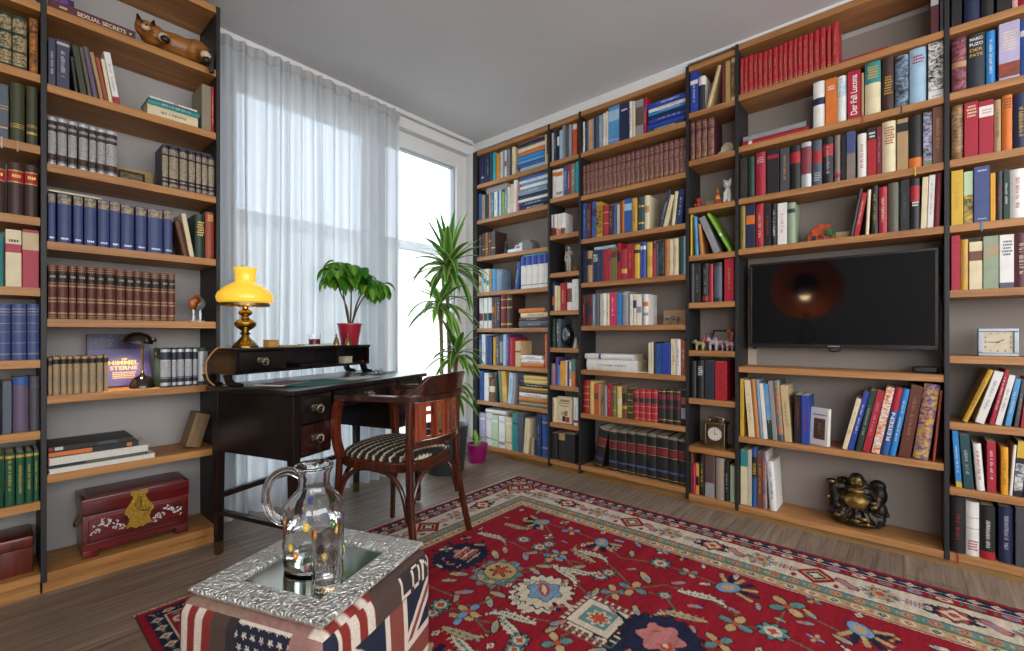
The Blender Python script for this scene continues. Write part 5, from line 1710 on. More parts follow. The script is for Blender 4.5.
# ------------------------------------------------------------------ beyond the window
m_ext = mk('render_wall_cream', 'e8e2d6', rough=.9, var=.03, scale=2)
t = thing('neighbouring_building', 'pale rendered low building seen through the window', 'building', (0, 0, 0))
MB().box(-4, 7.2, -3, 12, 11, 2.62).build('wall', m_ext, t, smooth=0)
MB().box(-4.1, 7.1, 2.62, 12.1, 11.1, 2.78).build('roof_edge', mk('roof_felt', '8d8a86', rough=.9, var=.2, scale=3), t, smooth=0)
MB().tube([(4.55, 7.1, .9), (4.55, 7.1, 2.3)], .03, 10).build('drainpipe', mk('zinc', '8d949a', rough=.4, metal=.6), t)
c = MB(); c.box(-8, YW + .5, -3.1, 14, 11, -3)
struct('ground', c, mk('yard', '9a968e', rough=.9, var=.1), smooth=0)
# ------------------------------------------------------------------ desk
DPH = R(18)
desk = thing('writing_desk', 'black lacquered writing desk with brass handles before the curtain', 'desk', (.817, 1.883, 0), DPH)
DL, DD = .952, .53
wood_dk = wood('dark_polished_wood', '0b0809', '170d0c', .3, 1, 0, coat=.22)
wood_red = wood('reddish_polished_wood', '140a09', '35160f', .2, 1, 2, coat=.5)
MB().box(-.008, -.012, .748, DL + .008, DD, .77, bev=.006).build('desk_top', wood_dk, desk)
def leg(x, y, s=.021):
    zf = .0095 if y < .1 else 0
    m = MB(); M0 = Matrix.Translation((x, y, 0))
    m.hull([(sx * q, sy * q, zz) for zz, q in ((.058, .014), (.745, s)) for sx, sy in ((-1, -1), (1, -1), (1, 1), (-1, 1))], [(3, 2, 1, 0), (4, 5, 6, 7), (0, 1, 5, 4), (1, 2, 6, 5), (2, 3, 7, 6), (3, 0, 4, 7)], M0)
    o = m.build('leg', wood_dk, desk, smooth=0, bevel=.002)
    m = MB(); m.hull([(sx * q, sy * q, zz) for zz, q in ((zf, .0125), (.058, .0148)) for sx, sy in ((-1, -1), (1, -1), (1, 1), (-1, 1))], [(3, 2, 1, 0), (4, 5, 6, 7), (0, 1, 5, 4), (1, 2, 6, 5), (2, 3, 7, 6), (3, 0, 4, 7)], M0)
    m.build('brass_tip', m_brass_old, o, smooth=0)
for x in (.03, DL - .03):
    for y in (.03, DD - .035): leg(x, y)
m = MB(); m.box(.012, .05, .475, .03, DD - .055, .747); m.build('side_panel', wood_dk, desk, smooth=0)
m = MB(); m.box(DL - .03, .05, .475, DL - .012, DD - .055, .747); m.build('side_panel', wood_dk, desk, smooth=0)
m = MB(); m.box(.05, DD - .03, .475, .232, DD - .018, .747); m.box(.70, DD - .03, .475, DL - .05, DD - .018, .747); m.box(.05, .03, .475, .232, DD - .03, .485); m.box(.70, .03, .475, DL - .05, DD - .03, .485); m.box(.22, .03, .486, .232, DD - .031, .747); m.box(.70, .03, .486, .712, DD - .031, .747); m.box(.233, DD - .03, .655, .699, DD - .018, .747); m.build('carcass', wood_dk, desk, smooth=0)
def cup_handle(o, x, zz, y=-.0, w=.03):
    h = MB(); h.box(x - w, y - .003, zz - .01, x + w, y, zz + .016, bev=.001)
    h.tube([(x - w * .75, y - .004, zz + .008), (x - w * .75, y - .016, zz + .002), (x - w * .45, y - .02, zz - .016), (x, y - .021, zz - .02), (x + w * .45, y - .02, zz - .016), (x + w * .75, y - .016, zz + .002), (x + w * .75, y - .004, zz + .008)], .0035, 8)
    h.build('handle', m_nickel, o)
for x0, x1, z0, z1 in ((.053, .218, .62, .742), (.053, .218, .49, .614), (.714, DL - .053, .62, .742), (.714, DL - .053, .49, .614), (.236, .697, .662, .742)):
    d = MB(); d.box(x0, .012, z0, x1, .03, z1, bev=.002); d.box(x0 + .005, .03, z0 + .005, x1 - .005, .3, z1 - .02)
    d.box(x0 + .012, .0095, z0 + .012, x1 - .012, .012, z1 - .012, bev=.001)
    o = d.build('drawer', wood_red if z0 < .55 else wood_dk, desk, smooth=30); cup_handle(o, (x0 + x1) / 2, (z0 + z1) / 2, .0092)
m = MB(); m.box(.017, .045, .185, .043, DD - .05, .203); m.build('stretcher', wood_dk, desk, smooth=0)
m = MB(); m.box(DL - .043, .045, .185, DL - .017, DD - .05, .203); m.build('stretcher', wood_dk, desk, smooth=0)
m = MB(); m.box(.045, DD - .05, .255, DL - .045, DD - .028, .28); m.build('stretcher', wood_dk, desk, smooth=0)
# raised pigeon-hole unit standing on the desk top
HX = Matrix.Translation((.817, 1.883, 0)) @ Matrix.Rotation(DPH, 4, 'Z')
def on_desk(u, v, zz): return tuple(HX @ Vector((u, v, zz)))
hut = thing('desk_organiser', 'low black pigeon hole unit with small drawer standing on the desk', 'desk organiser', on_desk(0, .34, .7704), DPH)
ht, hb, hl, hd2 = .168, .052, .86, .185
m = MB(); m.box(-.006, -.006, ht - .014, hl + .006, hd2, ht, bev=.004); m.box(0, 0, hb, hl, hd2, hb + .012)
for x in (0, .25, .60, hl - .014): m.box(x, 0 if x in (0, hl - .014) else .006, hb + .012, x + .014, hd2, ht - .014)
m.box(.014, hd2 - .01, hb + .012, hl - .014, hd2, ht - .014); m.build('case', wood_dk, hut, smooth=30)
d = MB(); d.box(.017, .0, hb + .015, .247, .012, ht - .017, bev=.002); d.box(.02, .012, hb + .017, .244, .15, ht - .03); o = d.build('drawer', wood_dk, hut); cup_handle(o, .132, .108, 0, .026)
for x in (.0, hl - .03):
    s = -1 if x == 0 else 1
    for y in (.02, hd2 - .03):
        f = MB(); pr = [(0, hb), (0, .036), (.012, .02), (.05, .012), (.062, 0), (.0, 0), (-.012, .012), (-.03, hb)]
        f.prism([(-p[0] * s * -1 if s > 0 else p[0] * .9, p[1]) for p in pr], 0, .03, Matrix(((1, 0, 0, x + (.03 if s > 0 else 0)), (0, 0, 1, y), (0, 1, 0, 0), (0, 0, 0, 1)))); f.build('scroll_foot', wood_dk, hut, smooth=0, bevel=.002)
HT = .7704 + ht
# oil-style table lamp
t = thing('table_lamp', 'brass table lamp with glowing yellow glass shade on the desk organiser', 'lamp', on_desk(.116, .435, HT + .0004))
MB().lathe([(.0, 0), (.054, 0), (.055, .008), (.05, .014), (.046, .02), (.039, .026), (.031, .034), (.024, .042), (.017, .05), (.015, .058)], 36, cap=False).build('base', m_brass, t)
MB().lathe([(.015, .058), (.024, .066), (.014, .074), (.02, .082), (.036, .092), (.046, .104), (.046, .116), (.034, .128), (.018, .136), (.014, .146), (.026, .154), (.03, .164), (.024, .174), (.013, .182), (.013, .2), (.03, .206), (.03, .214)], 36, cap=False).build('column', m_brass, t)
def opal():
    m, nt, b, N, Lk = nodes('yellow_opal_glass')
    b.inputs['Base Color'].default_value = rgba('efc545'); setp(b, Roughness=.12)
    b.inputs['Emission Color'].default_value = rgba('ffc438'); b.inputs['Emission Strength'].default_value = .5
    return m
MB().lathe([(.098, .205), (.113, .213), (.119, .232), (.113, .252), (.094, .274), (.068, .292), (.044, .304), (.041, .318), (.043, .345), (.05, .372), (.048, .3725), (.0405, .345), (.0385, .318), (.041, .306), (.065, .289), (.091, .271), (.11, .251), (.116, .232), (.11, .216), (.096, .208)], 48, cap=False).build('shade', opal(), t)
MB().lathe([(.099, .194), (.102, .195), (.102, .207), (.0965, .207), (.0965, .195)], 48, cap=False).tube([(-.098, 0, .199), (.098, 0, .199)], .003, 6).tube([(0, -.098, .199), (0, .098, .199)], .003, 6).build('shade_ring', m_brass_old, t)
MB().lathe([(.016, .205), (.022, .22), (.03, .25), (.026, .28), (.018, .33), (.017, .385), (.0155, .385), (.016, .33), (.024, .28), (.027, .25), (.02, .222)], 24, cap=False).build('chimney', glassy('lamp_chimney', (.95, .95, .9), 0, 1.2), t)
lp = bpy.data.lights.new('table_lamp_bulb', 'POINT'); lp.energy = 1.2; lp.color = (1, .86, .6); lp.shadow_soft_size = .02
lo = bpy.data.objects.new('table_lamp_bulb', lp); COL.objects.link(lo); lo.location = on_desk(.116, .435, HT + .19)
t = thing('lamp_cord', 'tan lamp cord hanging in a loop from the desk edge beside the bookcase', 'cord', on_desk(-.012, .43, HT - .03))
MB().tube(spline([(.03, .0, .034), (-.012, -.0, .028), (-.05, -.005, -.03), (-.045, -.005, -.1), (-.02, 0, -.13), (-.012, .02, -.136)]), .0035, 6).build('cord', paint('cord_tan', 'a67c3c'), t)
# plant in the red pot
t = thing('potted_plant', 'leafy green money tree in a red pot on the desk organiser', 'plant', on_desk(.792, .43, HT + .0004))
MB().lathe([(.0, 0), (.048, 0), (.05, .004), (.069, .118), (.073, .12), (.073, .128), (.066, .128), (.064, .112), (0, .11)], 32, cap=False).build('pot', paint('pot_red', '9c1c30', rough=.3), t)
MB().lathe([(.0, .1105), (.064, .1125)], 20, cap=False).build('soil', mk('soil', '2a1f18', rough=1, var=.4, scale=120), t)
r = random.Random(3)
stems = [[(-.005, 0, .11), (-.018, .0, .22), (-.065, .01, .34), (-.09, 0, .43)], [(.004, 0, .11), (.012, .005, .24), (.01, 0, .37), (-.01, -.005, .46)], [(.01, -.004, .11), (.05, 0, .22), (.12, 0, .33), (.17, .01, .38)], [(.0, .004, .11), (-.02, .01, .22), (-.04, .012, .35), (-.05, .02, .46)], [(.012, .0, .11), (.05, .01, .24), (.1, .02, .35), (.08, .02, .43)]]
s = MB()
for st in stems: s.tube(spline(st, 5), [.006 - .0002 * k for k in range(16)], 7)
s.build('stems', paint('stem_brown', '4c4330'), t)
def leafmat(name, c1, c2, edge=None):
    m, nt, b, N, Lk = nodes(name)
    a = N.new('ShaderNodeVertexColor'); a.layer_name = 'dye'
    Lk.new(a.outputs[0], b.inputs['Base Color'])
    setp(b, Roughness=.38)
    tl = N.new('ShaderNodeBsdfTranslucent'); Lk.new(a.outputs[0], tl.inputs[0])
    mx = N.new('ShaderNodeMixShader'); mx.inputs[0].default_value = .5
    Lk.new(b.outputs[0], mx.inputs[1]); Lk.new(tl.outputs[0], mx.inputs[2]); Lk.new(mx.outputs[0], N['Material Output'].inputs[0])
    return m
class Leaves:
    """blades with a curved midrib; dye holds the colour of each stripe"""
    def __init__(s): s.v = []; s.f = []; s.c = []
    def blade(s, p, d, up, L, W, droop, cols, n=9, shape='leaf', fold=.25):
        p = Vector(p); d = Vector(d).normalized(); side = d.cross(Vector(up)).normalized(); nrm = side.cross(d)
        rows = []
        for i in range(n):
            q = i / (n - 1)
            w = W * (math.sin(PI * q ** .75) ** .8 if shape == 'leaf' else min(1, 3.5 * q + .35) * (1 - q ** 2.6)) + .0006
            row = []
            for k in (-1, -.6, 0, .6, 1):
                co = p + side * (w * k) + nrm * (w * abs(k) * fold)
                row.append(len(s.v)); s.v.append(tuple(co)); s.c.append(cols[0] if abs(k) > .8 else (cols[1] if abs(k) > .3 else cols[2]))
            rows.append(row)
            d = (d + Vector((0, 0, -droop)) * (1.0 / n)).normalized(); nrm = side.cross(d)
            p = p + d * (L / (n - 1))
        for a, b in zip(rows, rows[1:]):
            for k in range(4): s.f.append((a[k], a[k + 1], b[k + 1], b[k]))
    def build(s, name, mat, parent):
        me = bpy.data.meshes.new(name); me.from_pydata(s.v, [], s.f); me.materials.append(mat)
        at = me.color_attributes.new('dye', 'FLOAT_COLOR', 'POINT')
        at.data.foreach_set('color', np.array([(*c, 1) for c in s.c], dtype=np.float32).ravel())
        me.polygons.foreach_set('use_smooth', [True] * len(me.polygons))
        o = bpy.data.objects.new(name, me); COL.objects.link(o); o.parent = parent
        return o
m_leaf = leafmat('leaf_surface', 0, 0)
lv = Leaves()
G1, G2, G3 = lin('6aa832'), lin('3f8424'), lin('9cc646')
cen = [(-.09, 0, .43), (-.06, .02, .47), (-.0, -.005, .46), (.08, .02, .43), (.17, .01, .385), (-.04, .03, .41), (.04, -.03, .44), (.14, -.02, .37), (-.1, -.03, .4), (.2, -.01, .36)]
for c0 in cen:
    nl = 14
    for k in range(nl):
        a = k * 2.4 + r.random(); e = r.uniform(-.5, .55)
        pt = Vector(c0) + Vector((math.cos(a) * .022, math.sin(a) * .022, r.uniform(-.02, .03)))
        q = r.random(); g = tuple(x * (1 - q) + y * q for x, y in zip(G1, G2))
        lv.blade(pt, (math.cos(a), math.sin(a), e), (0, 0, 1), r.uniform(.085, .13), r.uniform(.022, .034), r.uniform(1.8, 3.4), (g, g, G3 if r.random() < .4 else g), shape='leaf')
lv.build('leaves', m_leaf, t)
# small things on the organiser and the desk top
t = thing('candle_glass', 'small glass tumbler with a dark red candle on the desk organiser', 'candle', on_desk(.512, .42, HT + .0004))
MB().lathe([(0, 0), (.028, 0), (.034, .066), (.032, .066), (.0265, .004), (0, .004)], 28, cap=False).build('glass', glassy('thin_glass', (1, 1, 1), 0, 1.3), t)
MB().lathe([(0, .005), (.0262, .005), (.029, .036), (0, .037)], 24, cap=False).build('wax', paint('wax_red', '8c3444'), t)
bell = None
for u, v, lab, hh in ((.637, .385, 'brass cone figure nearer the candle glass, standing before the red pot', 1.1), (.712, .37, 'brass cone figure directly before the middle of the red pot', 1.0)):
    t = thing('brass_bell', lab, 'bell', on_desk(u, v, HT + .0004), 0, 'brass bells')
    MB().lathe([(0, 0), (.019, 0), (.018, .008), (.012, .03), (.006, .046), (.003, .05)], 18, cap=False).build('bell', mk('bell_brass', '8c7448', rough=.35, metal=.8, var=.2), t)
    MB().lathe([(.003, .05), (.0055, .056), (.004, .062), (.001, .067)], 12).build('handle', m_brass_old, t)
t = thing('wooden_box', 'small light wooden box beside the table lamp on the desk organiser', 'box', on_desk(.185, .365, HT + .0004), DPH)
MB().box(0, 0, 0, .055, .04, .03, bev=.003).build('body', wood('box_light', 'a87838', 'c99a55'), t); MB().box(-.001, -.001, .0305, .056, .041, .036, bev=.002).build('lid', wood('box_light', 'a87838', 'c99a55'), t)
c = MB().use(paint('card_tan', 'b08a55')); c.box(0, 0, 0, .1, .06, .008)
tag(c.build('card_packet', None, loc=on_desk(.255, .36, HT + .0006), rot=(0, 0, DPH + .1)), 'flat tan packet lying beside the small wooden box', 'packet')
t = thing('notebook', 'slim black notebook lying on the organiser before the candle glass', 'notebook', on_desk(.385, .352, HT + .0006), DPH)
MB().box(0, 0, 0, .2, .05, .0015).box(0, 0, .0085, .2, .05, .01).box(0, .048, .0015, .2, .05, .0085).build('cover', m_black, t, smooth=0); MB().box(.001, .001, .0017, .199, .0475, .0083).build('pages', m_pagew, t, smooth=0)
t = thing('card_box', 'small off-white card box inside the organiser pigeon hole', 'box', on_desk(.668, .352, .7704 + .0645), DPH)
MB().box(0, 0, 0, .06, .05, .028, bev=.001).build('body', paint('box_white', 'b5ac98'), t); MB().box(-.001, -.001, .0285, .061, .051, .038, bev=.001).build('lid', paint('box_white', 'b5ac98'), t)
c = MB().use(m_plastic); c.box(0, 0, 0, .17, .1, .014, bev=.003)
tag(c.build('black_folder', None, loc=on_desk(.36, .352, .7704 + .065), rot=(0, 0, DPH)), 'flat black folder inside the wide pigeon hole', 'folder')
t = thing('marker_pen', 'red tipped pen lying in the pigeon hole beside the white card box', 'pen', on_desk(.745, .36, .7704 + .07), DPH)
MB().tube([(0, 0, 0), (.07, .0, 0)], .0045, 8).build('barrel', m_plastic, t); MB().tube([(.0705, 0, 0), (.085, 0, 0)], .0046, 8).build('cap', paint('pen_red', 'c02a30'), t)
c = MB().use(mk('green_blotter', '1d5a4c', rough=.7, var=.06)); c.box(0, 0, 0, .3, .22, .003)
tag(c.build('desk_pad', None, loc=on_desk(.12, .045, .7706), rot=(0, 0, DPH)), 'dark green desk pad on the black desk top', 'desk pad')
c = MB().use(mk('glass_teal', '24706a', rough=.15, var=.05)); c.box(0, 0, 0, .2, .14, .004)
tag(c.build('glass_plate', None, loc=on_desk(.735, .18, .7706), rot=(0, 0, DPH + .15)), 'teal glass plate at the window end of the desk top', 'plate')
t = thing('magazine', 'dark magazine with pink cover lying under the organiser on the desk', 'magazine', on_desk(.1, .18, .7706), DPH + .2)
MB().box(0, 0, 0, .2, .14, .004).build('pages', m_pagew, t, smooth=0); c = MB().use(mottle('rose', 'charcoal')); c.box(-.0005, -.0005, .0042, .2005, .1405, .005); c.box(-.001, -.001, .005, .2, .14, .0052); c.build('cover', None, t, smooth=0)
c = MB().use(paint('letter_paper', 'c9c2ba')); c.box(0, 0, 0, .22, .11, .002)
tag(c.build('letter', None, loc=on_desk(.44, .1, .7706), rot=(0, 0, DPH - .1)), 'opened pale letter lying on the desk beside the green pad', 'letter')
t = thing('spectacles', 'dark folded spectacles lying near the organiser foot on the desk', 'spectacles', on_desk(.7, .14, .7706), DPH + .3)
c = MB()
for s in (-1, 1): c.tube([(s * .033 + .025 * math.cos(a * PI / 8), 0, .018 + .017 * math.sin(a * PI / 8)) for a in range(17)], .0018, 6)
c.tube([(-.009, 0, .022), (.009, 0, .022)], .0018, 6); c.build('frame', m_plastic, t)
for s in (-1, 1):
    c = MB(); c.tube([(s * .058, .001, .022), (s * .05, .1, .016), (s * .03, .13, .004)], .0018, 6); c.build('temple', m_plastic, t)

# ------------------------------------------------------------------ bentwood armchair
ch = thing('armchair', 'dark bentwood armchair with slatted back and zigzag seat at the desk', 'chair', (1.298, 1.836, .0118), R(18.3)); ch.scale = (1, 1, .975)
m_bw = wood('mahogany_bentwood', '200b07', '52200f', .22, 1.0, 2, coat=.5)
m_bx = wood('mahogany_splat', '4a180c', 'a0492a', .22, 1.2, 2, coat=.5)  # lighter copy of the mahogany, the splat's sheen put into its colour
BX, FX, BY, FY = .194, .194, -.2, .19
def bar(name, path, rad, mat=m_bw, parent=ch, **k):
    return MB().tube(path, rad, k.pop('n', 10), **k).build(name, mat, parent)
def backy(x): return BY - .062 * (1 - (x / BX) ** 2)
# back posts run to the floor, front legs stop under the seat
for s in (-1, 1):
    pts = spline([(s * .235, BY - .055, 0), (s * .212, BY - .018, .22), (s * .2, BY, .42), (s * .2, BY, .6), (s * .202, BY - .004, .74)], 6)
    bar('back_leg', pts, [.0165] * 10 + [.0175] * 15, sq=(1, 1) if 0 else None)
    pts = spline([(s * .212, FY + .01, 0), (s * .205, FY, .2), (s * .2, FY - .01, .44)], 6)
    bar('front_leg', pts, [.0135] * 6 + [.016] * 7)
    pts = spline([(s * .2, FY - .02, .44), (s * .214, FY - .005, .53), (s * .21, FY + .0, .64), (s * .212, FY - .025, .715)], 6)
    bar('arm_support', pts, [1] * 19, wood('mahogany_arm_lit', '2a0e08', '6e2b16', .22, 1.2, 2, coat=.5), sq=(.012, .02))  # orange highlight put into the arm support's lighter colour
    # arched braces under the seat
    pts = spline([(s * .21, FY - .008, .22), (s * .206, FY - .045, .335), (s * .203, FY - .11, .395), (s * .2, 0, .405), (s * .2, BY + .1, .39), (s * .206, BY + .035, .325), (s * .21, BY + .0, .2)], 5)
    bar('side_brace', pts, .0105)
for y, w0 in ((FY - .005, .2), (BY - .01, .2)):
    pts = spline([(-w0 - .004, y, .22), (-w0 + .035, y, .335), (-w0 + .1, y, .395), (0, y, .402), (w0 - .1, y, .395), (w0 - .035, y, .335), (w0 + .004, y, .22)], 5)
    bar('cross_brace', pts, .0105)
# seat ring and cushion
def seat_outline(k=1.0, n=48):
    # slightly deeper than wide
    out = []
    for i in range(n):
        a = 2 * PI * i / n; ca, sa = math.cos(a), math.sin(a)
        ex = .62
        out.append((k * .216 * math.copysign(abs(ca) ** ex, ca), .008 + k * (.226 * math.copysign(abs(sa) ** ex, sa))))
    return out
MB().prism(seat_outline(), .40, .448).build('seat_frame', m_bw, ch, bevel=.008)
def zig():
    m, nt, b, N, Lk = nodes('zigzag_upholstery')
    tc = N.new('ShaderNodeTexCoord'); mp = N.new('ShaderNodeMapping'); mp.inputs['Rotation'].default_value = (0, 0, R(12))
    Lk.new(tc.outputs['Object'], mp.inputs[0])
    sx = N.new('ShaderNodeSeparateXYZ'); Lk.new(mp.outputs[0], sx.inputs[0])
    pp = N.new('ShaderNodeMath'); pp.operation = 'PINGPONG'; pp.inputs[1].default_value = .012
    Lk.new(sx.outputs[0], pp.inputs[0])
    ad = N.new('ShaderNodeMath'); ad.operation = 'MULTIPLY_ADD'; ad.inputs[1].default_value = .55; Lk.new(pp.outputs[0], ad.inputs[0]); Lk.new(sx.outputs[1], ad.inputs[2])
    w2 = N.new('ShaderNodeMath'); w2.operation = 'MULTIPLY'; w2.inputs[1].default_value = 1 / .04; Lk.new(ad.outputs[0], w2.inputs[0])
    fr = N.new('ShaderNodeMath'); fr.operation = 'FRACT'; Lk.new(w2.outputs[0], fr.inputs[0])
    nz = N.new('ShaderNodeTexNoise'); nz.inputs['Scale'].default_value = 140; Lk.new(tc.outputs['Object'], nz.inputs[0])
    ad2 = N.new('ShaderNodeMath'); ad2.operation = 'MULTIPLY_ADD'; ad2.inputs[1].default_value = .5; Lk.new(nz.outputs[0], ad2.inputs[0]); Lk.new(fr.outputs[0], ad2.inputs[2])
    cr = N.new('ShaderNodeValToRGB'); cr.color_ramp.interpolation = 'CONSTANT'; e = cr.color_ramp.elements
    e[0].position = 0; e[0].color = rgba('12110f'); e[1].position = .62; e[1].color = rgba('5b4a38')
    for p, cc in ((.78, 'c2b79c'), (1.02, '1c1a18')):
        q = e.new(min(p, 1)); q.color = rgba(cc)
    Lk.new(ad2.outputs[0], cr.inputs[0]); Lk.new(cr.outputs[0], b.inputs['Base Color']); setp(b, Roughness=.95)
    bp = N.new('ShaderNodeBump'); bp.inputs['Strength'].default_value = .4; bp.inputs['Distance'].default_value = .003; Lk.new(nz.outputs[0], bp.inputs['Height']); Lk.new(bp.outputs[0], b.inputs['Normal'])
    return m
cu = MB(); rings = []
for k, zz in ((.955, .4485), (.96, .456), (.93, .468), (.84, .481), (.66, .491), (.4, .497), (.12, .499)):
    rings.append([cu.bm.verts.new((x, y, zz)) for x, y in seat_outline(k)])
for a, b2 in zip(rings, rings[1:]):
    for i in range(48): cu._f((a[i], a[(i + 1) % 48], b2[(i + 1) % 48], b2[i]))
cu._f(rings[0][::-1]); cu._f(rings[-1]); cu.build('seat_cushion', zig(), ch)
# arm rail: bent from one arm round the back, flat on top
ring_path = [(-.216, .18, .722), (-.224, .12, .727), (-.222, 0, .73), (-.21, BY + .06, .73)]
n_ = 14
for i in range(n_ + 1):
    x = -.198 + .396 * i / n_; ring_path.append((x, backy(x * .97) - .012, .732))
ring_path += [(.21, BY + .06, .73), (.222, 0, .73), (.224, .12, .727), (.216, .18, .722)]
sp = spline(ring_path, 3)
bar('arm_rail', sp, [.8] + [1] * (len(sp) - 2) + [.8], wood('mahogany_rail', '1a0a07', '43190d', .2, 1.0, 1, coat=.6), sq=(.023, .012), up=(0, 0, 1))
# crest: curved board rising above the rail
cr_ = MB(); NX = 30; prof = []
for i in range(NX + 1):
    q = i / NX; x = -.222 + .444 * q
    xx = max(-.2, min(.2, x * .9)); y = backy(xx) - .004 + (.06 * max(0, (abs(x) - .18) / .045) if abs(x) > .18 else 0)
    e = min(q, 1 - q) / .16; e = min(1, e); e = e * e * (3 - 2 * e)
    top = .742 + .085 * e + .012 * (1 - abs(2 * q - 1)); bot = .715
    prof.append((x, y, bot, top))
for dy in (-.022,):
    rows = []
    for x, y, bz_, tz in prof:
        lean = -.03 * (tz - .742) / .09
        rows.append([cr_.bm.verts.new(p) for p in ((x, y + .008, bz_), (x, y + .008 + lean, tz), (x, y - .012 + lean, tz), (x, y - .012, bz_))])
    for a, b2 in zip(rows, rows[1:]):
        for k in range(4): cr_._f((a[k], a[(k + 1) % 4], b2[(k + 1) % 4], b2[k]))
    cr_._f(rows[0]); cr_._f(rows[-1][::-1])
cr_.build('crest_rail', wood('mahogany_rail', '1a0a07', '43190d'), ch, bevel=.003, smooth=50)
# splat with slots: built from strips so the holes are real
spl = MB()
x0, x1, zb, zt = -.178, .178, .545, .712
slots = [(-.128, -.108), (-.062, -.042), (.004, .024) , (.07, .09)]
slots = [(-.128, -.102), (-.06, -.034), (.008, .034), (.076, .102)]
def patch(xa, xb, za, zb2, n=4):
    rows = []
    for i in range(n + 1):
        x = xa + (xb - xa) * i / n; y = backy(x)
        rows.append([spl.bm.verts.new(p) for p in ((x, y - .003, za), (x, y - .003, zb2), (x, y + .003, zb2), (x, y + .003, za))])
    for a, b2 in zip(rows, rows[1:]):
        for k in range(4): spl._f((a[k], a[(k + 1) % 4], b2[(k + 1) % 4], b2[k]))
    spl._f(rows[0]); spl._f(rows[-1][::-1])
xsr = [x0] + [v for s in slots for v in s] + [x1]
for i in range(0, len(xsr), 2): patch(xsr[i], xsr[i + 1], zb, zt)
for a, b2 in slots: patch(a, b2, .56 - .015, .56, 2); patch(a, b2, .655, .672, 2); patch(a, b2, .69, zt, 2)
spl.build('splat', m_bx, ch, smooth=0)
def curve_bar(name, za, zb2, th=.011, mat=m_bw):
    c = MB(); rows = []
    for i in range(19):
        x = -.194 + .388 * i / 18; y = backy(x)
        rows.append([c.bm.verts.new(p) for p in ((x, y - th, za), (x, y - th, zb2), (x, y + th, zb2), (x, y + th, za))])
    for a, b2 in zip(rows, rows[1:]):
        for k in range(4): c._f((a[k], a[(k + 1) % 4], b2[(k + 1) % 4], b2[k]))
    c._f(rows[0]); c._f(rows[-1][::-1]); c.build(name, mat, ch, bevel=.003)
curve_bar('lower_back_rail', .515, .543)

# ------------------------------------------------------------------ big plant by the window
dr = thing('dracaena', 'tall dracaena with striped leaves in a dark grey planter by the window', 'plant', (2.2, 2.55, 0))
MB().lathe([(0, 0), (.135, 0), (.14, .006), (.172, .33), (.175, .336), (.168, .338), (.16, .33), (.155, .3), (0, .3)], 40, cap=False).build('planter', mk('planter_slate', '33353a', rough=.45, var=.08), dr)
MB().lathe([(0, .301), (.155, .302)], 24, cap=False).build('soil', mk('soil', '2a1f18', rough=1, var=.4, scale=120), dr)
s = MB(); r = random.Random(17)
canes = [[(.02, -.01, .3), (.0, -.05, .8), (-.05, -.09, 1.2), (-.07, -.118, 1.5)], [(-.04, .0, .3), (-.07, -.05, .8), (-.108, -.076, 1.23)], [(.05, .03, .3), (.02, -.08, .6), (-.03, -.16, .88)], [(.0, -.05, .3), (-.03, -.1, .5), (-.05, -.14, .62)]]
for cpts in canes: s.tube(spline(cpts, 8), .0135, 8)
s.build('canes', mk('cane_bark', '7c6a4c', rough=.8, var=.35, scale=60, stretch=(1, 1, 6)), dr)
lv = Leaves()
E1, M1, D1 = lin('ccd868'), lin('86b84c'), lin('38703a')
def crown(c0, n, L, up0, up1, w=.02):
    for k in range(n):
        a = k * 2.39996 + r.uniform(-.2, .2); q = k / n
        e = up1 + (up0 - up1) * q + r.uniform(-.15, .15)
        d = Vector((math.cos(a) * math.cos(e), math.sin(a) * math.cos(e), math.sin(e)))
        wall = d.y > .3
        l = L * r.uniform(.8, 1.12) * (.72 if wall else 1)
        x = r.random(); mid = tuple(p * (1 - x) + q2 * x for p, q2 in zip(M1, D1))
        lv.blade(Vector(c0) + Vector((d.x * .012, d.y * .012, -.06 * (1 - q))), d, (0, 0, 1), l, w * r.uniform(.85, 1.15), r.uniform(.9, 2.3) if e < .8 else r.uniform(.5, 1.3), (E1, mid, D1), n=11, shape='strap')
crown((-.07, -.118, 1.51), 52, .36, 1.4, -.3, .029)
crown((-.108, -.076, 1.24), 30, .34, 1.0, -.15, .027)
crown((-.03, -.167, .89), 28, .27, 1.1, -.15, .026)
crown((-.05, -.14, .64), 16, .27, .7, -.2, .024)
lv.build('foliage', m_leaf, dr)
t = thing('potted_plant', 'small magenta pot with a sparse green sprout on the floor beside the planter', 'plant', (2.53, 2.545, 0))
MB().lathe([(0, 0), (.065, 0), (.068, .004), (.083, .128), (.086, .13), (.086, .14), (.08, .14), (.077, .122), (0, .12)], 32, cap=False).build('pot', paint('pot_magenta', '8c0f5e', rough=.3), t)
MB().lathe([(0, .121), (.077, .123)], 20, cap=False).build('soil', mk('bark_mix', '6a5642', rough=1, var=.5, scale=90, bump=1, bscale=80), t)
lv = Leaves()
for a, e, l in ((2.4, 1.0, .2), (.4, .9, .12), (3.6, 1.2, .22), (5, 1.1, .16), (1.4, 1.2, .13)):
    lv.blade((0, 0, .12), (math.cos(a) * math.cos(e), math.sin(a) * math.cos(e) - .1, math.sin(e)), (0, .2, 1), l, .012, 1.0, (M1, M1, G3), shape='strap')
lv.build('leaves', m_leaf, t)
s = MB()
for k in range(9):
    a = k * .8; s.tube(spline([(0.01 * math.cos(a), .01 * math.sin(a), .12), (.05 * math.cos(a), .05 * math.sin(a) - .01, .19 + .01 * (k % 3)), (.11 * math.cos(a), .07 * math.sin(a) - .02, .17)]), .0015, 5)
s.build('dry_stems', paint('dry_stem', 'a39a86'), t)

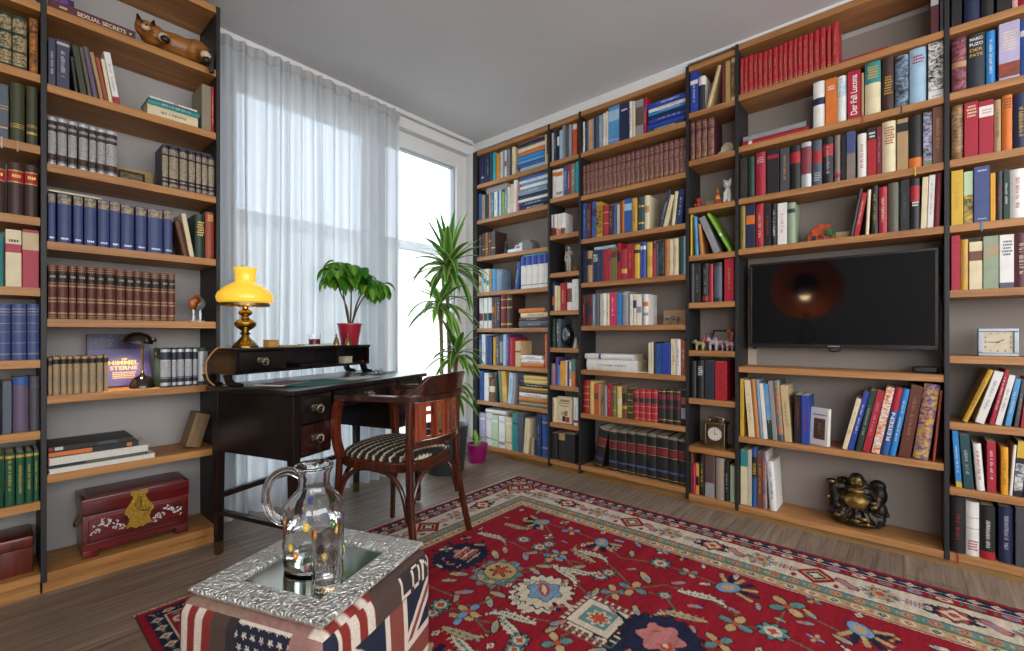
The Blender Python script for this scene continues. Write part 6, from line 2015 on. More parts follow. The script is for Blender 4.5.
# ------------------------------------------------------------------ rug
CR = dict(red='8c1a28', red2='7a1220', navy='20253f', cream='c8bba5', teal='5d807c', peach='b98262', gold='b3946a', blue='7391ab', rust='a84a34', rose='b0706c', ink='2a1a20', white='d0c6b2', green='4f6a50')
CR = {k: np.array(lin(v)) for k, v in CR.items()}
RU, RV, RS = 2.10, 3.15, .0046
nu, nv = int(RU / RS), int(RV / RS)
U, Vv = np.meshgrid((np.arange(nu) + .5) * RS, (np.arange(nv) + .5) * RS, indexing='ij')
IMG = np.zeros((nu, nv, 3)); IMG[:] = CR['red']
nr_ = np.random.RandomState(5)
def win(u, v, rad):
    i0, i1 = max(0, int((u - rad) / RS)), min(nu, int((u + rad) / RS) + 1); j0, j1 = max(0, int((v - rad) / RS)), min(nv, int((v + rad) / RS) + 1)
    return slice(i0, i1), slice(j0, j1)
def loc(u, v, ang, rad):
    a, b = win(u, v, rad)
    x = U[a, b] - u; y = Vv[a, b] - v; c, s = math.cos(ang), math.sin(ang)
    return (a, b), x * c + y * s, -x * s + y * c
def stamp(sl, mask, col): IMG[sl][mask] = CR[col]
def ell(u, v, ru, rv, col, ang=0):
    sl, x, y = loc(u, v, ang, max(ru, rv) + .02)
    if x.size: stamp(sl, (x / ru) ** 2 + (y / rv) ** 2 < 1, col)
def dia(u, v, ru, rv, col, ang=0):
    sl, x, y = loc(u, v, ang, max(ru, rv) + .02)
    if x.size: stamp(sl, abs(x) / ru + abs(y) / rv < 1, col)
def rec(u0, v0, u1, v1, col):
    IMG[max(0, int(u0 / RS)):max(0, int(u1 / RS)), max(0, int(v0 / RS)):max(0, int(v1 / RS))] = CR[col]
def star(u, v, r0, r1, n, col, ang=0):
    sl, x, y = loc(u, v, ang, max(r0, r1) + .02)
    if x.size:
        t = np.arctan2(y, x); stamp(sl, np.hypot(x, y) < r0 + (r1 - r0) * (.5 + .5 * np.cos(n * t)), col)
def seg(p, q, w, col):
    (a, b), (c, d) = p, q; L = math.hypot(c - a, d - b)
    if L < 1e-6: return
    sl, x, y = loc((a + c) / 2, (b + d) / 2, math.atan2(d - b, c - a), L / 2 + w)
    if x.size: stamp(sl, (abs(x) < L / 2) & (abs(y) < w), col)
def vine(pts, col='green', w=.003):
    for p, q in zip(pts, pts[1:]): seg(p, q, w, col)
def rosette(u, v, r=.05, cols=('teal', 'cream', 'rust'), n=8):
    star(u, v, r * .8, r, n, 'ink'); star(u, v, r * .62, r * .9, n, cols[0]); ell(u, v, r * .5, r * .5, cols[1]); star(u, v, r * .2, r * .38, 4, cols[2])
def flower(u, v, r=.045, ang=0, c1='blue', c2='gold'):
    for k in range(4):
        a = ang + k * PI / 2 + PI / 4; ell(u + r * .62 * math.cos(a), v + r * .62 * math.sin(a), r * .5, r * .36, 'ink', a); ell(u + r * .62 * math.cos(a), v + r * .62 * math.sin(a), r * .42, r * .28, (c1, c2)[k % 2], a)
    ell(u, v, r * .25, r * .25, 'rust')
def boteh(u, v, L=.12, ang=0, c='cream', flip=1):
    for k in range(15):
        q = k / 14; x = (q - .5) * L; y = flip * .05 * max(0, (q - .6) / .4) ** 2; w = .0135 * math.sin(PI * min(1, q * .9 + .1)) + .0035
        uu, vv = u + x * math.cos(ang) - y * math.sin(ang), v + x * math.sin(ang) + y * math.cos(ang)
        ell(uu, vv, w + .004, w + .004, 'ink')
    for k in range(15):
        q = k / 14; x = (q - .5) * L; y = flip * .05 * max(0, (q - .6) / .4) ** 2; w = .0135 * math.sin(PI * min(1, q * .9 + .1)) + .0035
        uu, vv = u + x * math.cos(ang) - y * math.sin(ang), v + x * math.sin(ang) + y * math.cos(ang)
        ell(uu, vv, w, w, c)
        if q < .75 and k % 2: seg((uu, vv), (uu + .024 * math.sin(ang) * flip - .008 * math.cos(ang), vv - .024 * math.cos(ang) * flip - .008 * math.sin(ang)), .003, c)
    for k in range(9):
        q = k / 9; x = (q - .45) * L * .8; uu, vv = u + x * math.cos(ang), v + x * math.sin(ang); ell(uu, vv, .006, .006, ('blue', 'green')[k % 2])
def palmette(u, v, r=.1, ang=0, body='cream', mid='blue', core='rust'):
    star(u, v, r * .98, r * 1.12, 18, 'ink', ang); star(u, v, r * .9, r * 1.06, 18, body, ang)
    for k in (-1, 1):
        a = ang + k * 2.2; seg((u + r * .6 * math.cos(a), v + r * .6 * math.sin(a)), (u + r * 1.5 * math.cos(a + k * .35), v + r * 1.5 * math.sin(a + k * .35)), .007, body)
    star(u, v, r * .5, r * .68, 6, 'ink', ang); star(u, v, r * .46, r * .64, 6, mid, ang)
    ell(u + r * .1 * math.cos(ang), v + r * .1 * math.sin(ang), r * .42, r * .2, core, ang); ell(u + r * .1 * math.cos(ang), v + r * .1 * math.sin(ang), r * .3, r * .08, 'cream', ang)
def fan(u, v, r=.1, ang=0, c1='gold', c2='navy'):
    for k in range(-3, 4):
        a = ang + k * .42; seg((u, v), (u + r * math.cos(a), v + r * math.sin(a)), .0125, 'ink'); seg((u, v), (u + r * .97 * math.cos(a), v + r * .97 * math.sin(a)), .009, c1 if k % 2 else c2)
    ell(u, v, r * .48, r * .36, 'ink', ang); ell(u, v, r * .44, r * .32, 'blue', ang); ell(u, v, r * .24, r * .16, c1, ang)
def leafy(u, v, L=.035, ang=0, c='gold'): ell(u, v, L, L * .45, 'ink', ang); ell(u, v, L * .86, L * .32, c, ang); ell(u + L * .3 * math.cos(ang), v + L * .3 * math.sin(ang), L * .35, L * .2, 'blue', ang)
def sq_frame(u, v, r, c='cream', inner='teal', core='rust'):
    for k in range(-3, 4):
        for s in (-1, 1): seg((u + k * r * .3, v + s * r), (u + k * r * .3, v + s * r * 1.28), .0045, c); seg((u + s * r, v + k * r * .3), (u + s * r * 1.28, v + k * r * .3), .0045, c)
    rec(u - r, v - r, u + r, v + r, 'ink'); rec(u - r * .95, v - r * .95, u + r * .95, v + r * .95, c); rec(u - r * .62, v - r * .62, u + r * .62, v + r * .62, inner); star(u, v, r * .35, r * .55, 8, c); star(u, v, r * .25, r * .42, 8, core)
# motifs: (kind, u, v, ...) over the half seen, then mirrored about the long axis
MOT = [('navyf', 1.02, .55), ('ros2', 1.03, .77), ('pal', 1.03, 1.0, .11, -2.4), ('bot', 1.23, 1.0, .16, .8, 1), ('bot', .81, .53, .15, .9, -1), ('bot', .65, .55, .13, .6, 1), ('bot', .82, 1.03, .14, .9, 1), ('bot', .65, 1.0, .13, .75, -1),
 ('fan', .52, .60, .1, -.6), ('fan', .52, .96, .1, .6), ('ros', .74, .66, .04), ('sq', 1.04, 1.244, .085), ('flo', 1.31, .87, .05), ('bot', 1.41, .95, .14, .8, 1), ('leaf', .88, .886, .04, 2.2), ('leaf', 1.16, .657, .045, 2.2), ('leaf', .88, .663, .035, .8), ('leaf', .82, .773, .035, -.6), ('flo', .75, .874, .045),
 ('ros', .70, .78, .035), ('flo', .51, .78, .045), ('ros', .746, 1.122, .035), ('ros', 1.31, 1.107, .04), ('leaf', 1.154, 1.15, .04, -.5), ('leaf', 1.31, 1.0, .04, .6), ('leaf', 1.164, .877, .04, 1.8), ('leaf', 1.237, .77, .045, 2.4), ('ros', 1.35, .765, .045), ('leaf', .907, 1.152, .035, .2), ('flo', 1.24, 1.206, .05),
 ('navyp', 1.0, 1.45), ('bot', .84, 1.448, .15, .9, 1), ('bot', .665, 1.48, .15, .9, -1), ('fan', .54, 1.53, .11, 2.4), ('flo', .79, 1.25, .055), ('flo', .762, 1.614, .055), ('ros', .723, 1.721, .055), ('ros', .53, 1.253, .05), ('flo', .53, 1.73, .065), ('leaf', .53, 1.12, .035, .5), ('flo', .53, 1.375, .04), ('leaf', .75, 1.475, .035, 2.), ('leaf', .6, 1.65, .03, .3), ('leaf', .634, 1.371, .035, 2.4), ('leaf', .912, 1.322, .035, .7), ('ros', .755, 1.364, .03), ('leaf', .68, 1.252, .05, .8), ('leaf', .53, 1.8, .035, .8), ('leaf', .6, 1.795, .035, 2.), ('fan', .52, 1.94, .1, .7), ('flo', .9, 1.6, .05),
 ('pal', 1.03, 1.85, .12, .7), ('bot', .83, 1.85, .15, .9, 1), ('bot', .68, 1.98, .14, .8, -1), ('ros', .8, 2.05, .05), ('flo', .58, 2.12, .055), ('leaf', .7, 2.2, .04, .6), ('fan', .54, 2.35, .1, -.6), ('sq', 1.04, 2.2, .085), ('bot', .82, 2.33, .15, .8, 1), ('ros', .68, 2.45, .05), ('flo', .92, 2.5, .06), ('navyf', 1.04, 2.6), ('leaf', .86, 2.02, .04, .3), ('leaf', .92, 2.1, .035, 1.9), ('leaf', .62, 1.9, .035, 1.2)]
VI = [[(.52, .62), (.6, .72), (.7, .78), (.88, .886)], [(.82, .53), (.8, .64), (.82, .77), (.75, .874), (.82, 1.03)], [(1.02, .6), (1.03, .77), (1.03, 1.0)], [(.88, .886), (1.03, .77), (1.16, .877), (1.31, .87)], [(1.31, .87), (1.35, 1.0), (1.23, 1.0), (1.154, 1.15)], [(.65, 1.0), (.7, 1.12), (.79, 1.25), (.68, 1.34), (.665, 1.48)], [(.79, 1.25), (.9, 1.2), (1.04, 1.244)], [(.84, 1.448), (.76, 1.37), (.79, 1.25)], [(.665, 1.48), (.7, 1.6), (.762, 1.614), (.723, 1.721), (.53, 1.73)], [(.723, 1.721), (.75, 1.85), (.83, 1.85)], [(.53, 1.73), (.58, 1.9), (.52, 1.94)], [(.52, .96), (.6, 1.1), (.53, 1.25), (.54, 1.53)], [(.52, .6), (.5, .78), (.52, .96)], [(.75, 1.85), (.8, 2.05), (.58, 2.12), (.54, 2.35)], [(.8, 2.05), (.82, 2.33), (.68, 2.45)], [(.93, 1.14), (1.15, 1.14), (1.15, 1.35), (.93, 1.35), (.93, 1.14)]]
FU0, FV0 = .50, .48
def draw(mir, vm):
    mu = (lambda u: 2.10 - u) if mir else (lambda u: u)
    for vl in VI: vine([(mu(a), b) for a, b in vl])
    for mo in MOT:
        k, u, v = mo[0], mu(mo[1]), mo[2]
        an = lambda a: (PI - a) if mir else a
        if k == 'navyf': palmette(u, v, .1, an(.8), 'navy', 'rose', 'rust'); [seg((u - .05, v + q * .014), (u + .05, v + q * .014 + .02), .003, ('cream', 'rust', 'navy')[q % 3]) for q in range(-3, 4)]
        elif k == 'navyp': palmette(u, v, .125, an(.8), 'navy', 'rose', 'rust'); ell(u, v, .03, .03, 'rose')
        elif k == 'pal': palmette(u, v, mo[3], an(mo[4]))
        elif k == 'ros2': star(u, v, .075, .1, 10, 'teal'); ell(u, v, .072, .072, 'ink'); ell(u, v, .068, .068, 'gold'); star(u, v, .02, .05, 6, 'ink'); star(u, v, .012, .04, 6, 'rust')
        elif k == 'bot': boteh(u, v, mo[3] * 1.15, an(PI / 2 + .22 + (mo[4] - .8) * .5) + (PI if int(u * 40) % 2 else 0), ('cream', 'gold', 'cream')[int(v * 30) % 3], -mo[5] if mir else mo[5])
        elif k == 'fan': fan(u, v, mo[3], an(mo[4]))
        elif k == 'ros': rosette(u, v, mo[3])
        elif k == 'sq': sq_frame(u, v, mo[3])
        elif k == 'flo': flower(u, v, mo[3], u * 9, 'blue' if int(v * 50) % 2 else 'teal')
        elif k == 'leaf': leafy(u, v, mo[3], an(mo[4]), 'gold' if int(u * 70) % 2 else 'rose')
draw(True, False); draw(False, False)
taken = [(m_[1], m_[2]) for m_ in MOT] + [(2.1 - m_[1], m_[2]) for m_ in MOT]
rf = random.Random(6)
for q in range(900):
    u, v = rf.uniform(.42, 1.68), rf.uniform(.4, 2.8)
    if min((u - a) ** 2 + (v - b) ** 2 for a, b in taken) < .0056: continue
    taken.append((u, v)); k = rf.random()
    if k < .45: leafy(u, v, rf.uniform(.02, .032), rf.uniform(0, 6), rf.choice(('gold', 'rose', 'cream', 'blue')))
    elif k < .8: flower(u, v, rf.uniform(.022, .032), rf.uniform(0, 1), rf.choice(('blue', 'teal', 'navy')), rf.choice(('gold', 'cream', 'rose')))
    else: dia(u, v, .026, .018, 'ink'); dia(u, v, .02, .013, 'cream'); dia(u, v, .009, .006, 'rust')
# borders, drawn round all four sides; d = distance from the nearest edge, s = run along it
dU = np.minimum(U, RU - U); dV = np.minimum(Vv, RV - Vv)
dE = np.minimum(dU / .83, dV / .78); sR = np.where(dU < dV, Vv, U)
def band(a, b, col): IMG[(dE >= a) & (dE < b)] = CR[col]
def pat(a, b, mask, col): IMG[(dE >= a) & (dE < b) & mask] = CR[col]
band(0, .028, 'red')
band(.028, .088, 'navy')
ph = (sR / .06) % 1
pat(.038, .078, (abs(ph - .5) * .06 + abs(dE - .058) < .021), 'cream'); pat(.038, .078, (abs(ph - .5) * .06 + abs(dE - .058) < .012), 'rose')
pat(.03, .086, (abs(((sR / .06 + .5) % 1) - .5) * .06 + abs(dE - .058) < .006), 'teal')
band(.088, .092, 'white'); band(.092, .15, 'red')
ph = (sR / .085) % 1; k = (sR / .085).astype(int) % 3
for kk, c1 in enumerate(('blue', 'cream', 'teal')):
    pat(.096, .146, (k == kk) & (np.hypot((ph - .5) * .085, (dE - .121) * 1.3) < .024), c1); pat(.096, .146, (k == kk) & (np.hypot((ph - .5) * .085, (dE - .121)) < .009), 'rust')
pat(.096, .146, (abs(ph) < .09) & (abs(dE - .121) < .014), 'green')
band(.15, .156, 'navy'); band(.156, .345, 'cream'); band(.345, .35, 'navy')
def border_motif(s, side, kind):
    dd = .25
    def at(s2, d2):
        d2 = (d2 - .25) * .8 + .25 * (.83 if side in 'RL' else .78); s2 = s + (s2 - s) * .85
        if side == 'R': return d2, s2
        if side == 'L': return RU - d2, s2
        if side == 'T': return s2, d2
        return s2, RV - d2
    u, v = at(s, dd); an = 0 if side in 'RL' else PI / 2
    if kind == 0:
        for q in (-1, 1):
            for e in (-1, 1): a, b = at(s + q * .075, dd + e * .035); c0, d0 = at(s + q * .03, dd + e * .012); seg((c0, d0), (a, b), .011, 'navy'); a2, b2 = at(s + q * .095, dd + e * .02); seg((a, b), (a2, b2), .006, 'navy')
        star(u, v, .045, .058, 8, 'navy'); star(u, v, .036, .048, 8, 'rust'); star(u, v, .024, .036, 4, 'cream'); ell(u, v, .016, .016, 'rust')
    elif kind == 1:
        ell(u, v, .05, .026, 'navy', an + .9); ell(u, v, .044, .021, 'rose', an + .9)
        for e in (-1, 0, 1): a, b = at(s + e * .02, dd - e * .02); ell(a, b, .03, .004, 'cream' if e else 'blue', an + .9)
    elif kind == 2:
        for q in range(6): a = q * PI / 3; b, c0 = at(s + .05 * math.cos(a), dd + .05 * math.sin(a)); flower(b, c0, .022, a, 'blue', 'gold')
        ell(u, v, .026, .026, 'gold'); ell(u, v, .014, .014, 'rust')
    elif kind == 3:
        for q in range(-2, 3): a, b = at(s + q * .014, dd - .03); c0, d0 = at(s + q * .014, dd + .03); seg((a, b), (c0, d0), .004, 'rust' if q % 2 else 'blue')
        a, b = at(s - .05, dd); c0, d0 = at(s + .05, dd); seg((a, b), (c0, d0), .005, 'rose')
    elif kind == 4:
        dia(u, v, .075, .075, 'red'); dia(u, v, .05, .05, 'gold'); dia(u, v, .038, .038, 'navy'); star(u, v, .014, .024, 4, 'cream')
        for e in (-1, 1): a, b = at(s + e * .085, dd + .06); ell(a, b, .016, .01, 'red')
def run(side, length):
    n = int((length - .3) / .1); st = (length - .3) / n
    for q in range(n + 1): border_motif(.15 + q * st, side, (4, 1, 2, 3, 0, 1, 2, 3)[q % 8])
for sd, ln in (('R', RV), ('L', RV), ('T', RU), ('B', RU)): run(sd, ln)
def clean(a, b, col): band(a, b, col)
band(.15, .156, 'navy'); band(.345, .35, 'navy')
for a, b, base, alt in ((.35, .405, 'teal', 'peach'), (.415, .475, 'gold', 'teal')):
    band(a, b, base); m_ = (a + b) / 2; ph = (sR / .07) % 1; k = (sR / .07).astype(int)
    pat(a, b, np.hypot((ph - .5) * .07, dE - m_) < .021, alt if base == 'teal' else 'cream'); pat(a, b, abs(ph - .5) * .07 + abs(dE - m_) < .016, 'rust'); pat(a, b, (k % 2 == 0) & (abs(ph - .5) * .07 + abs(dE - m_) < .016), 'navy' if base == 'gold' else 'rust'); pat(a, b, (abs(ph) < .12) & (abs(dE - m_) < .012), 'rose' if base == 'gold' else 'gold'); pat(a, b, abs(ph - .5) * .07 + abs(dE - m_) < .006, 'cream')
band(.405, .415, 'green'); band(.475, .481, 'navy'); band(.481, .486, 'cream')
# hand-dyed streaks that run across the width, and pile noise
st = np.repeat(nr_.normal(1, .13, (1, nv)), nu, 0); st = (st + np.roll(st, 1, 1) + np.roll(st, 2, 1)) / 3
IMG *= (st * nr_.normal(1, .1, (nu, nv)))[..., None]
IMG = np.clip(IMG, 0, 1)
rug = thing('rug', 'large red oriental rug with cream border and palmette field', 'rug', (2.44, 2.05, 0))
me = bpy.data.meshes.new('pile')
X = np.concatenate([-(U.ravel())[:, None], -(Vv.ravel())[:, None], (.008 + nr_.normal(0, .0005, nu * nv))[:, None]], 1)
ii = np.arange(nu * nv).reshape(nu, nv)
F = np.stack([ii[:-1, :-1], ii[:-1, 1:], ii[1:, 1:], ii[1:, :-1]], -1).reshape(-1, 4)
me.vertices.add(len(X)); me.vertices.foreach_set('co', X.astype(np.float32).ravel())
me.loops.add(F.size); me.loops.foreach_set('vertex_index', F.ravel().astype(np.int32))
me.polygons.add(len(F)); me.polygons.foreach_set('loop_start', np.arange(0, F.size, 4, dtype=np.int32))
me.update(calc_edges=True); me.validate()
at = me.color_attributes.new('dye', 'FLOAT_COLOR', 'POINT')
at.data.foreach_set('color', np.concatenate([IMG.reshape(-1, 3), np.ones((nu * nv, 1))], 1).astype(np.float32).ravel())
me.materials.append(vcol('wool_pile', .95, .6, 0, .15))
o = bpy.data.objects.new('pile', me); COL.objects.link(o); o.parent = rug
MB().box(-RU + .002, -RV + .002, .0005, -.002, -.002, .006).build('backing', mk('rug_back', '5a1a22', rough=1), rug, smooth=0)
fr = MB().use(mk('fringe_cotton', 'c9bfae', rough=1, var=.1)); r = random.Random(2)
for k in range(330):
    x = -RU + RU * k / 329; fr.tube([(x, -.002, .006), (x + r.uniform(-.004, .004), .012, .005), (x + r.uniform(-.006, .006), .022, .0015)], .0016, 4, cap=False)
fr.build('fringe', None, rug, smooth=0)

# ------------------------------------------------------------------ pouf with printed cover
PR = R(21)
POX, POY = .439, .878
pouf = thing('pouf', 'upholstered cube pouf with flag patchwork print under the silver tray', 'pouf', (POX, POY, 0.0107), PR)
PF = {k: np.array(lin(v)) for k, v in dict(red='7c2a26', white='c9bcae', navy='1e2333', brown='4a3a34', dark='2f2a2b', rose='8f6a62', brick='7a4038', tan='8c7263').items()}
FONT5 = {'L': '10000 10000 10000 10000 10000 10000 11111', 'O': '01110 10001 10001 10001 10001 10001 01110', 'N': '10001 11001 10101 10011 10001 10001 10001', 'D': '11110 10001 10001 10001 10001 10001 11110'}
def glyph(s, t, ch):
    rows = FONT5[ch].split(); i, j = int((1 - t) * 7), int(s * 5)
    return 0 <= i < 7 and 0 <= j < 5 and 0 <= t < 1 and 0 <= s < 1 and rows[i][j] == '1'
def jack(s, t):
    """union flag on the unit square, s across, t up"""
    x, y = s - .5, (t - .5)
    if abs(x) < .075 or abs(y) < .09: return 'brick'
    if abs(x) < .125 or abs(y) < .15: return 'white'
    dd = abs(abs(x) - abs(y)) 
    if dd < .035: return 'brick'
    if dd < .1: return 'white'
    return 'navy'
def star5(s, t, n):
    fs, ft = (s * n + (.5 if int(t * n) % 2 else 0)) % 1 - .5, (t * n) % 1 - .5
    rr, a = math.hypot(fs, ft), math.atan2(ft, fs)
    return rr < .2 + .13 * math.cos(5 * (a - PI / 2))
def print_left(s, t):
    """face towards the bookcase; s from tray near corner (0) to far corner (1)"""
    if s > .72: return ('red', 'white')[int((s - .72) / .056) % 2] if s < .97 else 'dark'
    if s > .60: return 'brown'
    if s > .54: return 'dark'
    if s > .2 and t < .97: return 'white' if star5((s - .2) / .34, (1 - t) * 2.71 + .02, 6) else 'navy'
    if s > .2: return 'white'
    return 'rose' if t > .8 else ('brown' if (s * 23 + t * 5) % 1 < .6 else 'tan')
def print_right(s, t):
    """face towards the right; s from near corner (0) to far corner (1)"""
    if t > .82:
        if .62 < s < .98:
            k = int((s - .62) / .12)
            if k < 3 and glyph(((s - .62) / .12 - k) * 1.25, (t - .83) / .15, 'LON'[k]): return 'white'
            return 'dark'
        return 'brown' if s > .38 else ('red', 'white')[int(s * 16) % 2] if s > .1 else 'navy'
    if s < .12: return 'white' if star5(s / .3, t * 3.03, 5) else 'navy'
    return jack((s - .12) / .88, t / .82)
def print_top(s, t):
    if t < .12: return ('white', 'red')[int(s * 14) % 2] if s < .4 else 'brown'
    if s < .12: return 'rose' if t < .5 else 'tan'
    return 'tan'
def pouf_mesh():
    S0, S1, H, rr, n = -.014, .412, .3875, .035, 88
    pts = []; cols = []; faces = []
    r = np.random.RandomState(9)
    def face(P, pr):
        b0 = len(pts); n = 165 if pr in (print_left, print_right) else 50
        for i in range(n + 1):
            for j in range(n + 1):
                p = np.array(P(i / n, j / n)); c = np.array([(S0 + S1) / 2] * 2 + [H / 2]); h = np.array([(S1 - S0) / 2] * 2 + [H / 2])
                q = p - c; k = np.clip(q, -(h - rr), h - rr); dlt = q - k; L = np.linalg.norm(dlt)
                out = c + k + (dlt / L * rr if L > 1e-9 else dlt)
                side = (.012 * math.sin(PI * i / n) * math.sin(PI * j / n)) if 0.02 < p[2] < H - .02 or pr in (print_left, print_right) else 0
                d2 = dlt / L if L > 1e-9 else np.zeros(3)
                pts.append(out + d2 * side)
                cols.append(PF[pr(i / n, j / n)] * (.85 + .3 * r.rand()))
        for i in range(n):
            for j in range(n): a = b0 + i * (n + 1) + j; faces.append((a, a + n + 1, a + n + 2, a + 1))
    W = S1 - S0
    face(lambda s, t: (S0, S0 + W * s, H * t), print_left)
    face(lambda s, t: (S0 + W * s, S0, H * t), print_right)
    face(lambda s, t: (S0 + W * s, S0 + W * t, H), print_top)
    face(lambda s, t: (S1, S0 + W * s, H * t), lambda s, t: jack(s, t))
    face(lambda s, t: (S0 + W * s, S1, H * t), lambda s, t: jack(s, t))
    face(lambda s, t: (S0 + W * s, S0 + W * t, 0), lambda s, t: 'dark')
    me = bpy.data.meshes.new('cover'); me.from_pydata([tuple(p) for p in pts], [], faces)
    at = me.color_attributes.new('dye', 'FLOAT_COLOR', 'POINT'); at.data.foreach_set('color', np.concatenate([np.clip(np.array(cols), 0, 1), np.ones((len(cols), 1))], 1).astype(np.float32).ravel())
    me.materials.append(vcol('printed_canvas', .85, .3, 0, .25)); me.polygons.foreach_set('use_smooth', [True] * len(me.polygons))
    bm = bmesh.new(); bm.from_mesh(me); bmesh.ops.recalc_face_normals(bm, faces=bm.faces); bm.to_mesh(me); bm.free()
    o = bpy.data.objects.new('cover', me); COL.objects.link(o); o.parent = pouf
    # piping along the upright and upper edges
    pm = mk('piping', '3a2a28', rough=.8)
    e = rr * .29
    for x, y in ((S0 + e, S0 + e), (S1 - e, S0 + e), (S0 + e, S1 - e), (S1 - e, S1 - e)): MB().tube([(x, y, .03), (x, y, H - .03)], .0025, 6).build('piping', pm, pouf)
pouf_mesh()
# silver tray
def silver_emboss():
    m, nt, b, N, Lk = nodes('embossed_silver')
    tc = N.new('ShaderNodeTexCoord')
    vo = N.new('ShaderNodeTexVoronoi'); vo.inputs['Scale'].default_value = 110
    nz = N.new('ShaderNodeTexNoise'); nz.inputs['Scale'].default_value = 70; nz.inputs['Detail'].default_value = 3; nz.inputs['Distortion'].default_value = 2.2
    Lk.new(tc.outputs['Object'], nz.inputs[0]); Lk.new(tc.outputs['Object'], vo.inputs[0])
    ad = N.new('ShaderNodeMath'); ad.operation = 'MULTIPLY_ADD'; ad.inputs[1].default_value = .6; Lk.new(vo.outputs[0], ad.inputs[0]); Lk.new(nz.outputs[0], ad.inputs[2])
    bp = N.new('ShaderNodeBump'); bp.inputs['Strength'].default_value = 1; bp.inputs['Distance'].default_value = .014
    Lk.new(ad.outputs[0], bp.inputs['Height']); Lk.new(bp.outputs[0], b.inputs['Normal'])
    cr = N.new('ShaderNodeValToRGB'); cr.color_ramp.elements[0].position = .35; cr.color_ramp.elements[0].color = rgba('8a877c'); cr.color_ramp.elements[1].position = .75; cr.color_ramp.elements[1].color = rgba('e2e3de')
    Lk.new(ad.outputs[0], cr.inputs[0]); Lk.new(cr.outputs[0], b.inputs['Base Color'])
    setp(b, Metallic=.85, Roughness=.32)
    return m
tray = thing('serving_tray', 'square embossed silver tray with mirrored centre on the pouf', 'tray', (POX, POY, .4005), PR)
TS, BW, TT = .387, .072, .0205
mt = silver_emboss(); c = MB()
o4 = lambda k, zz: [(k, k, zz), (TS - k, k, zz), (TS - k, TS - k, zz), (k, TS - k, zz)]
lev = [o4(.012, 0), o4(0, .014), o4(.004, TT), o4(BW - .006, TT), o4(BW, TT - .004), o4(BW + .002, .009)]
vsr = [[c.bm.verts.new(p) for p in l] for l in lev]
for a, b2 in zip(vsr, vsr[1:]):
    for k in range(4): c._f((a[k], a[(k + 1) % 4], b2[(k + 1) % 4], b2[k]))
c._f(vsr[0][::-1]); c._f(vsr[-1]); c.build('rim', mt, tray, smooth=0, bevel=.0012)
c = MB(); c.box(BW + .0025, BW + .0025, .0092, TS - BW - .0025, TS - BW - .0025, .0115); c.build('mirror', mk('tray_mirror', 'b9bab0', rough=.12, metal=1, var=.08, scale=14), tray, smooth=0)
TM = Matrix.Translation((POX, POY, .4)) @ Matrix.Rotation(PR, 4, 'Z')
def on_tray(px_fwd, px_lat, zz):
    return (math.cos(CYAW) * px_fwd + math.sin(CYAW) * px_lat, math.sin(CYAW) * px_fwd - math.cos(CYAW) * px_lat, zz)
# carafe
zt_ = .4005 + .0117
jug = thing('glass_jug', 'clear glass jug with coloured flower dots and water on the silver tray', 'jug', on_tray(1.165, -.508, zt_), -R(50))
clear = glassy('clear_glass', (1, 1, 1), 0, 1.47)
outer = [(0, 0), (.062, 0), (.070, .006), (.072, .02), (.072, .135), (.070, .152), (.063, .168), (.051, .181), (.041, .19), (.037, .205), (.038, .228), (.047, .248)]
inner = [(.0445, .249), (.0352, .228), (.0342, .205), (.0382, .1885), (.0485, .1785), (.0605, .166), (.067, .151), (.069, .134), (.069, .022), (.066, .012), (0, .010)]
MB().lathe(outer + inner, 48, cap=False).build('body', clear, jug)
MB().lathe([(0, .0106), (.0655, .0126), (.0686, .022), (.0686, .112), (0, .1122)], 40, cap=False).build('water', glassy('water', (.97, .99, 1), 0, 1.33), jug)
MB().lathe([(.0455, .248), (.0485, .251), (.0465, .256), (.0435, .252)], 40, cap=False).build('lip', clear, jug)
MB().tube(spline([(-.036, 0, .226), (-.07, 0, .238), (-.112, 0, .216), (-.126, 0, .17), (-.114, 0, .13), (-.09, 0, .108), (-.0715, 0, .108)], 6), .0105, 12).build('handle', clear, jug)
dots = [('yellow', 'e0b61c'), ('blue', '2a3fb0'), ('amber', 'd07a1c'), ('green', '2f7a3a'), ('red', 'a8321c')]
r = random.Random(12)
for k in range(22):
    a = k * 2.4 + .3; zz = .025 + .125 * ((k * 7) % 22) / 22; rad = .0722 if zz < .14 else .0722 - (zz - .14) * .4
    cn = dots[k % 5]
    d = MB().use(mk('glass_dot_' + cn[0], cn[1], rough=.15, var=0)); M0 = Matrix.Rotation(a, 4, 'Z') @ Matrix.Translation((rad, 0, zz))
    d.ball((0, 0, 0), (.0016, .0082, .0105), 12, M0); d.use(mk('glass_dot_centre', 'e8dcc0', rough=.2, var=0)); d.ball((.0009, 0, 0), (.0014, .0034, .0042), 8, M0)
    d.build('flower_dot', None, jug)
cup = thing('drinking_glass', 'tall cut crystal tumbler standing before the glass jug', 'glass', on_tray(1.055, -.43, zt_))
n = 48; c = MB(); rings = []
prof = [(0, 0, 0), (.027, 0, 0), (.029, .004, .0), (.0295, .012, .6), (.0305, .04, 1), (.0315, .07, 1), (.0322, .078, .2), (.034, .148, 0), (.0322, .148, 0), (.0305, .08, 0), (.0285, .04, 0), (.027, .018, 0), (0, .016, 0)]
for q, (rr, zz, cut) in enumerate(prof):
    rings.append([c.bm.verts.new(((rr - cut * .0022 * ((j + (q % 2)) % 2)) * math.cos(2 * PI * j / n), (rr - cut * .0022 * ((j + (q % 2)) % 2)) * math.sin(2 * PI * j / n), zz)) for j in range(n)])
for a, b2 in zip(rings, rings[1:]):
    for j in range(n): c._f((a[j], a[(j + 1) % n], b2[(j + 1) % n], b2[j]))
bmesh.ops.remove_doubles(c.bm, verts=c.bm.verts, dist=1e-6)
c.build('body', clear, cup, smooth=25)
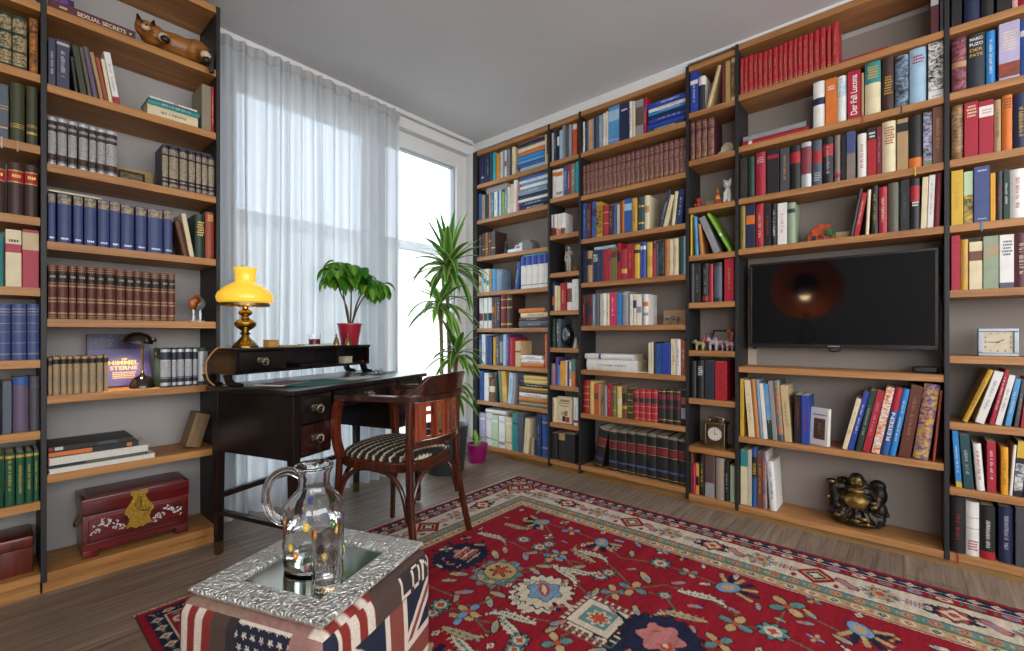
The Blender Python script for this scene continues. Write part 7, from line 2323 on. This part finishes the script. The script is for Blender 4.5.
c = MB()
for k in range(12):
    for s in (-1, 1):
        pts = []
        for q in range(7):
            a = 2 * PI * k / 12 + s * q * .09; zz = .014 + q * .0095; pts.append((.0318 * math.cos(a), .0318 * math.sin(a), zz))
        c.tube(pts, .0009, 5)
c.build('cut_pattern', clear, cup)

# ------------------------------------------------------------------ film-style lamp behind the camera, mirrored by the television
t = thing('floor_lamp', 'copper dish floor lamp on a black tripod reflected in the television screen', 'lamp', (-.75, .87, 0))
m_cop = mk('copper', 'b8602c', rough=.5, metal=.35, var=.1, scale=8)
for k in range(3):
    a = k * 2 * PI / 3 + .35
    MB().tube([(.03 * math.cos(a), .03 * math.sin(a), 1.18), (.33 * math.cos(a), .33 * math.sin(a), 0.006)], [.016, .011], 10).build('leg', m_black, t)
MB().lathe([(.035, 1.15), (.04, 1.2), (.02, 1.26)], 16).tube([(-.06, 0, 1.24), (-.075, 0, 1.5)], .012, 8).build('stem', m_black, t)
Md = Matrix.Translation((-.04, 0, 1.55)) @ Matrix.Rotation(R(90), 4, 'Y')
c = MB().use(m_black); pr = [(.03, -.055), (.12, -.05), (.24, -.01), (.33, .05), (.365, .09)]
c.lathe(pr, 48, Md, cap=False); c.use(m_cop); c.lathe([(.363, .0905), (.327, .053), (.237, -.006), (.12, -.045), (0, -.05)], 48, Md, cap=False); c.build('dish', None, t, recalc=False)
c = MB(); c.lathe([(0, .16), (.07, .158), (.13, .14), (.135, .13), (0, .128)], 32, Matrix.Translation((0, 0, .03)) @ Md, cap=False); c.tube([(.05, 0, 1.6), (.1, 0, 1.6)], .006, 8); c.build('reflector_cap', m_black, t)
MB().ball((.02, 0, 1.45), .035, 16).build('bulb', glow('amber_bulb', 'ff9a38', 2), t)
l2 = bpy.data.lights.new('floor_lamp_bulb', 'POINT'); l2.energy = 4; l2.color = (1, .7, .4); l2.shadow_soft_size = .05
lo = bpy.data.objects.new('floor_lamp_bulb', l2); COL.objects.link(lo); lo.location = (-.66, .87, 1.46)
# ------------------------------------------------------------------ light
wd = bpy.data.worlds.new('sky'); scn.world = wd; wd.use_nodes = True
bg = wd.node_tree.nodes['Background']; bg.inputs[0].default_value = (.74, .87, 1, 1); bg.inputs[1].default_value = 4.0
def area(name, loc, rot, sx, sy, power, color, portal=False):
    l = bpy.data.lights.new(name, 'AREA'); l.shape = 'RECTANGLE'; l.size = sx; l.size_y = sy; l.energy = power; l.color = color
    if portal: l.cycles.is_portal = True
    o = bpy.data.objects.new(name, l); COL.objects.link(o); o.location = loc; o.rotation_euler = rot
    return o
area('sky_portal', (1.735, YW + .16, 1.27), (R(-90), 0, 0), 1.88, 2.5, 1, (1, 1, 1), True)
area('daylight_rear_window', (X0 + .02, -1.3, 1.6), (R(90), 0, R(-90)), 1.5, 1.6, 34, (1, .9, .8))  # added fill lamp, set inside the invented rear window
area('daylight_side_window', (.4, Y0 + .02, 1.65), (R(90), 0, 0), 3.5, 1.6, 66, (1, .91, .8))  # added fill lamp, brightens the room from the invented side window
scn.cycles.use_denoising = True
scn.cycles.max_bounces = 10; scn.cycles.transparent_max_bounces = 16
scn.cycles.sample_clamp_indirect = 6
vs.exposure = .06
